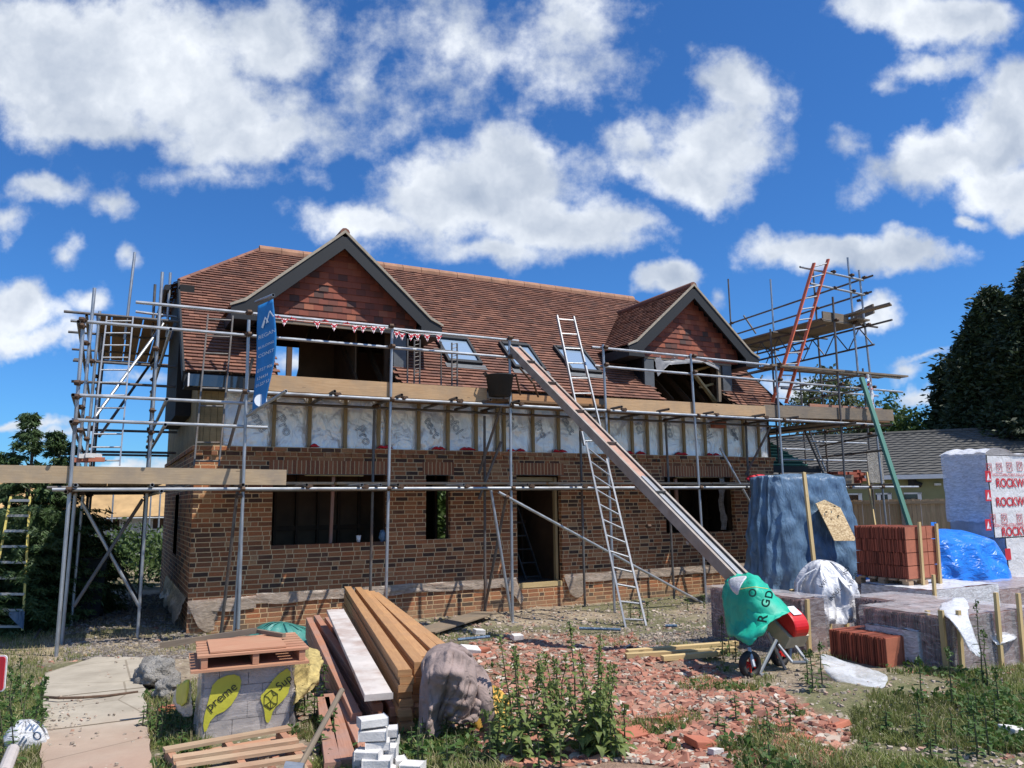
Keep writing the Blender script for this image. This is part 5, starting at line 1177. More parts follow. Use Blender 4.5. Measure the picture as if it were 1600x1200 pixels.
# insulation packs
def packs():
    c0=PD(1566,900,14.2)
    G=GH(14,9)
    def pk(cx0,y0,z0,z1,w,dp,lab,sd):
        t=T('insulation_pack',lab,'insulation pack',(cx0,y0,z0),'wrapped insulation packs')
        mb=MB()
        def face(fn): mb.grid(fn,36,20)
        bul=lambda a,b:(.012+.02*n3(a*6,b*6,sd)*(math.sin(math.pi*a)*math.sin(math.pi*b))**.5*.3)
        H=z1-z0
        mb.m=0; face(lambda u,v:(cx0+w*u,y0-bul(u,v),z0+H*v)); face(lambda u,v:(cx0+w*u,y0+dp*v,z1+bul(u,v))); 
        mb.m=1; face(lambda u,v:(cx0-bul(u,v),y0+dp*(1-u),z0+H*v)); mb.m=0; face(lambda u,v:(cx0+w+bul(u,v),y0+dp*u,z0+H*v)); face(lambda u,v:(cx0+w*(1-u),y0+dp+bul(u,v),z0+H*v))  # left face gets the film with shade in its colour
        b=mb.build('wrapped_bale',[MAT['packwhite'],MAT['packshade']],t,smooth=True); return t,b
    X0=PD(1548,780,14.0).x; Y0=PD(1548,780,14.0).y
    zA=PY(1548,712,Y0).z; zM=PY(1548,842,Y0).z; zN=PY(1566,905,Y0).z
    tA,bA=pk(X0,Y0,zM+.02,zA,3.0,.8,'upper shrink wrapped insulation pack with red lettering at the right edge',2)
    tB,bB=pk(X0+.28,Y0-.02,zN+.01,zM,3.0,.8,'middle insulation pack bulging behind the bright blue tarpaulin',5)
    tC,bC=pk(X0+.40,Y0-.05,G,zN,3.0,.8,'lowest insulation pack of the stack at the right edge',7)
    Yf=Y0-.022
    def tx(s,px,py,h,par,mat='inkred',y=Yf,**k): p=PY(px,py,y); text(s,par,MAT[mat],p,(1,0,-.0),(0,0,1),h,**k)
    for py in (761,791): tx('ROCKWOOL',1557,py,.16,bA,bold=.02)
    tx('ROCKWOOL',1566,838,.16,bA,bold=.02)
    for py in (754,784,830):
        p=PY(1540,py-8,Yf); mb=MB(); mb.box(p.x,Yf,p.z-.08,p.x+.17,Yf+.003,p.z+.12); o=mb.build('emblem',MAT['inkred'],bA)
        mb=MB(); mb.add([(p.x+.03,Yf-.002,p.z-.05),(p.x+.09,Yf-.002,p.z+.09),(p.x+.11,Yf-.002,p.z+.02),(p.x+.08,Yf-.002,p.z-.05)],[(0,1,2,3)]); mb.add([(p.x+.10,Yf-.002,p.z-.05),(p.x+.12,Yf-.002,p.z+.0),(p.x+.15,Yf-.002,p.z-.05)],[(0,1,2)]); mb.build('emblem_stroke',MAT['inkwhite'],bA)
    tx('A1 NON COMBUSTIBLE INSULATION',1545,744,.055,bA); tx('A1 NON COMBUSTIBLE INSULATION',1547,824,.055,bA)
    for k,(px,py) in enumerate(((1542,738),(1558,737),(1574,736),(1590,735),(1548,818),(1566,817),(1590,817))):
        p=PY(px,py,Yf); s_=.16; mb=MB()
        for a,b in (((0,0),(s_,0)),((s_,0),(s_,s_)),((s_,s_),(0,s_)),((0,s_),(0,0))): mb.beam((p.x+a[0],Yf,p.z+a[1]),(p.x+b[0],Yf,p.z+b[1]),.003,.008,up=(0,1,0)) if False else mb.tube((p.x+a[0],Yf,p.z+a[1]),(p.x+b[0],Yf,p.z+b[1]),.004,4)
        q=[(.03,.11),(.06,.13),(.1,.13),(.13,.11),(.08,.03)]
        for a,b in zip(q,q[1:]+q[:1]): mb.tube((p.x+a[0],Yf,p.z+a[1]),(p.x+b[0],Yf,p.z+b[1]),.004,4)
        mb.build('printed_icon',MAT['inkred'],bA)
    tx('ROCKWOOL',1585,872,.16,bB,bold=.02); tx('NON COMBUSTIBLE',1573,853,.055,bB)
    p=PY(1571,868,Yf-.02); mb=MB(); mb.box(p.x,Yf-.022,p.z-.08,p.x+.17,Yf-.019,p.z+.12); mb.build('emblem',MAT['inkred'],bB)
    mb=MB(); 
    def topf(u,v): return (X0-.1+2.6*u,Y0-.05+.9*v,zA+.04+.05*abs(n3(u*5,v*4,3))+.10*math.sin(3.1*min(1,u*3))*(u<.33)+.02*n3(u*12,v*9))
    mb.grid(topf,40,16); mb.build('loose_film',MAT['filmw'],tA,smooth=True)
    mb=MB(); mb.grid(lambda u,v:(X0-.05-.12*u-.05*n3(v*4,u*3),Y0-.02+.78*u,zM+.3+(zA-zM-.25)*v+.04*n3(u*5,v*5)),12,20); mb.build('side_film',MAT['filmw'],tA,smooth=True)
packs()
# ---------------------------------------------------------------- roof tile pallets
def tile_pack(label,c,dx,dy,H,rows,th=.026,wrap=None,posts=(),pallet=False,dim=False,group='pallets of clay roof tiles',openf=False,z0=None,cat='tile pallet',lean=0):
    """c = near left corner (front-left), x to +dx, y to +dy"""
    x,y=c[0],c[1]; z=GH(x,y)-.01 if z0 is None else z0
    t=T('tile_pallet',label,cat,(x,y,z),group)
    m1,m2=(MAT['claydim'],MAT['claydim']) if dim else (MAT['clayred'],MAT['clayend'])
    if pallet:
        mb=MB()
        for k in range(5): mb.box(x-.03,y+dy*k/5+.01,z+.1,x+dx+.03,y+dy*(k+.7)/5,z+.125)
        for yy in (y-.02,y+dy/2-.05,y+dy-.08):
            for xx in (x-.02,x+dx/2-.05,x+dx-.08): mb.box(xx,yy,z+.018,xx+.1,yy+.1,z+.099)
            mb.box(x-.02,yy,z,x+dx+.02,yy+.1,z+.016)
        mb.build('pallet',MAT['pallet'],t); z+=.128
    hh=H/rows; mb=MB(); mb.m=0
    for r in range(rows):
        n_=int(dy/th)
        for i in range(n_):
            yy=y+i*th; j=random.uniform(-.010,.010); k=random.uniform(-.006,.006)
            ncol=max(1,round(dx/.265)); w=dx/ncol
            for cidx in range(ncol):
                x0=x+cidx*w+j; mb.box(x0+.003,yy+.001,z+r*hh+.002,x0+w-.004,yy+th-.008,z+(r+1)*hh-.004+k)
    mb.build('tiles',m1,t)
    if not dim:
        mb=MB(); 
        ncol=max(1,round(dx/.265)); w=dx/ncol
        for r in range(rows):
            for cidx in range(ncol): mb.box(x+cidx*w+.006,y-.012,z+r*hh+.004,x+(cidx+1)*w-.006,y-.001,z+(r+1)*hh-.006)
        mb.build('end_tiles',m2,t)  # front ends painted brighter than the same clay behind, as sunlit
    for (fx,zt,side) in posts:
        mb=MB()
        if side=='f': mb.beam((x+fx,y-.04,z-.1),(x+fx+.02,y-.045,zt),.045,.03,up=(0,1,0))
        else: mb.beam((x-.04,y+fx,z-.1),(x-.04,y+fx,zt),.03,.045,up=(0,1,0))
        mb.build('post',MAT['pine'],t)
    if wrap:
        mb=MB(); e=.022
        def sh(u,v):
            per=[(x-e,y+dy+e),(x-e,y-e),(x+dx+e,y-e),(x+dx+e,y+dy+e),(x-e,y+dy+e)]
            k=min(3,int(u*4)); f=u*4-k; p=(per[k][0]*(1-f)+per[k+1][0]*f,per[k][1]*(1-f)+per[k+1][1]*f)
            zz=z-.03+(H+.05)*v; w_=.018*abs(n3(p[0]*5,p[1]*5,zz*7))+.02*(1-v)*abs(n3(p[0]*2,p[1]*2,zz*2))
            cxm,cym=x+dx/2,y+dy/2; d=Vector((p[0]-cxm,p[1]-cym,0)).normalized(); return (p[0]+d.x*w_,p[1]+d.y*w_,zz)
        mb.grid(sh,120,14)
        mb.grid(lambda u,v:(x-e+(dx+2*e)*u,y-e+(dy+2*e)*v,z+H+.022+.02*abs(n3(u*5,v*6,x))),24,24)
        mb.build('wrap',MAT[wrap],t,smooth=True)
    return t
# 1 red stack raised on top of another pack
cc=PD(1420,917,10.4)
yb=PX(1340,911,cc.x).y; xr=PY(1470,917,cc.y).x
tile_pack('tall red clay tile stack raised on a pallet beside the bright blue tarpaulin',(cc.x,cc.y),xr-cc.x,yb-cc.y,.70,4,pallet=True,z0=cc.z-.03,posts=((.25,cc.z+.86,'f'),(.62,cc.z+.83,'f')))
mb=MB(); p=PY(1440,850,cc.y+.15); mb.grid(lambda u,v:(p.x+.12*u+.25,p.y,cc.z+.72+.12*v+.01*n3(u*5,v*5)),4,4); o=mb.build('blue_label',MAT['tarpblue']); tag(o,'bright blue plastic scrap lying on the red tile stack','plastic scrap')
# support pack below it
tile_pack('wrapped grey tile pack carrying the tall red tile stack',(cc.x-.1,cc.y-.1),1.5,yb-cc.y+.4,cc.z-.06-GH(9.5,7),2,dim=True,wrap='film',posts=())
# 2 front open
c2=PZ(1395,1052,.30)
y2=PX(1304,1036,c2.x).y
tile_pack('opened pack of upright red tiles in the front row half out of its wrapping',(c2.x-.02,c2.y+.05),.5,y2-c2.y,.30,1,posts=())
tile_pack('clear wrapped tile pack with two posts right beside the opened red tiles',(c2.x+.28,c2.y-.10),.42,.55,.33,1,dim=True,wrap='filmw',posts=((.10,c2.z+.58,'f'),(.36,c2.z+.58,'f')))
# 3 big wrapped
c3=PZ(1492,1060,.30); y3=PX(1350,985,c3.x).y
tile_pack('largest clear wrapped tile pack in the front row',(c3.x,c3.y),.62,min(3.0,y3-c3.y),.50,2,dim=True,wrap='film',posts=((.06,c3.z+.62,'f'),(.05,c3.z+.62,'b')))
c4=PZ(1573,1052,.30); tile_pack('dark sided wrapped tile pack with a white flap at the right edge',(c4.x,c4.y+.1),.7,1.6,.5,2,dim=True,wrap='film',posts=((.03,c4.z+.75,'f'),(.4,c4.z+.72,'f')))
c5=PZ(1525,1000,.28); tile_pack('orange tile pack with a wooden post behind the dark sided wrapped pack',(c5.x+.1,c5.y+.6),1.4,1.0,.52,2,wrap='filmw',posts=((.0,c5.z+.72,'f'),))
tile_pack('long low wrapped pack in front of the bright blue tarpaulin',(10.6,7.1),3.6,1.5,.36,1,dim=True,wrap='film')
c6=PZ(1268,1035,.22); tile_pack('pink wrapped tile pack just behind the red conveyor motor',(c6.x,c6.y+.1),.38,1.5,.60,2,dim=True,wrap='film',posts=((.04,c6.z+.66,'f'),))
c7=PZ(1290,1012,.22); tile_pack('small grey wrapped tile pack fenced by five pine posts',(c7.x+.15,c7.y+.35),.75,1.1,.40,1,dim=True,wrap='film',posts=((-.05,c7.z+.68,'f'),(.09,c7.z+.66,'f'),(.30,c7.z+.66,'f'),(.62,c7.z+.7,'f')))
for i,(px,pt,pb,lab) in enumerate(((1238,921,960,'leftmost'),(1254,922,965,'second'),(1270,923,968,'third'))):
    mb=MB(); mb.beam(PD(px,pb+25,9.6),PD(px-1,pt,9.6),.05,.035,up=(0,1,0)); tag(mb.build('wooden_post',MAT['pine']),f'{lab} of three short pine posts behind the pink wrapped pack','post',None)
# crumpled film on the ground and over the packs
def sheet(name,label,pts,lift,mat,cat='plastic sheet',nz=.05,seed=0,lvl=2,parent=None):
    o=netcloth(name,MAT[mat],pts,lvl=lvl,th=.003,noise_=nz,parent=parent)
    if label: tag(o,label,cat)
    return o
sheet('torn_film','loose clear film trailing on the grass before the opened red tiles',[[(1284,1018,7.4),(1310,1030,7.3),(1340,1040,7.15),(1380,1050,6.95),(1388,1058,6.85)],[(1280,1030,7.2),(1305,1045,7.05),(1335,1056,6.95),(1365,1064,6.8),(1386,1068,6.75)],[(1290,1050,7.05),(1308,1062,6.9),(1330,1068,6.8),(1355,1074,6.7),(1380,1074,6.65)],[(1296,1058,7.0),(1312,1070,6.85),(1335,1074,6.75),(1360,1077,6.7),(1376,1076,6.65)]],0,'filmg')
sheet('film_flap','white film flap torn loose over the corner of the largest wrapped pack',[[(1465,945,7.9),(1485,935,8.0),(1508,930,8.2)],[(1470,958,7.4),(1495,950,7.5),(1514,945,7.8)],[(1490,970,7.1),(1500,975,7.1),(1512,962,7.3)],[(1505,995,7.05),(1512,1000,7.05),(1522,990,7.2)],[(1516,1020,7.0),(1528,1025,7.0),(1538,1032,7.1)]],0,'filmw')
sheet('film_flap','grey film flap over the dark sided pack at the right edge',[[(1546,975,7.9),(1565,972,8.0),(1588,985,8.0)],[(1545,985,7.6),(1568,985,7.6),(1590,1000,7.6)],[(1548,1000,7.55),(1560,1012,7.5),(1575,1000,7.55)]],0,'filmw')
o=drape('crumpled_sack',MAT['whitesack'],PD(1293,925,9.4).x,PD(1293,925,9.4).y,PD(1293,965,9.4).z,PD(1290,876,9.4).z,.30,.3,folds=6,amp=.12,flare=.15,top=.8,seed=12,nu=90,nv=36,wr=.09)
tag(o,'crumpled white plastic sack with black print on the pallets beside the red tile stack','sack')
for s,px,py,a in (('INSUL',1299,940,50),('WF',1285,920,55),('ATION',1328,920,60),('INS',1322,900,70)): dtext(s,o,'inkblack',px,py,9.02,a,.05,name='sack_print')
mb=MB(); ks=[PD(x,y,9.2) for x,y in ((1275,889,),(1258,898),(1246,912),(1245,925),(1252,934))]; mb.path(ks,.01,6); mb.build('sack_loop',MAT['white'],o)
# ---------------------------------------------------------------- background buildings
def rot2(x,y,a): return x*math.cos(a)-y*math.sin(a), x*math.sin(a)+y*math.cos(a)
def bungalow():
    A=PD(1240,745,31); Bq=PD(1600,745,27.5); 
    o=Vector((A.x,A.y,0)); d=Vector((Bq.x-A.x,Bq.y-A.y,0)); ang=math.atan2(d.y,d.x); d.normalize(); n=Vector((-d.y,d.x,0)) # n points away from camera
    ze=PD(1430,741,29.3).z; 
    t=T('bungalow','low bungalow with a dark concrete tiled roof and green yellow walls behind the fence','bungalow',o)
    L=11.8; D=7.5; s=-6
    P=lambda a,b,z:o+d*a+n*b+Vector((0,0,z))
    holes=[]
    for (x0,x1) in ((1313,1347),(1368,1393),(1412,1440)):
        def along(px): 
            r=_ray(px,770); M_=np.array([[r[0],-d.x],[r[1],-d.y]]); sol=np.linalg.solve(M_,np.array([o.x-CAM[0],o.y-CAM[1]])); return sol[1]
        a,b=along(x0),along(x1); holes.append((a,b,.9,2.15))
    mb=MB(); rect_holes(mb,s,L,0,ze,holes,lambda u,z:P(u,0,z)); 
    mb.quad(P(L,0,0),P(L,D,0),P(L,D,ze),P(L,0,ze)); mb.quad(P(s,D,0),P(s,0,0),P(s,0,ze),P(s,D,ze)); mb.quad(P(L,D,0),P(s,D,0),P(s,D,ze),P(L,D,ze))
    mb.build('wall',MAT['render'],t)
    for h in holes:
        mb=MB(); mb.quad(P(h[0],.12,h[2]),P(h[1],.12,h[2]),P(h[1],.12,h[3]),P(h[0],.12,h[3])); w=mb.build('window',MAT['darkglass'],t)
        mb=MB(); 
        for a in (h[0]+.04,h[1]-.14,): mb.add([P(a,-.02,h[2]),P(a+.13,-.02,h[2]),P(a+.13,-.02,h[3]),P(a,-.02,h[3]),P(a,.1,h[2]),P(a+.13,.1,h[2]),P(a+.13,.1,h[3]),P(a,.1,h[3])],[(0,1,2,3),(0,3,7,4),(1,5,6,2)]) if a>h[0]+.1 or h is holes[1] else None
        mb.add([P(h[0],-.02,h[3]-.06),P(h[1],-.02,h[3]-.06),P(h[1],-.02,h[3]),P(h[0],-.02,h[3])],[(0,1,2,3)])
        mb.build('frame',MAT['white'],w)
    # roof : hipped on the right
    e=.4; zr_=ze+1.8; R0=P(s,D/2,zr_); R1=P(L-3.9,D/2,zr_)
    a=P(s-e,-e,ze-.05);b=P(L+e,-e,ze-.05);c=P(L+e,D+e,ze-.05);f=P(s-e,D+e,ze-.05)
    mb=MB(); nr=17
    def strips(p0,p1,q0,q1):   # p lower edge, q upper edge
        for k in range(nr):
            f0=k/nr;f1=(k+1)/nr; A0=p0.lerp(q0,f0);A1=p1.lerp(q1,f0);B0=p0.lerp(q0,f1);B1=p1.lerp(q1,f1)
            up=Vector((0,0,.04)); nn=40; 
            for i in range(nn):
                w=.02*(i%2); g0=i/nn;g1=(i+1)/nn
                mb.add([A0.lerp(A1,g0)+up,A0.lerp(A1,(g0+g1)/2)+up*1.8,A0.lerp(A1,g1)+up,B0.lerp(B1,g1),B0.lerp(B1,(g0+g1)/2)+up*.8,B0.lerp(B1,g0)],[(0,1,4,5),(1,2,3,4)])
                mb.add([A0.lerp(A1,g0),A0.lerp(A1,g1),A0.lerp(A1,g1)+up,A0.lerp(A1,(g0+g1)/2)+up*1.8,A0.lerp(A1,g0)+up],[(0,1,2,3,4)])
    strips(a,b,R0,R1); strips(b,c,R1,R1+Vector((0,0,0))); mb.add([f,c,R1,R0],[(3,2,1,0)])
    mb.build('roof',MAT['greyroof'],t)
    mb=MB(); 
    for p,q in ((R0,R1),(R1,b)): mb.path([p.lerp(q,i/14)+Vector((0,0,.03)) for i in range(15)],.09,8)
    mb.build('ridge_tiles',MAT['greyroof'],t)
    mb=MB(); mb.beam(a+Vector((0,0,-.06)),b+Vector((0,0,-.06)),.05,.16); mb.build('gutter',MAT['white'],t)
    mb=MB(); p=P(along(1428),-.1,ze-.3); mb.tube(p,p+Vector((.2,-.2,-.12)),.09,8); mb.box(p.x-.15,p.y-.1,p.z-.15,p.x+.05,p.y+.1,p.z+.1); mb.build('security_lamp',MAT['rubber'],t)
    mb=MB(); p=P(along(1467),-.06,ze-.42); mb.box(p.x-.15,p.y-.05,p.z-.02,p.x+.15,p.y+.05,p.z+.06); mb.build('wall_vent',MAT['white'],t)
bungalow()
def fence():
    A=PD(1296,782,20.5); B=PD(1640,779,18.6); A.z=B.z=0; d=(B-A).normalized(); L=(B-A).length; n=Vector((-d.y,d.x,0))
    t=T('board_fence','weathered upright board fence running in front of the bungalow','fence',A); zt=1.93
    mb=MB(); k=0
    while k*.105<L:
        p=A+d*(k*.105); h=zt+random.uniform(-.015,.015); mb.beam(p-n*.008*(k%2)+Vector((0,0,.05)),p-n*.008*(k%2)+Vector((0,0,h)),.010,.098,up=d); k+=1
    mb.build('boards',MAT['fence'],t)
    for z in (zt-.08,1.05,.3): mb=MB(); mb.beam(A-n*.04+Vector((0,0,z)),B-n*.04+Vector((0,0,z)),.05,.07); mb.build('rail',MAT['fence'],t)
    for f in (.02,.35,.68,.98): mb=MB(); p=A.lerp(B,f)-n*.1; mb.beam(p,p+Vector((0,0,zt+.06)),.1,.1,up=n); mb.build('post',MAT['stone'],t)
fence()
# far building seen between the left scaffold legs
def farhouse():
    y=33; a=PY(120,778,y); b=PY(330,778,y); z0=PY(200,858,y).z
    t=T('block_building','unfinished white block building with orange roof membrane seen under the left scaffold','building',(a.x,y,0))
    zt=PY(200,805,y).z; x=lambda px:PY(px,800,y).x
    mb=MB(); rect_holes(mb,a.x-6,b.x+3,-.2,zt,[(x(165),x(188),PY(0,833,y).z,PY(0,808,y).z),(x(240),x(257),PY(0,832,y).z,PY(0,806,y).z)],lambda u,z:(u,y,z)); mb.build('block_wall',MAT['blockfar'],t)
    for u0,u1 in ((165,188),(240,257)): mb=MB(); mb.quad((x(u0),y+.15,0),(x(u1),y+.15,0),(x(u1),y+.15,zt),(x(u0),y+.15,zt)); mb.build('dark_opening_backing',MAT['shadowroom'],t)  # dark sheet behind each hole stands in for the unlit interior
    mb=MB(); mb.grid(lambda u,v:(a.x-6+(b.x-a.x+9)*u,y-.5+2.6*v,zt-.05+1.7*v+.04*n3(u*9,v*5)),20,8); mb.build('roof_membrane',MAT['orangefar'],t)
    mb=MB()
    for px in (175,232,246): p=x(px); mb.tube((p,y-1.2,0),(p,y-1.2,zt+.8),.03,6)
    mb.tube((a.x,y-1.2,zt-.1),(b.x,y-1.2,zt-.1),.03,6); mb.build('scaffold_tube',MAT['steel'],t)
farhouse()
# ---------------------------------------------------------------- vegetation
def leaves(mb,C,size,n,asp=2.2,up=None,spread=.1,droop=0,outw=None):
    """C (N,3) centres ; n leaves each ; rhombic leaves"""
    N=len(C)*n; c=np.repeat(C,n,0)+RNG.normal(0,spread,(N,3))*np.array([1,1,.7])
    d=RNG.normal(0,1,(N,3)); 
    if outw is not None: d=d*.6+np.repeat(outw,n,0)*1.2
    d[:,2]-=droop; d/=np.linalg.norm(d,axis=1)[:,None]+1e-9
    w=np.cross(d,RNG.normal(0,1,(N,3))); w/=np.linalg.norm(w,axis=1)[:,None]+1e-9
    s=(size*RNG.uniform(.6,1.3,N))[:,None]
    V=np.empty((N,4,3)); V[:,0]=c-d*s*.5; V[:,1]=c+w*s/asp*.5; V[:,2]=c+d*s*.5; V[:,3]=c-w*s/asp*.5
    F=np.arange(N*4).reshape(N,4); UV=np.tile(np.array([[0,0],[1,0],[1,1],[0,1]],float),(N,1,1))
    mb.np_add(V.reshape(-1,3),F,UV)
def conifer(label,base,h,r,mat,nclump=2600,leaf=.32,n=7,droop=.3,group=None,name='conifer_tree',prof=None,core=True):
    t=T(name,label,'tree',base,group); bx,by,bz=base
    mb=MB(); mb.tube((bx,by,bz-.1),(bx,by,bz+h*.9),r*.09,8,r1=.03); mb.build('trunk',MAT['bark'],t)
    mb=MB(); prof=prof or (lambda f:(1-f)**.55*(.75+.25*math.sin(min(1,f*4)*1.57)))
    f=RNG.uniform(0,1,nclump)**.9; th=RNG.uniform(0,2*math.pi,nclump)
    rr=np.array([prof(a) for a in f])*r
    lump=np.array([1+.30*n3(math.cos(a)*2.2,math.sin(a)*2.2,b*h*.55)+.20*n3(math.cos(a)*6,math.sin(a)*6,b*h*1.4) for a,b in zip(th,f)])
    rr=rr*lump*RNG.uniform(.80,1.04,nclump)
    C=np.stack([bx+rr*np.cos(th),by+rr*np.sin(th),bz+f*h*(.93+.07*RNG.uniform(0,1.3,nclump))+RNG.normal(0,.12,nclump)],1); O=np.stack([np.cos(th),np.sin(th),np.full(nclump,.25)],1)
    leaves(mb,C,leaf,n,asp=2.6,spread=leaf*.62,droop=droop,outw=O)
    if core:
        mb.grid(lambda u,v:(bx+r*.8*prof(v)*math.cos(6.2832*u)*(1+.15*n3(u*9,v*9)),by+r*.8*prof(v)*math.sin(6.2832*u)*(1+.15*n3(u*9,v*9)),bz+h*.96*v),22,18)
    mb.build('crown',MAT[mat],t)
    return t
cz=lambda px,py,d:PD(px,py,d)
p=cz(1580,770,33); conifer('huge dark conifer at the right edge rising above the bungalow',(p.x,p.y,0),PD(1565,447,33).z,3.1,'conifer',7500,.26,12,prof=lambda f:min(1,(1-f)**.62*1.12)*(.95))
p=cz(1668,770,31); conifer('tallest dark conifer cut off by the right edge of the view',(p.x,p.y,0),PD(1640,395,31).z,3.6,'conifer',7500,.26,12,prof=lambda f:min(1,(1-f)**.6*1.12))
p=cz(1500,770,36); conifer('small conifer at the left foot of the huge dark conifer',(p.x,p.y,0),PD(1500,560,36).z,1.5,'conifer',900,.4,7)
def broad(label,px,pytop,d,r,mat,nclump=700,leaf=.22,n=10,name='broadleaf_tree',group=None,dens=1,zb=.25,asp=1.7):
    b=cz(px,780,d); top=PD(px,pytop,d).z; t=T(name,label,'tree',(b.x,b.y,0),group)
    mb=MB(); mb.tube((b.x,b.y,-.1),(b.x,b.y,top*.75),.16,8,r1=.05)
    limbs=[]
    for i in range(16):
        a=random.uniform(0,6.28); z0=top*random.uniform(.25,.65); e=Vector((b.x+r*.8*math.cos(a)*random.uniform(.5,1),b.y+r*.8*math.sin(a)*random.uniform(.5,1),min(top*.95,z0+r*random.uniform(.5,1.3)))); mb.tube((b.x,b.y,z0),e,.05,6,r1=.012); limbs.append(e)
    mb.build('trunk',MAT['bark'],t)
    mb=MB(); C=[]
    for i in range(nclump):
        a=random.uniform(0,6.28); ph=math.acos(random.uniform(-1,1)); k=random.uniform(.45,1)**.5
        dx,dy,dzz=math.sin(ph)*math.cos(a),math.sin(ph)*math.sin(a),math.cos(ph); l=1+.35*n3(dx*2+px,dy*2,dzz*2); zc=top*(zb+1)/2; rz=top*(1-zb)/2
        if n3(dx*3+px,dy*3,dzz*3)<-.22: continue
        C.append((b.x+dx*r*k*l,b.y+dy*r*k*l,min(top,zc+dzz*rz*k*l)))
    leaves(mb,np.array(C),leaf,n,asp=asp,spread=leaf*1.1,droop=.2); mb.build('crown',MAT[mat],t); return t
broad('feathery olive birch behind the right scaffold tower',1305,572,42,2.0,'olive',620,.24,12)
broad('round green tree between the scaffold tower and the dark conifer',1400,612,38,1.5,'leaf',520,.24,12,zb=.1)
broad('low spreading green bush against the dark conifer',1448,640,37,1.6,'leaf',480,.24,12,zb=.0)
broad('olive hedge tree showing just above the bungalow ridge',1350,640,39,1.7,'olive',420,.24,12,zb=.0)
broad('green tree glimpsed through the doorway and small window',700,700,26,2.6,'leaf',420,.3,10,zb=0)
broad('green tree glimpsed through the narrow window',640,720,24,1.6,'leaf',420,.22,10,zb=0)
# hedge conifer at left with feathery tops
def fronds(label,base,h,r,nf,seed,droop=.9,top=True):
    t=T('hedge_conifer',label,'tree',base); bx,by,bz=base; mb=MB(); mb.tube((bx,by,bz-.1),(bx+.1,by,bz+h),.07,8,r1=.01); mb.build('trunk',MAT['bark'],t)
    mb=MB(); Cs=[];Ds=[]
    for i in range(nf):
        f=random.random()**1.35; a=random.uniform(0,6.28); rr=r*((.95 if f<.55 else .05+.30*((1-f)/.45)))*(.7+.6*random.random())
        z=bz+f*h
        if f>.55 and random.random()<.65: continue
        d=Vector((math.cos(a),math.sin(a),.35)).normalized(); p=Vector((bx,by,z))+Vector((math.cos(a),math.sin(a),0))*rr*.55; Lf=rr*.6+.06
        side=Vector((-math.sin(a),math.cos(a),0))
        for k in range(9):
            q=p+d*Lf*(k/8)+Vector((0,0,-droop*.30*(k/8)**2*Lf)); w=.14*(1-k/9)+.03
            for s_ in (-1,1):
                Cs.append(q+side*s_*w*.5+Vector((0,0,-.04-.03*random.random()))); Ds.append(side*s_*.8+d*.6+Vector((0,0,-.7)))
    C=np.array(Cs);O=np.array(Ds); leaves(mb,C,.12,4,asp=5.5,spread=.028,outw=O*1.6)
    mb.grid(lambda u,v:(bx+r*.5*math.cos(6.2832*u),by+r*.5*math.sin(6.2832*u),bz+h*.55*v),14,8); 
    mb.build('foliage',MAT['hedge'],t); return t
for i,(px,top,y,r,nf,lab) in enumerate(((35,648,15.0,.95,620,'drooping feathery conifer with the tallest tip at the left'),(78,676,15.4,.75,420,'thin tipped conifer beside the outer left scaffold pole'),(100,690,16.2,.75,380,'bushy conifer top behind the left scaffold poles'),(2,705,15.1,1.0,520,'dense conifer behind the yellow step ladder'),(118,800,16.4,.7,360,'dark low conifer beside the black wheeled bin'),(-60,690,15.4,1.1,380,'conifer mostly cut off by the left edge'))):
    b=PY(px,790,y); zt=PY(px,top,y).z; fronds(lab,(b.x,y,.05),zt,r,nf,i)
# wheeled bin
c=PY(134,965,15.3); c.z=GH(c.x,15.3); t=T('wheeled_bin','black wheeled bin standing in the shade of the hedge','bin',c)
mb=MB(); v=[(c.x-.2,c.y-.22,c.z+.06),(c.x+.2,c.y-.22,c.z+.06),(c.x+.2,c.y+.2,c.z+.06),(c.x-.2,c.y+.2,c.z+.06)]; w=[(c.x-.27,c.y-.3,c.z+1.0),(c.x+.27,c.y-.3,c.z+1.0),(c.x+.27,c.y+.3,c.z+1.0),(c.x-.27,c.y+.3,c.z+1.0)]
mb.add(v+w,[(3,2,1,0),(4,5,6,7),(0,1,5,4),(1,2,6,5),(2,3,7,6),(3,0,4,7)]); mb.build('bin_body',MAT['rubber'],t)
mb=MB(); mb.prism([(c.x-.30,c.y-.35,c.z+1.01),(c.x-.30,c.y+.30,c.z+1.01),(c.x-.30,c.y+.30,c.z+1.08),(c.x-.30,c.y,c.z+1.11),(c.x-.30,c.y-.35,c.z+1.05)],(.6,0,0)); mb.build('lid',MAT['rubber'],t)
for s_ in (-1,1): mb=MB(); mb.tube((c.x+s_*.2,c.y+.22,c.z+.1),(c.x+s_*.26,c.y+.22,c.z+.1),.1,14); mb.build('wheel',MAT['rubber'],t)
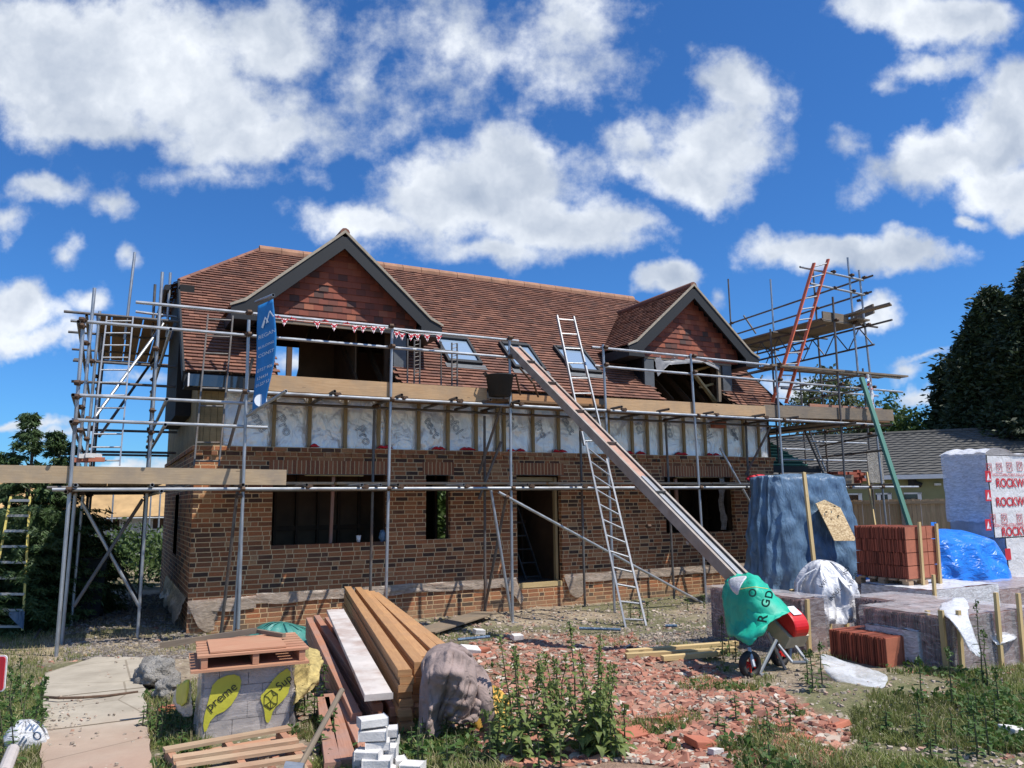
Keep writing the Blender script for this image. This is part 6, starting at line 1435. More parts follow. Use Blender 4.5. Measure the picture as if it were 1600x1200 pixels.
# grass and weed cover --------------------------------------------------
def hmap(x,y): return GH(x,y)+.05*n3(x,y,0,.5)*(1 if y<12 or x<1 else .3)+.03*n3(x,y,3,1.7)
def blades(name,pts,h,w,mat,lean=.5):
    P=np.array(pts); N=len(P); a=RNG.uniform(0,2*math.pi,N); hh=h*RNG.uniform(.4,1.3,N); ww=w*RNG.uniform(.7,1.3,N)
    dx=np.cos(a);dy=np.sin(a); l=RNG.uniform(0,lean,N)*hh; b=RNG.uniform(0,2*math.pi,N); lx=np.cos(b)*l;ly=np.sin(b)*l
    V=np.empty((N,5,3)); z=np.zeros(N)
    V[:,0]=P+np.stack([-dx*ww,-dy*ww,z-.02],1); V[:,1]=P+np.stack([dx*ww,dy*ww,z-.02],1)
    V[:,2]=P+np.stack([dx*ww*.7+lx*.35,dy*ww*.7+ly*.35,hh*.6],1); V[:,3]=P+np.stack([-dx*ww*.7+lx*.35,-dy*ww*.7+ly*.35,hh*.6],1); V[:,4]=P+np.stack([lx,ly,hh],1)
    base=np.arange(N)[:,None]*5; F4=(base+np.array([[0,1,2,3]])); F3=(base+np.array([[3,2,4]]))
    me=bpy.data.meshes.new(name); me.from_pydata(V.reshape(-1,3).tolist(),[],F4.tolist()+F3.tolist()); me.materials.append(MAT[mat]); o=bpy.data.objects.new(name,me); S.collection.objects.link(o); return tag(o,kind='stuff')
def scatter(n,px0,px1,py0,py1,test):
    out=[]
    for i in range(n):
        px=random.uniform(px0,px1); py=random.uniform(py0,py1); q=PZ(px,py,.3); q=PZ(px,py,GH(q.x,q.y)); 
        if test(q.x,q.y,px,py): out.append((q.x,q.y,hmap(q.x,q.y)))
    return out
def g1(x,y,px,py):
    if inpoly(x,y,Z_PATH): return False
    k=n3(x,y,1,.9)+.6*n3(x,y,5,2.7)
    if inpoly(x,y,Z_GRASS): return k>-.30+(.35 if px<1330 else 0)
    if inpoly(x,y,Z_RUB): return k>.42
    if px<66: return True
    if 215<px<330 and py>1080: return k>-.4
    if 640<px<1000 and py>1120: return k>-.3
    return k>.28 and py>985
o=blades('grass',scatter(120000,-60,1680,985,1260,g1),.06,.0045,'grass',1.1); tag(o,'short green grass and weeds over the rough ground','grass')
o=blades('dry_grass',scatter(22000,-60,1680,985,1260,lambda x,y,px,py:g1(x,y,px,py) and n3(x,y,8,1.6)>-.05),.09,.0022,'straw',1.3); tag(o,'dry straw coloured grass stems among the green','dry grass')
o=blades('dry_grass',scatter(5000,20,290,960,1045,lambda x,y,px,py:n3(x,y,8,1.2)>-.12 and not inpoly(x,y,Z_PATH)),.06,.003,'straw',1.2); tag(o,'thin straw coloured tufts beside the concrete path','dry grass')
mb=MB(); C=np.array(scatter(8000,-60,1680,1040,1240,lambda x,y,px,py:g1(x,y,px,py) and n3(x,y,2,1.3)>.02)); C[:,2]+=.035; leaves(mb,C,.05,4,asp=1.5,spread=.03); tag(mb.build('ground_leaves',MAT['leafdark'],kind='stuff'),'low leafy weeds creeping through the grass','weeds')
# far weeds behind the left scaffold
mb=MB(); C=[]
for i in range(2600):
    x=random.uniform(-3,3.2); y=random.uniform(20,31); k=.9+.7*n3(x,y,0,.6); C.append((x,y,abs(k)*random.random()*1.15))
leaves(mb,np.array(C),.16,5,asp=2.4,spread=.13); tag(mb.build('weed_bank',MAT['leaf'],kind='stuff'),'bank of tall green weeds beyond the left scaffold','weeds')
# plants -----------------------------------------------------------------
def plant(name,label,group,base,h,mat,ls,nlev,w=.0,lean=(0,0),asp=1.5,droop=.5,seed=True,branch=0):
    t=T(name,label,'weed',base,group); b=Vector(base); top=b+Vector((lean[0],lean[1],h)); mb=MB(); 
    pts=[b.lerp(top,k/5)+Vector((.015*n3(k,h*9),.015*n3(k,h*5),0)) for k in range(6)]
    for k in range(5): mb.tube(pts[k],pts[k+1],.006*(1-k/6)+.0012,5)
    mb.build('stem',MAT['stem'],t)
    mb=MB(); rot=random.uniform(0,3)
    for k in range(nlev):
        f=.08+.92*k/nlev; i=min(4,int(f*5)); p=pts[i].lerp(pts[i+1],f*5-i); s_=ls*(1.15-f*.85)*random.uniform(.8,1.2)
        for j in range(2):
            a=rot+k*1.57+j*math.pi+random.uniform(-.4,.4); out=Vector((math.cos(a),math.sin(a),.25)); sd_=Vector((-math.sin(a),math.cos(a),0)); q0=p; m1=p+out*s_*.5; tip=p+out*s_+Vector((0,0,-droop*s_)); wv=sd_*s_/asp*.5
            m0=p+out*s_*.16; m2=p+out*s_*.78+Vector((0,0,-droop*s_*.45))
            mb.add([q0,m0+wv*.8,m1+wv*.85+Vector((0,0,-.006)),m2+wv*.4,tip,m2-wv*.4,m1-wv*.85+Vector((0,0,-.006)),m0-wv*.8,m1+Vector((0,0,-.012)),m2],[(0,1,2,8),(8,2,3,9),(9,3,4),(0,8,6,7),(8,9,5,6),(9,4,5)])
    if seed:
        C=np.array([tuple(pts[4].lerp(pts[5],random.random())+Vector((random.gauss(0,.012),random.gauss(0,.012),0))) for _ in range(16)]); leaves(mb,C,.028,2,asp=1.6,spread=.008,droop=.5)
    mb.build('leaves',MAT[mat],t); return t
def gp(px,py): q=PZ(px,py,.33); return PZ(px,py,hmap(q.x,q.y))
random.seed(21)
for i in range(46):
    px=random.choice([random.uniform(785,960),random.uniform(830,940),random.uniform(770,985)]); py=random.uniform(1130,1200); tp={0:985}.get(i,random.uniform(1000,1085)) if 800<px<950 else random.uniform(1060,1130)
    b=gp(px,py); hh=max(.15,min(1.0,(py-tp)/FX*depth(b)*1.02)); plant('nettle_plant','tall leafy nettle in the clump between the draped jacket and the rubble','nettles in the foreground clump',b,hh,'leafnettle',.105,int(hh/.042),lean=(random.uniform(-.14,.14),random.uniform(-.08,.08)),droop=.7)
for i,(px,py,tp) in enumerate(((8,1190,1090),(30,1165,1060),(18,1150,1045),(50,1130,1075),(34,1110,1030),(62,1120,1060),(5,1130,1070),(58,1165,1110),(25,1200,1120),(12,1110,1060),(45,1150,1095))):
    b=gp(px,py); plant('docken_weed','scruffy seeding weed at the left edge of the concrete path','weeds left of the concrete path',b,(py-tp)/FX*depth(b),'leafdark',.085,9,asp=2.6,lean=(random.uniform(-.08,.1),0))
for i in range(26):
    px=random.uniform(222,300); py=random.uniform(1110,1165); b=gp(px,py); plant('low_weed','low leafy weed beside the wrapped block pack','weeds beside the wrapped block pack',b,random.uniform(.1,.2),'leafdark',.075,5,asp=1.7,seed=False)
for i in range(30):
    px=random.uniform(640,880); py=random.uniform(1140,1215); b=gp(px,py); plant('bindweed_plant','broad leaved weed below the draped jacket','weeds under the draped jacket',b,random.uniform(.12,.26),'leafdark' if i%3 else 'leaf',.085,5,asp=1.4,seed=False)
for i in range(34):
    px=random.choice([random.uniform(1120,1240),random.uniform(1380,1580),random.uniform(1150,1600)]); py=random.uniform(1100,1205); b=gp(px,py); tall=(px>1430 and i%3==0); plant('meadow_weed','green weed growing through the grass at the lower right','weeds at the lower right',b,random.uniform(.3,.5) if tall else random.uniform(.1,.2),'leafdark',.085,8 if tall else 5,asp=2.0,seed=tall)
for px,py,h in ((462,1110,.35),(475,1120,.4),(490,1130,.3),(505,1095,.3),(480,1095,.3),(520,1165,.25),(500,1180,.25),(545,1120,.2)): b=gp(px,py); plant('tall_weed','dark stemmed weed between the block pack and the timber stack','weeds between block pack and timber',b,h,'leafdark',.085,8,asp=2.2)
for px,py,h in ((1130,1030,.45),(1140,1025,.4),(1150,1035,.35),(1270,1080,.35),(1285,1075,.4),(1262,1070,.3),(1538,1075,.75),(1545,1078,.5),(1100,950,.22),(1075,955,.2),(1118,952,.25),(985,968,.25),(1000,965,.25),(1012,972,.3)): b=gp(px,py); plant('tall_weed','bushy weed growing beside the conveyor and tile packs','weeds beside the tile packs',b,h,'leaf',.10,9,asp=2.2)
# ---------------------------------------------------------------- rubble
def shard_mesh(mb,p,s,flat=.25,seed=0):
    # broken tile / brick fragment: convex irregular slab
    n_=random.choice((4,5,5,6)); a0=random.uniform(0,6.28); rx,ry=random.gauss(0,.28),random.gauss(0,.28); q=Matrix.Rotation(rx,3,'X')@Matrix.Rotation(ry,3,'Y')
    pts=[]
    for i in range(n_):
        a=a0+6.283*i/n_+random.uniform(-.3,.3); r=s*random.uniform(.6,1.1); pts.append(Vector((r*math.cos(a)*1.3,r*math.sin(a),0)))
    t=s*flat
    lo=[Vector(p)+q@(v+Vector((0,0,-t))) for v in pts]; hi=[Vector(p)+q@(v*random.uniform(.85,1)+Vector((0,0,t))) for v in pts]
    mb.add(lo+hi,[tuple(range(n_))[::-1],tuple(range(n_,2*n_))]+[(i,(i+1)%n_,n_+(i+1)%n_,n_+i) for i in range(n_)])
def rubmat(name,cols):
    n=NT(name); g=n.N('ShaderNodeNewGeometry'); col=n.ramp(g.outputs['Random Per Island'],cols); f=n.noise(n.coord(),30,4,.6); col=n.mix(n.m('MULTIPLY',f,.42),col,(.36,.27,.20)); n.bump(f,.5,.005); return n.set(col,.9)
MAT['rubred']=rubmat('broken_clay',[(0,(.20,.07,.048)),(.35,(.33,.105,.065)),(.65,(.42,.155,.095)),(.88,(.48,.25,.17)),(.9,(.48,.42,.34)),(1,(.60,.55,.47))])
MAT['rubgrey']=rubmat('stone_rubble',[(0,(.20,.17,.14)),(.5,(.34,.29,.23)),(.8,(.46,.40,.32)),(.85,(.36,.16,.10)),(1,(.62,.58,.50))])
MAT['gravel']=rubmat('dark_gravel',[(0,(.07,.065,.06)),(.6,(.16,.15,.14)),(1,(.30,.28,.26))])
random.seed(5)
def rub(name,label,n,px0,px1,py0,py1,test,s0,s1,mat,flat=.22,lift=.3):
    mb=MB()
    for (x,y,z) in scatter(n,px0,px1,py0,py1,test):
        s=random.uniform(s0,s1)*random.choice((.5,.7,1,1)); zz=z+s*flat*lift
        if inpoly(x,y,Z_RUB): zz+=.05*max(0,n3(x,y,5,1.1))+.03*n3(x,y,7,3)
        shard_mesh(mb,(x,y,zz),s,flat)
    tag(mb.build(name,MAT[mat],kind='stuff'),label,'rubble')
rub('broken_tiles','heaped broken red clay tiles and brick bits in front of the house',9500,690,1340,985,1210,lambda x,y,px,py:inpoly(x,y,Z_RUB) and n3(x,y,4,.7)+.5*n3(x,y,2,3)>-.42,.008,.058,'rubred',.2,.6)
rub('stone_rubble','pale grit and mortar dust among the broken tiles',6000,690,1340,985,1210,lambda x,y,px,py:inpoly(x,y,Z_RUB),.005,.02,'rubgrey',.5)
rub('path_grit','small stones and grit on the concrete path',900,60,250,1030,1210,lambda x,y,px,py:inpoly(x,y,Z_PATH) and n3(x,y,3,2)>.0,.004,.014,'rubgrey',.5,8)
rub('broken_tiles','scattered small red clay fragments over the rest of the site',1500,-20,1620,960,1210,lambda x,y,px,py:not inpoly(x,y,Z_PATH) and n3(x,y,6,1.2)>.05,.012,.035,'rubred',.3)
rub('stone_rubble','pale stones and mortar lumps over the whole foreground',7000,-20,1620,930,1210,lambda x,y,px,py:not inpoly(x,y,Z_PATH) and (n3(x,y,3,.9)>-.25),.008,.026,'rubgrey',.55)
rub('stone_rubble','fine stone litter along the foot of the front wall',4500,240,1200,925,1000,lambda x,y,px,py:y<12.9,.012,.035,'rubgrey',.55)
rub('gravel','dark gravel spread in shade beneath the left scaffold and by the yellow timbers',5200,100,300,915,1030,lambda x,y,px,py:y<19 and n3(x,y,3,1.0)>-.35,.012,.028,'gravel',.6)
rub('gravel','dark gravel patch right of the ladder foot',3500,1000,1230,985,1030,lambda x,y,px,py:n3(x,y,3,1.0)>-.3,.010,.022,'gravel',.6)
# larger single fragments
def chunk(label,px,py,s,mat,h=.5,name='brick_fragment',cat='brick fragment',group=None,rz=0.,dims=(1.6,1,.7)):
    b=gp(px,py); mb=MB(); q=Matrix.Rotation(rz,3,'Z')@Matrix.Rotation(random.uniform(-.25,.25),3,'X')@Matrix.Rotation(random.uniform(-.2,.2),3,'Y'); V=[]
    for sx in(-1,1):
        for sy in(-1,1):
            for sz in(-1,1): V.append(b+Vector((0,0,s*dims[2]*.35))+q@Vector((sx*s*dims[0]/2*random.uniform(.75,1),sy*s*dims[1]/2*random.uniform(.75,1),sz*s*dims[2]/2*random.uniform(.8,1))))
    mb.add(V,[(0,1,3,2),(4,6,7,5),(0,4,5,1),(2,3,7,6),(0,2,6,4),(1,5,7,3)]); o=mb.build(name,MAT[mat]); m=o.modifiers.new('b','BEVEL'); m.width=s*.06; m.segments=2; tag(o,label,cat,group)
random.seed(11)
for px,py,s,l in ((750,1018,.15,'orange brick end lying near the shoulder of the draped jacket'),(1305,1060,0,''),(1040,1128,.13,'flat orange tile fragment in the middle of the grey dust patch'),(990,1152,.15,'orange brick half beside the nettle clump'),(1310,1135,.12,'flat red tile piece on the right grass'),(1252,1155,.10,'small red tile piece below the right grass patch'),(1220,1168,.10,'red brick corner in the lower right rubble'),(1095,1165,.14,'red brick piece at the lower edge of the rubble'),(1230,1140,.10,'red brick piece left of the flat red tile'),(552,1135,.12,'red clay piece beside the white block pile'),(263,1110,.13,'red brick piece beside the wrapped block pack'),(985,1120,.10,'pinkish brick piece right of the nettles')):
    if s: chunk(l,px,py,s,'clayend' ,dims=(1.5,1.1,.4))
for px,py,s,l in ((1583,1150,.13,'pale yellow brick half at the right edge'),(748,990,.13,'pale block lying on the rubble by the left scaffold foot'),(808,998,.12,'cream block lying on the rubble left of the tile heap'),(735,1022,.18,'pale lump of mortar behind the draped jacket'),(1100,1028-2,.07,'white stone by the yellow timbers'),(1118,1178,.07,'white plastic lump in the lower rubble'),(1020,1020,.06,'small white stone on the tile heap')): chunk(l,px,py,s,'blockw',name='block_fragment',cat='block fragment',dims=(1.4,1,.6))
def boulder(label,px,py,d,r,mat,seed): 
    b=gp(px,py); tag(blob('concrete_boulder',MAT[mat],(b.x,b.y,b.z+r[2]*.6),r,noise_=.34,n=30,seed=seed,fs=2.1),label,'boulder')
boulder('rough grey concrete boulder left of the wrapped block pack',243,1068,7,(.20,.24,.15),'stone',2)
boulder('smaller concrete lump between the boulder and the wrapped block pack',262,1088,7,(.12,.15,.10),'stone',6)
# flat planks and sheets on the ground
mb=MB(); a=gp(660,992); b=gp(760,962); a.z+=.04; b.z+=.06; mb.beam(a,b,.42,.02); tag(mb.build('plywood_strip',MAT['boardold']),'dusty board lying against the foot of the front wall','board')
t0=(('long pale yellow timber at the back of the pair by the gravel',980,1026,1152,1012,.09),('long pale yellow timber at the front by the gravel',978,1032,1150,1022,.09),('short pale yellow timber lowest by the gravel',1035,1036,1128,1028,.08))
for l,x0,y0,x1,y1,w in t0: mb=MB(); a=gp(x0,y0);b=gp(x1,y1); a.z+=.05;b.z+=.05; mb.beam(a,b,w,.05); tag(mb.build('yellow_timber',MAT['pine']),l,'timber')
for (x0,y0,x1,y1,l) in ((715,1002,765,997,'left blue pipe scrap lying on the ground'),(905,984,970,986,'blue pipe scrap lying above the tile heap'),(1040,980,1058,980,'short blue pipe scrap near the ladder foot')): mb=MB(); a=gp(x0,y0);b=gp(x1,y1); a.z+=.02;b.z+=.02; mb.tube(a,b,.02,8); tag(mb.build('pipe_scrap',MAT['tarpgrey']),l,'pipe')
mb=MB(); mb.path([gp(54,1000)+Vector((0,0,.03)),gp(62,990)+Vector((0,0,.06)),gp(72,980)+Vector((0,0,.05)),gp(78,968)+Vector((0,0,.1))],.015,8); tag(mb.build('hose_scrap',MAT['steeldark']),'grey hose end on the ground left of the outer pole','hose')
mb=MB(); p=[gp(66,1096),gp(92,1098),gp(130,1097),gp(170,1094),gp(215,1088)]; mb.path([q+Vector((0,0,.04)) for q in p],.012,7); tag(mb.build('old_hose',MAT['rusty']),'old brown hose lying across the concrete path','hose')
# ---------------------------------------------------------------- sign, bag and pipe at left
c=PD(-6,1052,3.1); t=T('warning_sign','red warning sign with a pale border cut off by the left edge','sign',(c.x,c.y,.3)); 
r_=Vector((CR[0],CR[1],0)).normalized(); 
def rr(mb,c,w,h,r,dy,th=.004):
    P=[]; 
    for cx,cy,a0 in ((w-r,h-r,0),(-w+r,h-r,90),(-w+r,-h+r,180),(w-r,-h+r,270)):
        for k in range(5): a=R(a0+k*22.5); P.append(c+r_*(cx+r*math.cos(a))+Vector((0,0,cy+r*math.sin(a)))+Vector((r_.y,-r_.x,0))*dy)
    mb.prism(P,Vector((r_.y,-r_.x,0))*th)
mb=MB(); rr(mb,c,.042,.07,.014,0); mb.build('sign_border',MAT['white'],t); mb=MB(); rr(mb,c,.037,.065,.011,.005); mb.build('sign_face',MAT['inkred'],t)
mb=MB(); mb.box(c.x-.03,c.y+.01,.2,c.x-.01,c.y+.03,c.z+.05); mb.build('post',MAT['steeldark'],t)
b=gp(38,1168); o=drape('plastic_bag',MAT['filmw'],b.x,b.y,b.z-.02,b.z+.19,.12,.11,folds=3,amp=.05,flare=.12,top=.95,seed=31,nu=60,nv=24,wr=.03); tag(o,'white plastic bag with blue stripes in the weeds by the path','plastic bag')
for k,(px,py) in enumerate(((40,1137),(46,1138),(52,1140))):
    mb=MB(); a=PD(px,py+4,depth(b)-.135); e=PD(px+8,py-6,depth(b)-.09); mb.beam(a,e,.014,.004,up=Vector(-CF)); mb.build('stripe',MAT['inkblue'],o)
mb=MB(); a=PD(58,1150,depth(b)-.13); rg_=[a+Vector(CR)*.026*math.cos(t*.4189)-Vector(CD)*.026*math.sin(t*.4189) for t in range(16)]; mb.path(rg_,.006,5); mb.build('roundel',MAT['inkblue'],o)
mb=MB(); a=PD(20,1172,4.6); e=PD(5,1210,4.1); mb.tube(a,e,.035,12); tag(mb.build('pipe_end',MAT['blockwrap']),'grey pipe end lying in the weeds at the bottom left','pipe')
# ---------------------------------------------------------------- wrapped block pack with pallets
def blockpack():
    A=PZ(315,1157,.30); d=Vector((CR[0],CR[1],0)).normalized(); Bq=PZ(452,1140,.30); d=(Bq-A); d.z=0; Wd=d.length; d.normalize(); n=Vector((-d.y,d.x,0)); H=.48; D=.62
    o=A; P=lambda a,b,z:o+d*a+n*b+Vector((0,0,z))
    t=T('block_pack','shrink wrapped pack of grey building blocks with yellow printed labels under a pallet','block pack',A)
    mb=MB(); nr=4
    for r in range(nr):
        z0=H*r/nr; k=-.5 if r%2 else 0
        while k<4:
            a=max(0,Wd*k/3.0); b=min(Wd,Wd*(k+1)/3.0)
            if b-a>.02:
                for bb in (0,D/2):
                    v=[P(a+.003,bb+.003,z0+.003),P(b-.003,bb+.003,z0+.003),P(b-.003,bb+D/2-.003,z0+.003),P(a+.003,bb+D/2-.003,z0+.003)]; w=[q+Vector((0,0,H/nr-.006)) for q in v]
                    mb.add(v+w,[(3,2,1,0),(4,5,6,7),(0,1,5,4),(1,2,6,5),(2,3,7,6),(3,0,4,7)])
            k+=1
    mb.build('blocks',MAT['blockwrap'],t)
    mb=MB()
    def sh(u,v):
        per=[(-.02,D+.02),(-.02,-.02),(Wd+.02,-.02),(Wd+.02,D+.02),(-.02,D+.02)]; k=min(3,int(u*4)); f=u*4-k; p=(per[k][0]*(1-f)+per[k+1][0]*f,per[k][1]*(1-f)+per[k+1][1]*f)
        w=.015*abs(n3(p[0]*9,p[1]*9,v*5)); 
        if k==1: w=0
        if k in(0,2): w+=.06*(v<.6)*abs(n3(p[1]*4,v*3,2))*(1-v)
        cc=Vector((p[0]-Wd/2,p[1]-D/2)).normalized(); return P(p[0]+cc.x*w,p[1]+cc.y*w,-.03+(H+.04)*v)
    mb.grid(sh,128,22); mb.build('wrap',MAT['film2'],t,smooth=True)
    def patch(pts,y=-.027):
        for _ in range(1): pts=[q for a,b in zip(pts,pts[1:]+pts[:1]) for q in ((a[0]*.75+b[0]*.25,a[1]*.75+b[1]*.25),(a[0]*.25+b[0]*.75,a[1]*.25+b[1]*.75))]
        m=MB(); m.add([P(a*Wd,y,b*H) for a,b in pts],[tuple(range(len(pts)))]); return m.build('printed_patch',MAT['inkyellow'],t)
    patch([(.0,.28),(.06,.62),(.10,.86),(.30,.95),(.42,.88),(.40,.66),(.28,.42),(.10,.34),(.03,.08)]); patch([(.63,.56),(.70,.64),(.82,.86),(.99,.98),(.99,.60),(.90,.45),(.80,.36),(.76,.15),(.71,.17),(.69,.38)])
    y=-.030; ux=(d*math.cos(.65)+Vector((0,0,math.sin(.65)))); uz=(-d*math.sin(.65)+Vector((0,0,math.cos(.65))))
    text('preme',t,MAT['inkblack'],P(.07*Wd,y,.42*H),ux,uz,.065); text('Sup',t,MAT['inkblack'],P(.86*Wd,y,.62*H),ux,uz,.06)
    mb=MB(); hc=P(.765*Wd,y,.50*H); hx=[hc+d*(.055*math.cos(a))+Vector((0,0,.07*math.sin(a))) for a in (R(90),R(30),R(-30),R(-90),R(-150),R(150))]
    for a,b in list(zip(hx,hx[1:]+hx[:1])): mb.tube(a,b,.0022,4)
    q=[hc+d*.02+Vector((0,0,.03)),hc-d*.02+Vector((0,0,.02)),hc+Vector((0,0,-.01)),hc+d*.025+Vector((0,0,-.03)),hc-d*.03+Vector((0,0,-.03))]
    for a,b in ((hx[0],q[0]),(q[0],q[2]),(q[1],hx[5]),(q[1],q[2]),(q[2],hx[3]),(q[0],hx[1]),(q[3],hx[2]),(q[3],q[2]),(q[4],hx[4]),(q[4],q[2]),(q[3],hx[3]),(q[4],hx[3])): mb.tube(a,b,.002,4)
    mb.build('printed_emblem',MAT['inkblack'],t)
    # yellow printed loose film on the left
    o2=netcloth('loose_film',MAT['film2'],[[(300,1062,5.7),(285,1068,5.9),(272,1080,6.1)],[(298,1090,5.65),(284,1095,5.85),(270,1098,6.0)],[(305,1120,5.6),(292,1122,5.7),(280,1112,5.9)]],noise_=.03,parent=t)
    o2=netcloth('yellow_film',MAT['inkyellow'],[[(296,1062,5.68),(286,1066,5.8),(277,1070,5.95)],[(294,1082,5.66),(286,1086,5.78),(275,1088,5.92)],[(292,1098,5.66),(284,1104,5.78),(277,1098,5.9)]],simple=True,noise_=.03,parent=t)
    # plywood sheet, pallet, board
    zt=H+.012
    def slab(m,a0,a1,b0,b1,z0,z1,sk=0):
        v=[P(a0,b0,z0),P(a1,b0,z0),P(a1+sk,b1,z0),P(a0+sk,b1,z0)]; w=[q+Vector((0,0,z1-z0)) for q in v]; m.add(v+w,[(3,2,1,0),(4,5,6,7),(0,1,5,4),(1,2,6,5),(2,3,7,6),(3,0,4,7)])
    mb=MB(); slab(mb,-.10,Wd+.12,-.10,D+.05,zt,zt+.018); tag(mb.build('plywood_sheet',MAT['palletred']),'dusty plywood sheet lying directly on the wrapped block pack','plywood')
    t2=T('small_pallet','dusty wooden pallet on top of the wrapped block pack','pallet',P(0,0,zt+.02))
    z=zt+.021
    for a in (-.03,Wd/2+.02,Wd+.05):
        mb=MB(); slab(mb,a,a+.045,-.06,D+.10,z,z+.075); mb.build('bearer',MAT['palletred'],t2)
    for k in range(7):
        b=-.07+k*.115; mb=MB(); slab(mb,-.06+.01*random.random(),Wd+.12,b,b+.085,z+.077,z+.093); mb.build('slat',MAT['palletred'],t2)
    mb=MB(); slab(mb,.03,Wd-.04,-.02,D-.06,z+.097,z+.109,.0); tag(mb.build('plywood_sheet',MAT['palletred']),'thin red stained board on top of the small pallet','plywood')
    mb=MB(); mb.beam(P(-.32,D+.02,z+.08),P(Wd*.68,D+.02,z+.14),.03,.045); mb.beam(P(Wd*.68,D+.03,z+.135),P(Wd*.98,D-.25,z+.125),.035,.03); tag(mb.build('timber_batten',MAT['boardold']),'thin grey battens lying along the back of the small pallet','batten')
MAT['film2']=film('pack_film',(.66,.60,.58),.12,.50,4)
blockpack()
# yellow mineral wool roll & teal sack
o=netcloth('insulation_batt',MAT['wool'],[[(462,1022,7.2),(482,1012,7.2),(497,1015,7.3)],[(456,1050,6.4),(485,1040,6.2),(504,1032,6.5)],[(462,1075,5.9),(480,1075,5.9),(498,1060,6.1)],[(466,1096,5.8),(474,1090,5.9),(488,1078,6.0)]],simple=True,lvl=4,noise_=.05,th=.05); tag(o,'fibrous yellow insulation sheet between the block pack and the timber stack','insulation')
b=gp(440,1008); o=drape('teal_sack',MAT['teal'],b.x+.02,b.y,b.z-.02,PD(440,974,depth(b)).z,.36,.32,folds=5,amp=.12,flare=.3,top=.9,seed=41,nu=80,nv=30,wr=.08); tag(o,'crumpled teal plastic sack behind the small pallet','sack')
# front pallet
def frontpallet():
    t=T('broken_pallet','bare wooden pallet lying in the foreground before the wrapped block pack','pallet',gp(350,1180))
    rows=[((256,1172),(452,1137)),((270,1185),(465,1156)),((275,1196),(475,1166)),((285,1212),(476,1183)),((300,1228),(480,1200))]
    up=.10
    def q(x,y,h): p=gp(x,y); p=PZ(x,y,.33+h); return p
    for a,b in rows: mb=MB(); mb.beam(q(*a,up),q(*b,up),.085,.02); mb.build('slat',MAT['pallet'],t)
    for a,b in (((262,1176),(300,1240)),((352,1162),(392,1222)),((436,1146),(482,1206))): mb=MB(); mb.beam(q(*a,up-.05),q(*b,up-.05),.045,.075); mb.build('bearer',MAT['palletred'],t)
    mb=MB()
    for a,b in (((262,1186),(462,1150)),((290,1215),(478,1185))): mb.beam(q(*a,up-.1),q(*b,up-.1),.08,.018)
    mb.build('bottom_board',MAT['palletred'],t)
frontpallet()
t=T('sledge_hammer','sledge hammer with a weathered handle leaning over the front pallet','hammer',gp(470,1195)); mb=MB(); mb.tube(PD(535,1077,4.95),PD(470,1196,4.55),.017,10,r1=.019); mb.build('handle',MAT['boardold'],t)
mb=MB(); c=PD(462,1200,4.5); ax=Vector(CR)*.9+Vector(CD)*.1; mb.tube(c-ax*.07,c+ax*.05,.032,8); mb.build('head',MAT['steel'],t)
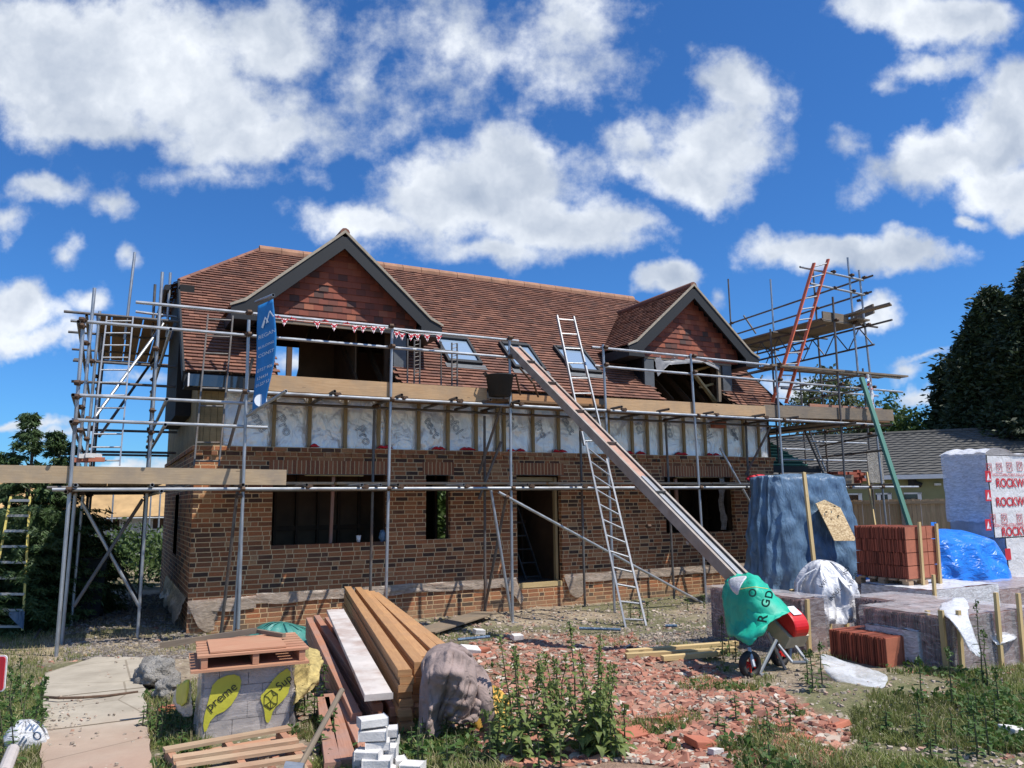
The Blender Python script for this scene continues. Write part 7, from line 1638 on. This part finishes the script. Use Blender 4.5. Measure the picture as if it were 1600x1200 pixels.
# ---------------------------------------------------------------- timber stack
def timber(name,label,n0,f0,w,h,mat,up=(0,0,1),group=None,cat='timber'):
    mb=MB(); mb.beam(n0,f0,w,h,up=up); o=mb.build(name,MAT[mat]); m=o.modifiers.new('b','BEVEL'); m.width=.003; return tag(o,label,cat,group)
def stack():
    # direction from vanishing point (430,825) approx : use near and far image points at heights
    dn=5.75
    k=0
    GR='long timbers of the foreground stack'
    # right hand stack: columns of joists  (near px, near py, far px, far py) top layer
    tops=[(632,1046,543,915,.10,5.75,11.6),(654,1034,558,916,.095,6.0,11.8),(667,1024,571,920,.085,6.25,11.7),(680,1014,579,922,.085,6.5,11.7),(691,1007,586,924,.09,6.7,11.8)]
    words=['leftmost of the tall stack','second of the tall stack','middle of the tall stack','fourth of the tall stack','rightmost of the tall stack']
    for c,(nx,ny,fx,fy,w,dn,df) in enumerate(tops):
        N0=PD(nx,ny+6,dn);F0=PD(fx,fy+4,df)
        lay=8
        for l in range(lay):
            off=Vector((0,0,-.051*l)); jx=random.uniform(-.02,.02); jl=random.uniform(-.12,.12) if l else 0
            d=(F0-N0).normalized(); timber('timber_joist',f'{"top" if l==0 else "lower"} orange brown joist, {words[c]}',N0+off+d*jl+Vector((jx,0,0)),F0+off+Vector((jx,0,0)),w,.045,'joist',group=GR)
    # low reddish row
    low=[(557,1117,483,966,.075,5.6,9.9),(590,1102,495,962,.075,5.75,10.1),(617,1108,512,965,.07,5.75,10.1),(640,1104,530,965,.07,5.8,10.1)]
    for c,(nx,ny,fx,fy,w,dn,df) in enumerate(low):
        N0=PD(nx,ny+4,dn);F0=PD(fx,fy+3,df); d=(F0-N0).normalized()
        for l in range(4): timber('timber_joist',f'{"top" if l==0 else "lower"} dusty red joist, {["leftmost","second","third","rightmost"][c]} of the low stack',N0+Vector((0,0,-.064*l))+d*random.uniform(-.03,.10)*(l>0),F0+Vector((0,0,-.064*l)),w,.058,'joistred',group=GR)
    # white faced board lying on top of the low stack
    N0=PD(592,1089,5.55);F0=PD(524,955,9.3); timber('white_board','wide white faced board lying on the low timber stack',N0,F0,.20,.04,'white_board',cat='board')
    # ground beams lower left
    for i,(a,b) in enumerate((((520,1200),(505,1095)),((545,1195),(515,1090)),((575,1180),(530,1085)))):
        timber('timber_offcut',['dusty red timber on the ground nearest the hammer handle','dusty red timber on the ground in the middle under the low stack','dusty red timber on the ground nearest the white blocks'][i],PZ(a[0],a[1],.40),PZ(b[0],b[1],.40),.10,.06,'joistred')
    for f in (.12,.5,.88):
        a=PD(560,1150,5.8).lerp(PD(500,985,10),f); b=PD(690,1100,6.0).lerp(PD(600,950,11.4),f); a.z=b.z=.33-.03*f; timber('stack_bearer','short bearer under the timber stacks',a,b,.08,.07,'joistred',cat='bearer',group='bearers under the timber stacks')
stack()
# white block pile
def blocks():
    GR='white blocks in the foreground pile'
    L_=[ # px,py of centre of block, depth, length(m), rotation, h , upright, label
     (582,1127,4.75,.17,25,.05,'topmost white block of the pile'),(583,1147,4.72,.17,5,.06,'second white block from the top'),(607,1143,4.95,.12,10,.055,'small white block behind the second one'),
     (590,1163,4.72,.15,10,.05,'third white block from the top'),(607,1158,4.95,.12,-5,.05,'small white block behind the third one'),(577,1178,4.65,.15,-8,.05,'fourth white block jutting to the left'),
     (590,1196,4.62,.17,0,.09,'big white block under the fourth one'),(562,1194,4.72,.07,0,.15,'upright white block at the left of the pile'),(612,1180,4.75,.07,0,.12,'upright white block at the right of the pile'),
     (625,1196,4.7,.07,20,.09,'leaning white block beside the pile'),(645,1200,4.6,.13,-12,.06,'white block lying at the right foot of the pile'),(590,1215,4.6,.22,5,.12,'lowest white block of the pile')]
    for i,(px,py,d,L,ro,h,lab) in enumerate(L_):
        c=PD(px,py,d); dx=Vector((CR[0],CR[1],0)).normalized(); dx=Matrix.Rotation(R(ro),3,'Z')@dx; mb=MB(); mb.beam(c-dx*L/2,c+dx*L/2,.11 if L>.1 else .10,h); o=mb.build('white_block',MAT['blockw']); m=o.modifiers.new('b','BEVEL'); m.width=.005; m.segments=2; tag(o,lab,'block',GR)
blocks()
# draped jacket
JN=[[(668,1022,6.2),(685,1009,6.1),(705,1005,6.05),(722,1011,6.1),(736,1024,6.1),(744,1036,6.2)],
 [(661,1035,5.65),(680,1022,5.5),(702,1018,5.45),(725,1026,5.5),(741,1040,5.65),(752,1055,5.8)],
 [(659,1062,5.45),(675,1055,5.3),(700,1052,5.28),(725,1058,5.32),(742,1068,5.45),(756,1080,5.6)],
 [(658,1098,5.42),(674,1095,5.3),(695,1090,5.4),(718,1092,5.3),(738,1096,5.42),(753,1103,5.5)],
 [(657,1130,5.4),(670,1128,5.28),(686,1110,5.42),(705,1112,5.3),(728,1120,5.4),(747,1122,5.45)],
 [(656,1160,5.4),(668,1153,5.3),(682,1143,5.4),(697,1118,5.42),(716,1130,5.35),(739,1131,5.42)]]
def jac(u,v):
    a=u*5;b=v*5;i=min(4,int(a));j=min(4,int(b));f=a-i;g=b-j; f=f*f*(3-2*f)*.5+f*.5
    q=[(1-f)*(1-g)*JN[j][i][k]+f*(1-g)*JN[j][i+1][k]+(1-f)*g*JN[j+1][i][k]+f*g*JN[j+1][i+1][k] for k in range(3)]
    rg=lambda x,y,z:1-2.4*abs(n3(x,y,z)); fo=.075*rg(u*6.5+.5*v,v*.8,4)*(.25+.75*v)+.030*rg(u*3-v*2,v*5+u*2,7)+.018*rg(u*12,v*6,2)+.02*n3(u*3,v*3,1)
    return PD(q[0]+3*n3(u*5,v*4,9)+2*n3(u*11,v*7,1),q[1]+7*n3(u*7,1,3)*v,q[2]-fo)
mb=MB(); mb.grid(jac,72,60); o=mb.build('fleece_jacket',MAT['hoodie'],smooth=True); m=o.modifiers.new('t','SOLIDIFY'); m.thickness=.012; tag(o,'faded mauve hooded jacket draped over the end of the timber stack','jacket')
def limbcloth(par,pts,name):
    mb=MB(); n_=12
    rings=[]
    V=[];
    for k,(px,py,d,r) in enumerate(pts):
        c=PD(px,py,d); V+= [c+Vector(CR)*(r*(1+.25*math.sin(3*t*.5236+k*.9)))*math.cos(t*.5236)+Vector(CF)*(r*.7)*math.sin(t*.5236) for t in range(n_)]
    mb.add(V,[(k*n_+i,k*n_+(i+1)%n_,(k+1)*n_+(i+1)%n_,(k+1)*n_+i) for k in range(len(pts)-1) for i in range(n_)]); o=mb.build(name,MAT['hoodie'],par,smooth=True); m=o.modifiers.new('s','SUBSURF'); m.levels=1; m.render_levels=1; m=o.modifiers.new('t','SOLIDIFY'); m.thickness=.008
mb=MB(); mb.path([jac(i/40,.985)-Vector(CF)*.012 for i in range(0,31)],.009,6); mb.build('hem',MAT['hoodie'],o,smooth=True)
limbcloth(o,[(744,1040,5.75,.035),(752,1058,5.55,.05),(757,1080,5.45,.052),(759,1100,5.42,.043),(763,1120,5.42,.046),(765,1136,5.42,.038),(766,1141,5.42,.030),(766,1150,5.42,.031)],'sleeve')
mb=MB(); mb.path([jac(.13+.02*math.sin(i*.3),.1+.85*i/20)-Vector(CF)*.006 for i in range(21)],.005,5); mb.build('zip',MAT['steeldark'],o)
limbcloth(o,[(672,1120,5.4,.06),(674,1145,5.32,.055),(678,1160,5.3,.04),(676,1175,5.3,.03),(675,1188,5.3,.022)],'sleeve')
limbcloth(o,[(690,1014,5.9,.03),(700,1011,5.75,.06),(715,1014,5.7,.065),(728,1025,5.75,.04)],'hood')
o=netcloth('yellow_sack',MAT['yelsack'] if 'yelsack' in MAT else MAT.setdefault('yelsack',cloth('yellow_sack',(.60,.34,.06),.6,bs=9,b=.7)),[[(735,1085,6.0),(765,1068,6.0),(792,1080,6.1)],[(738,1115,5.7),(770,1098,5.6),(800,1110,5.8)],[(740,1145,5.6),(770,1148,5.5),(800,1145,5.6)]],noise_=.06,th=.03); tag(o,'orange yellow sack half hidden behind the jacket and nettles','sack')
# a few more timbers ends under the jacket
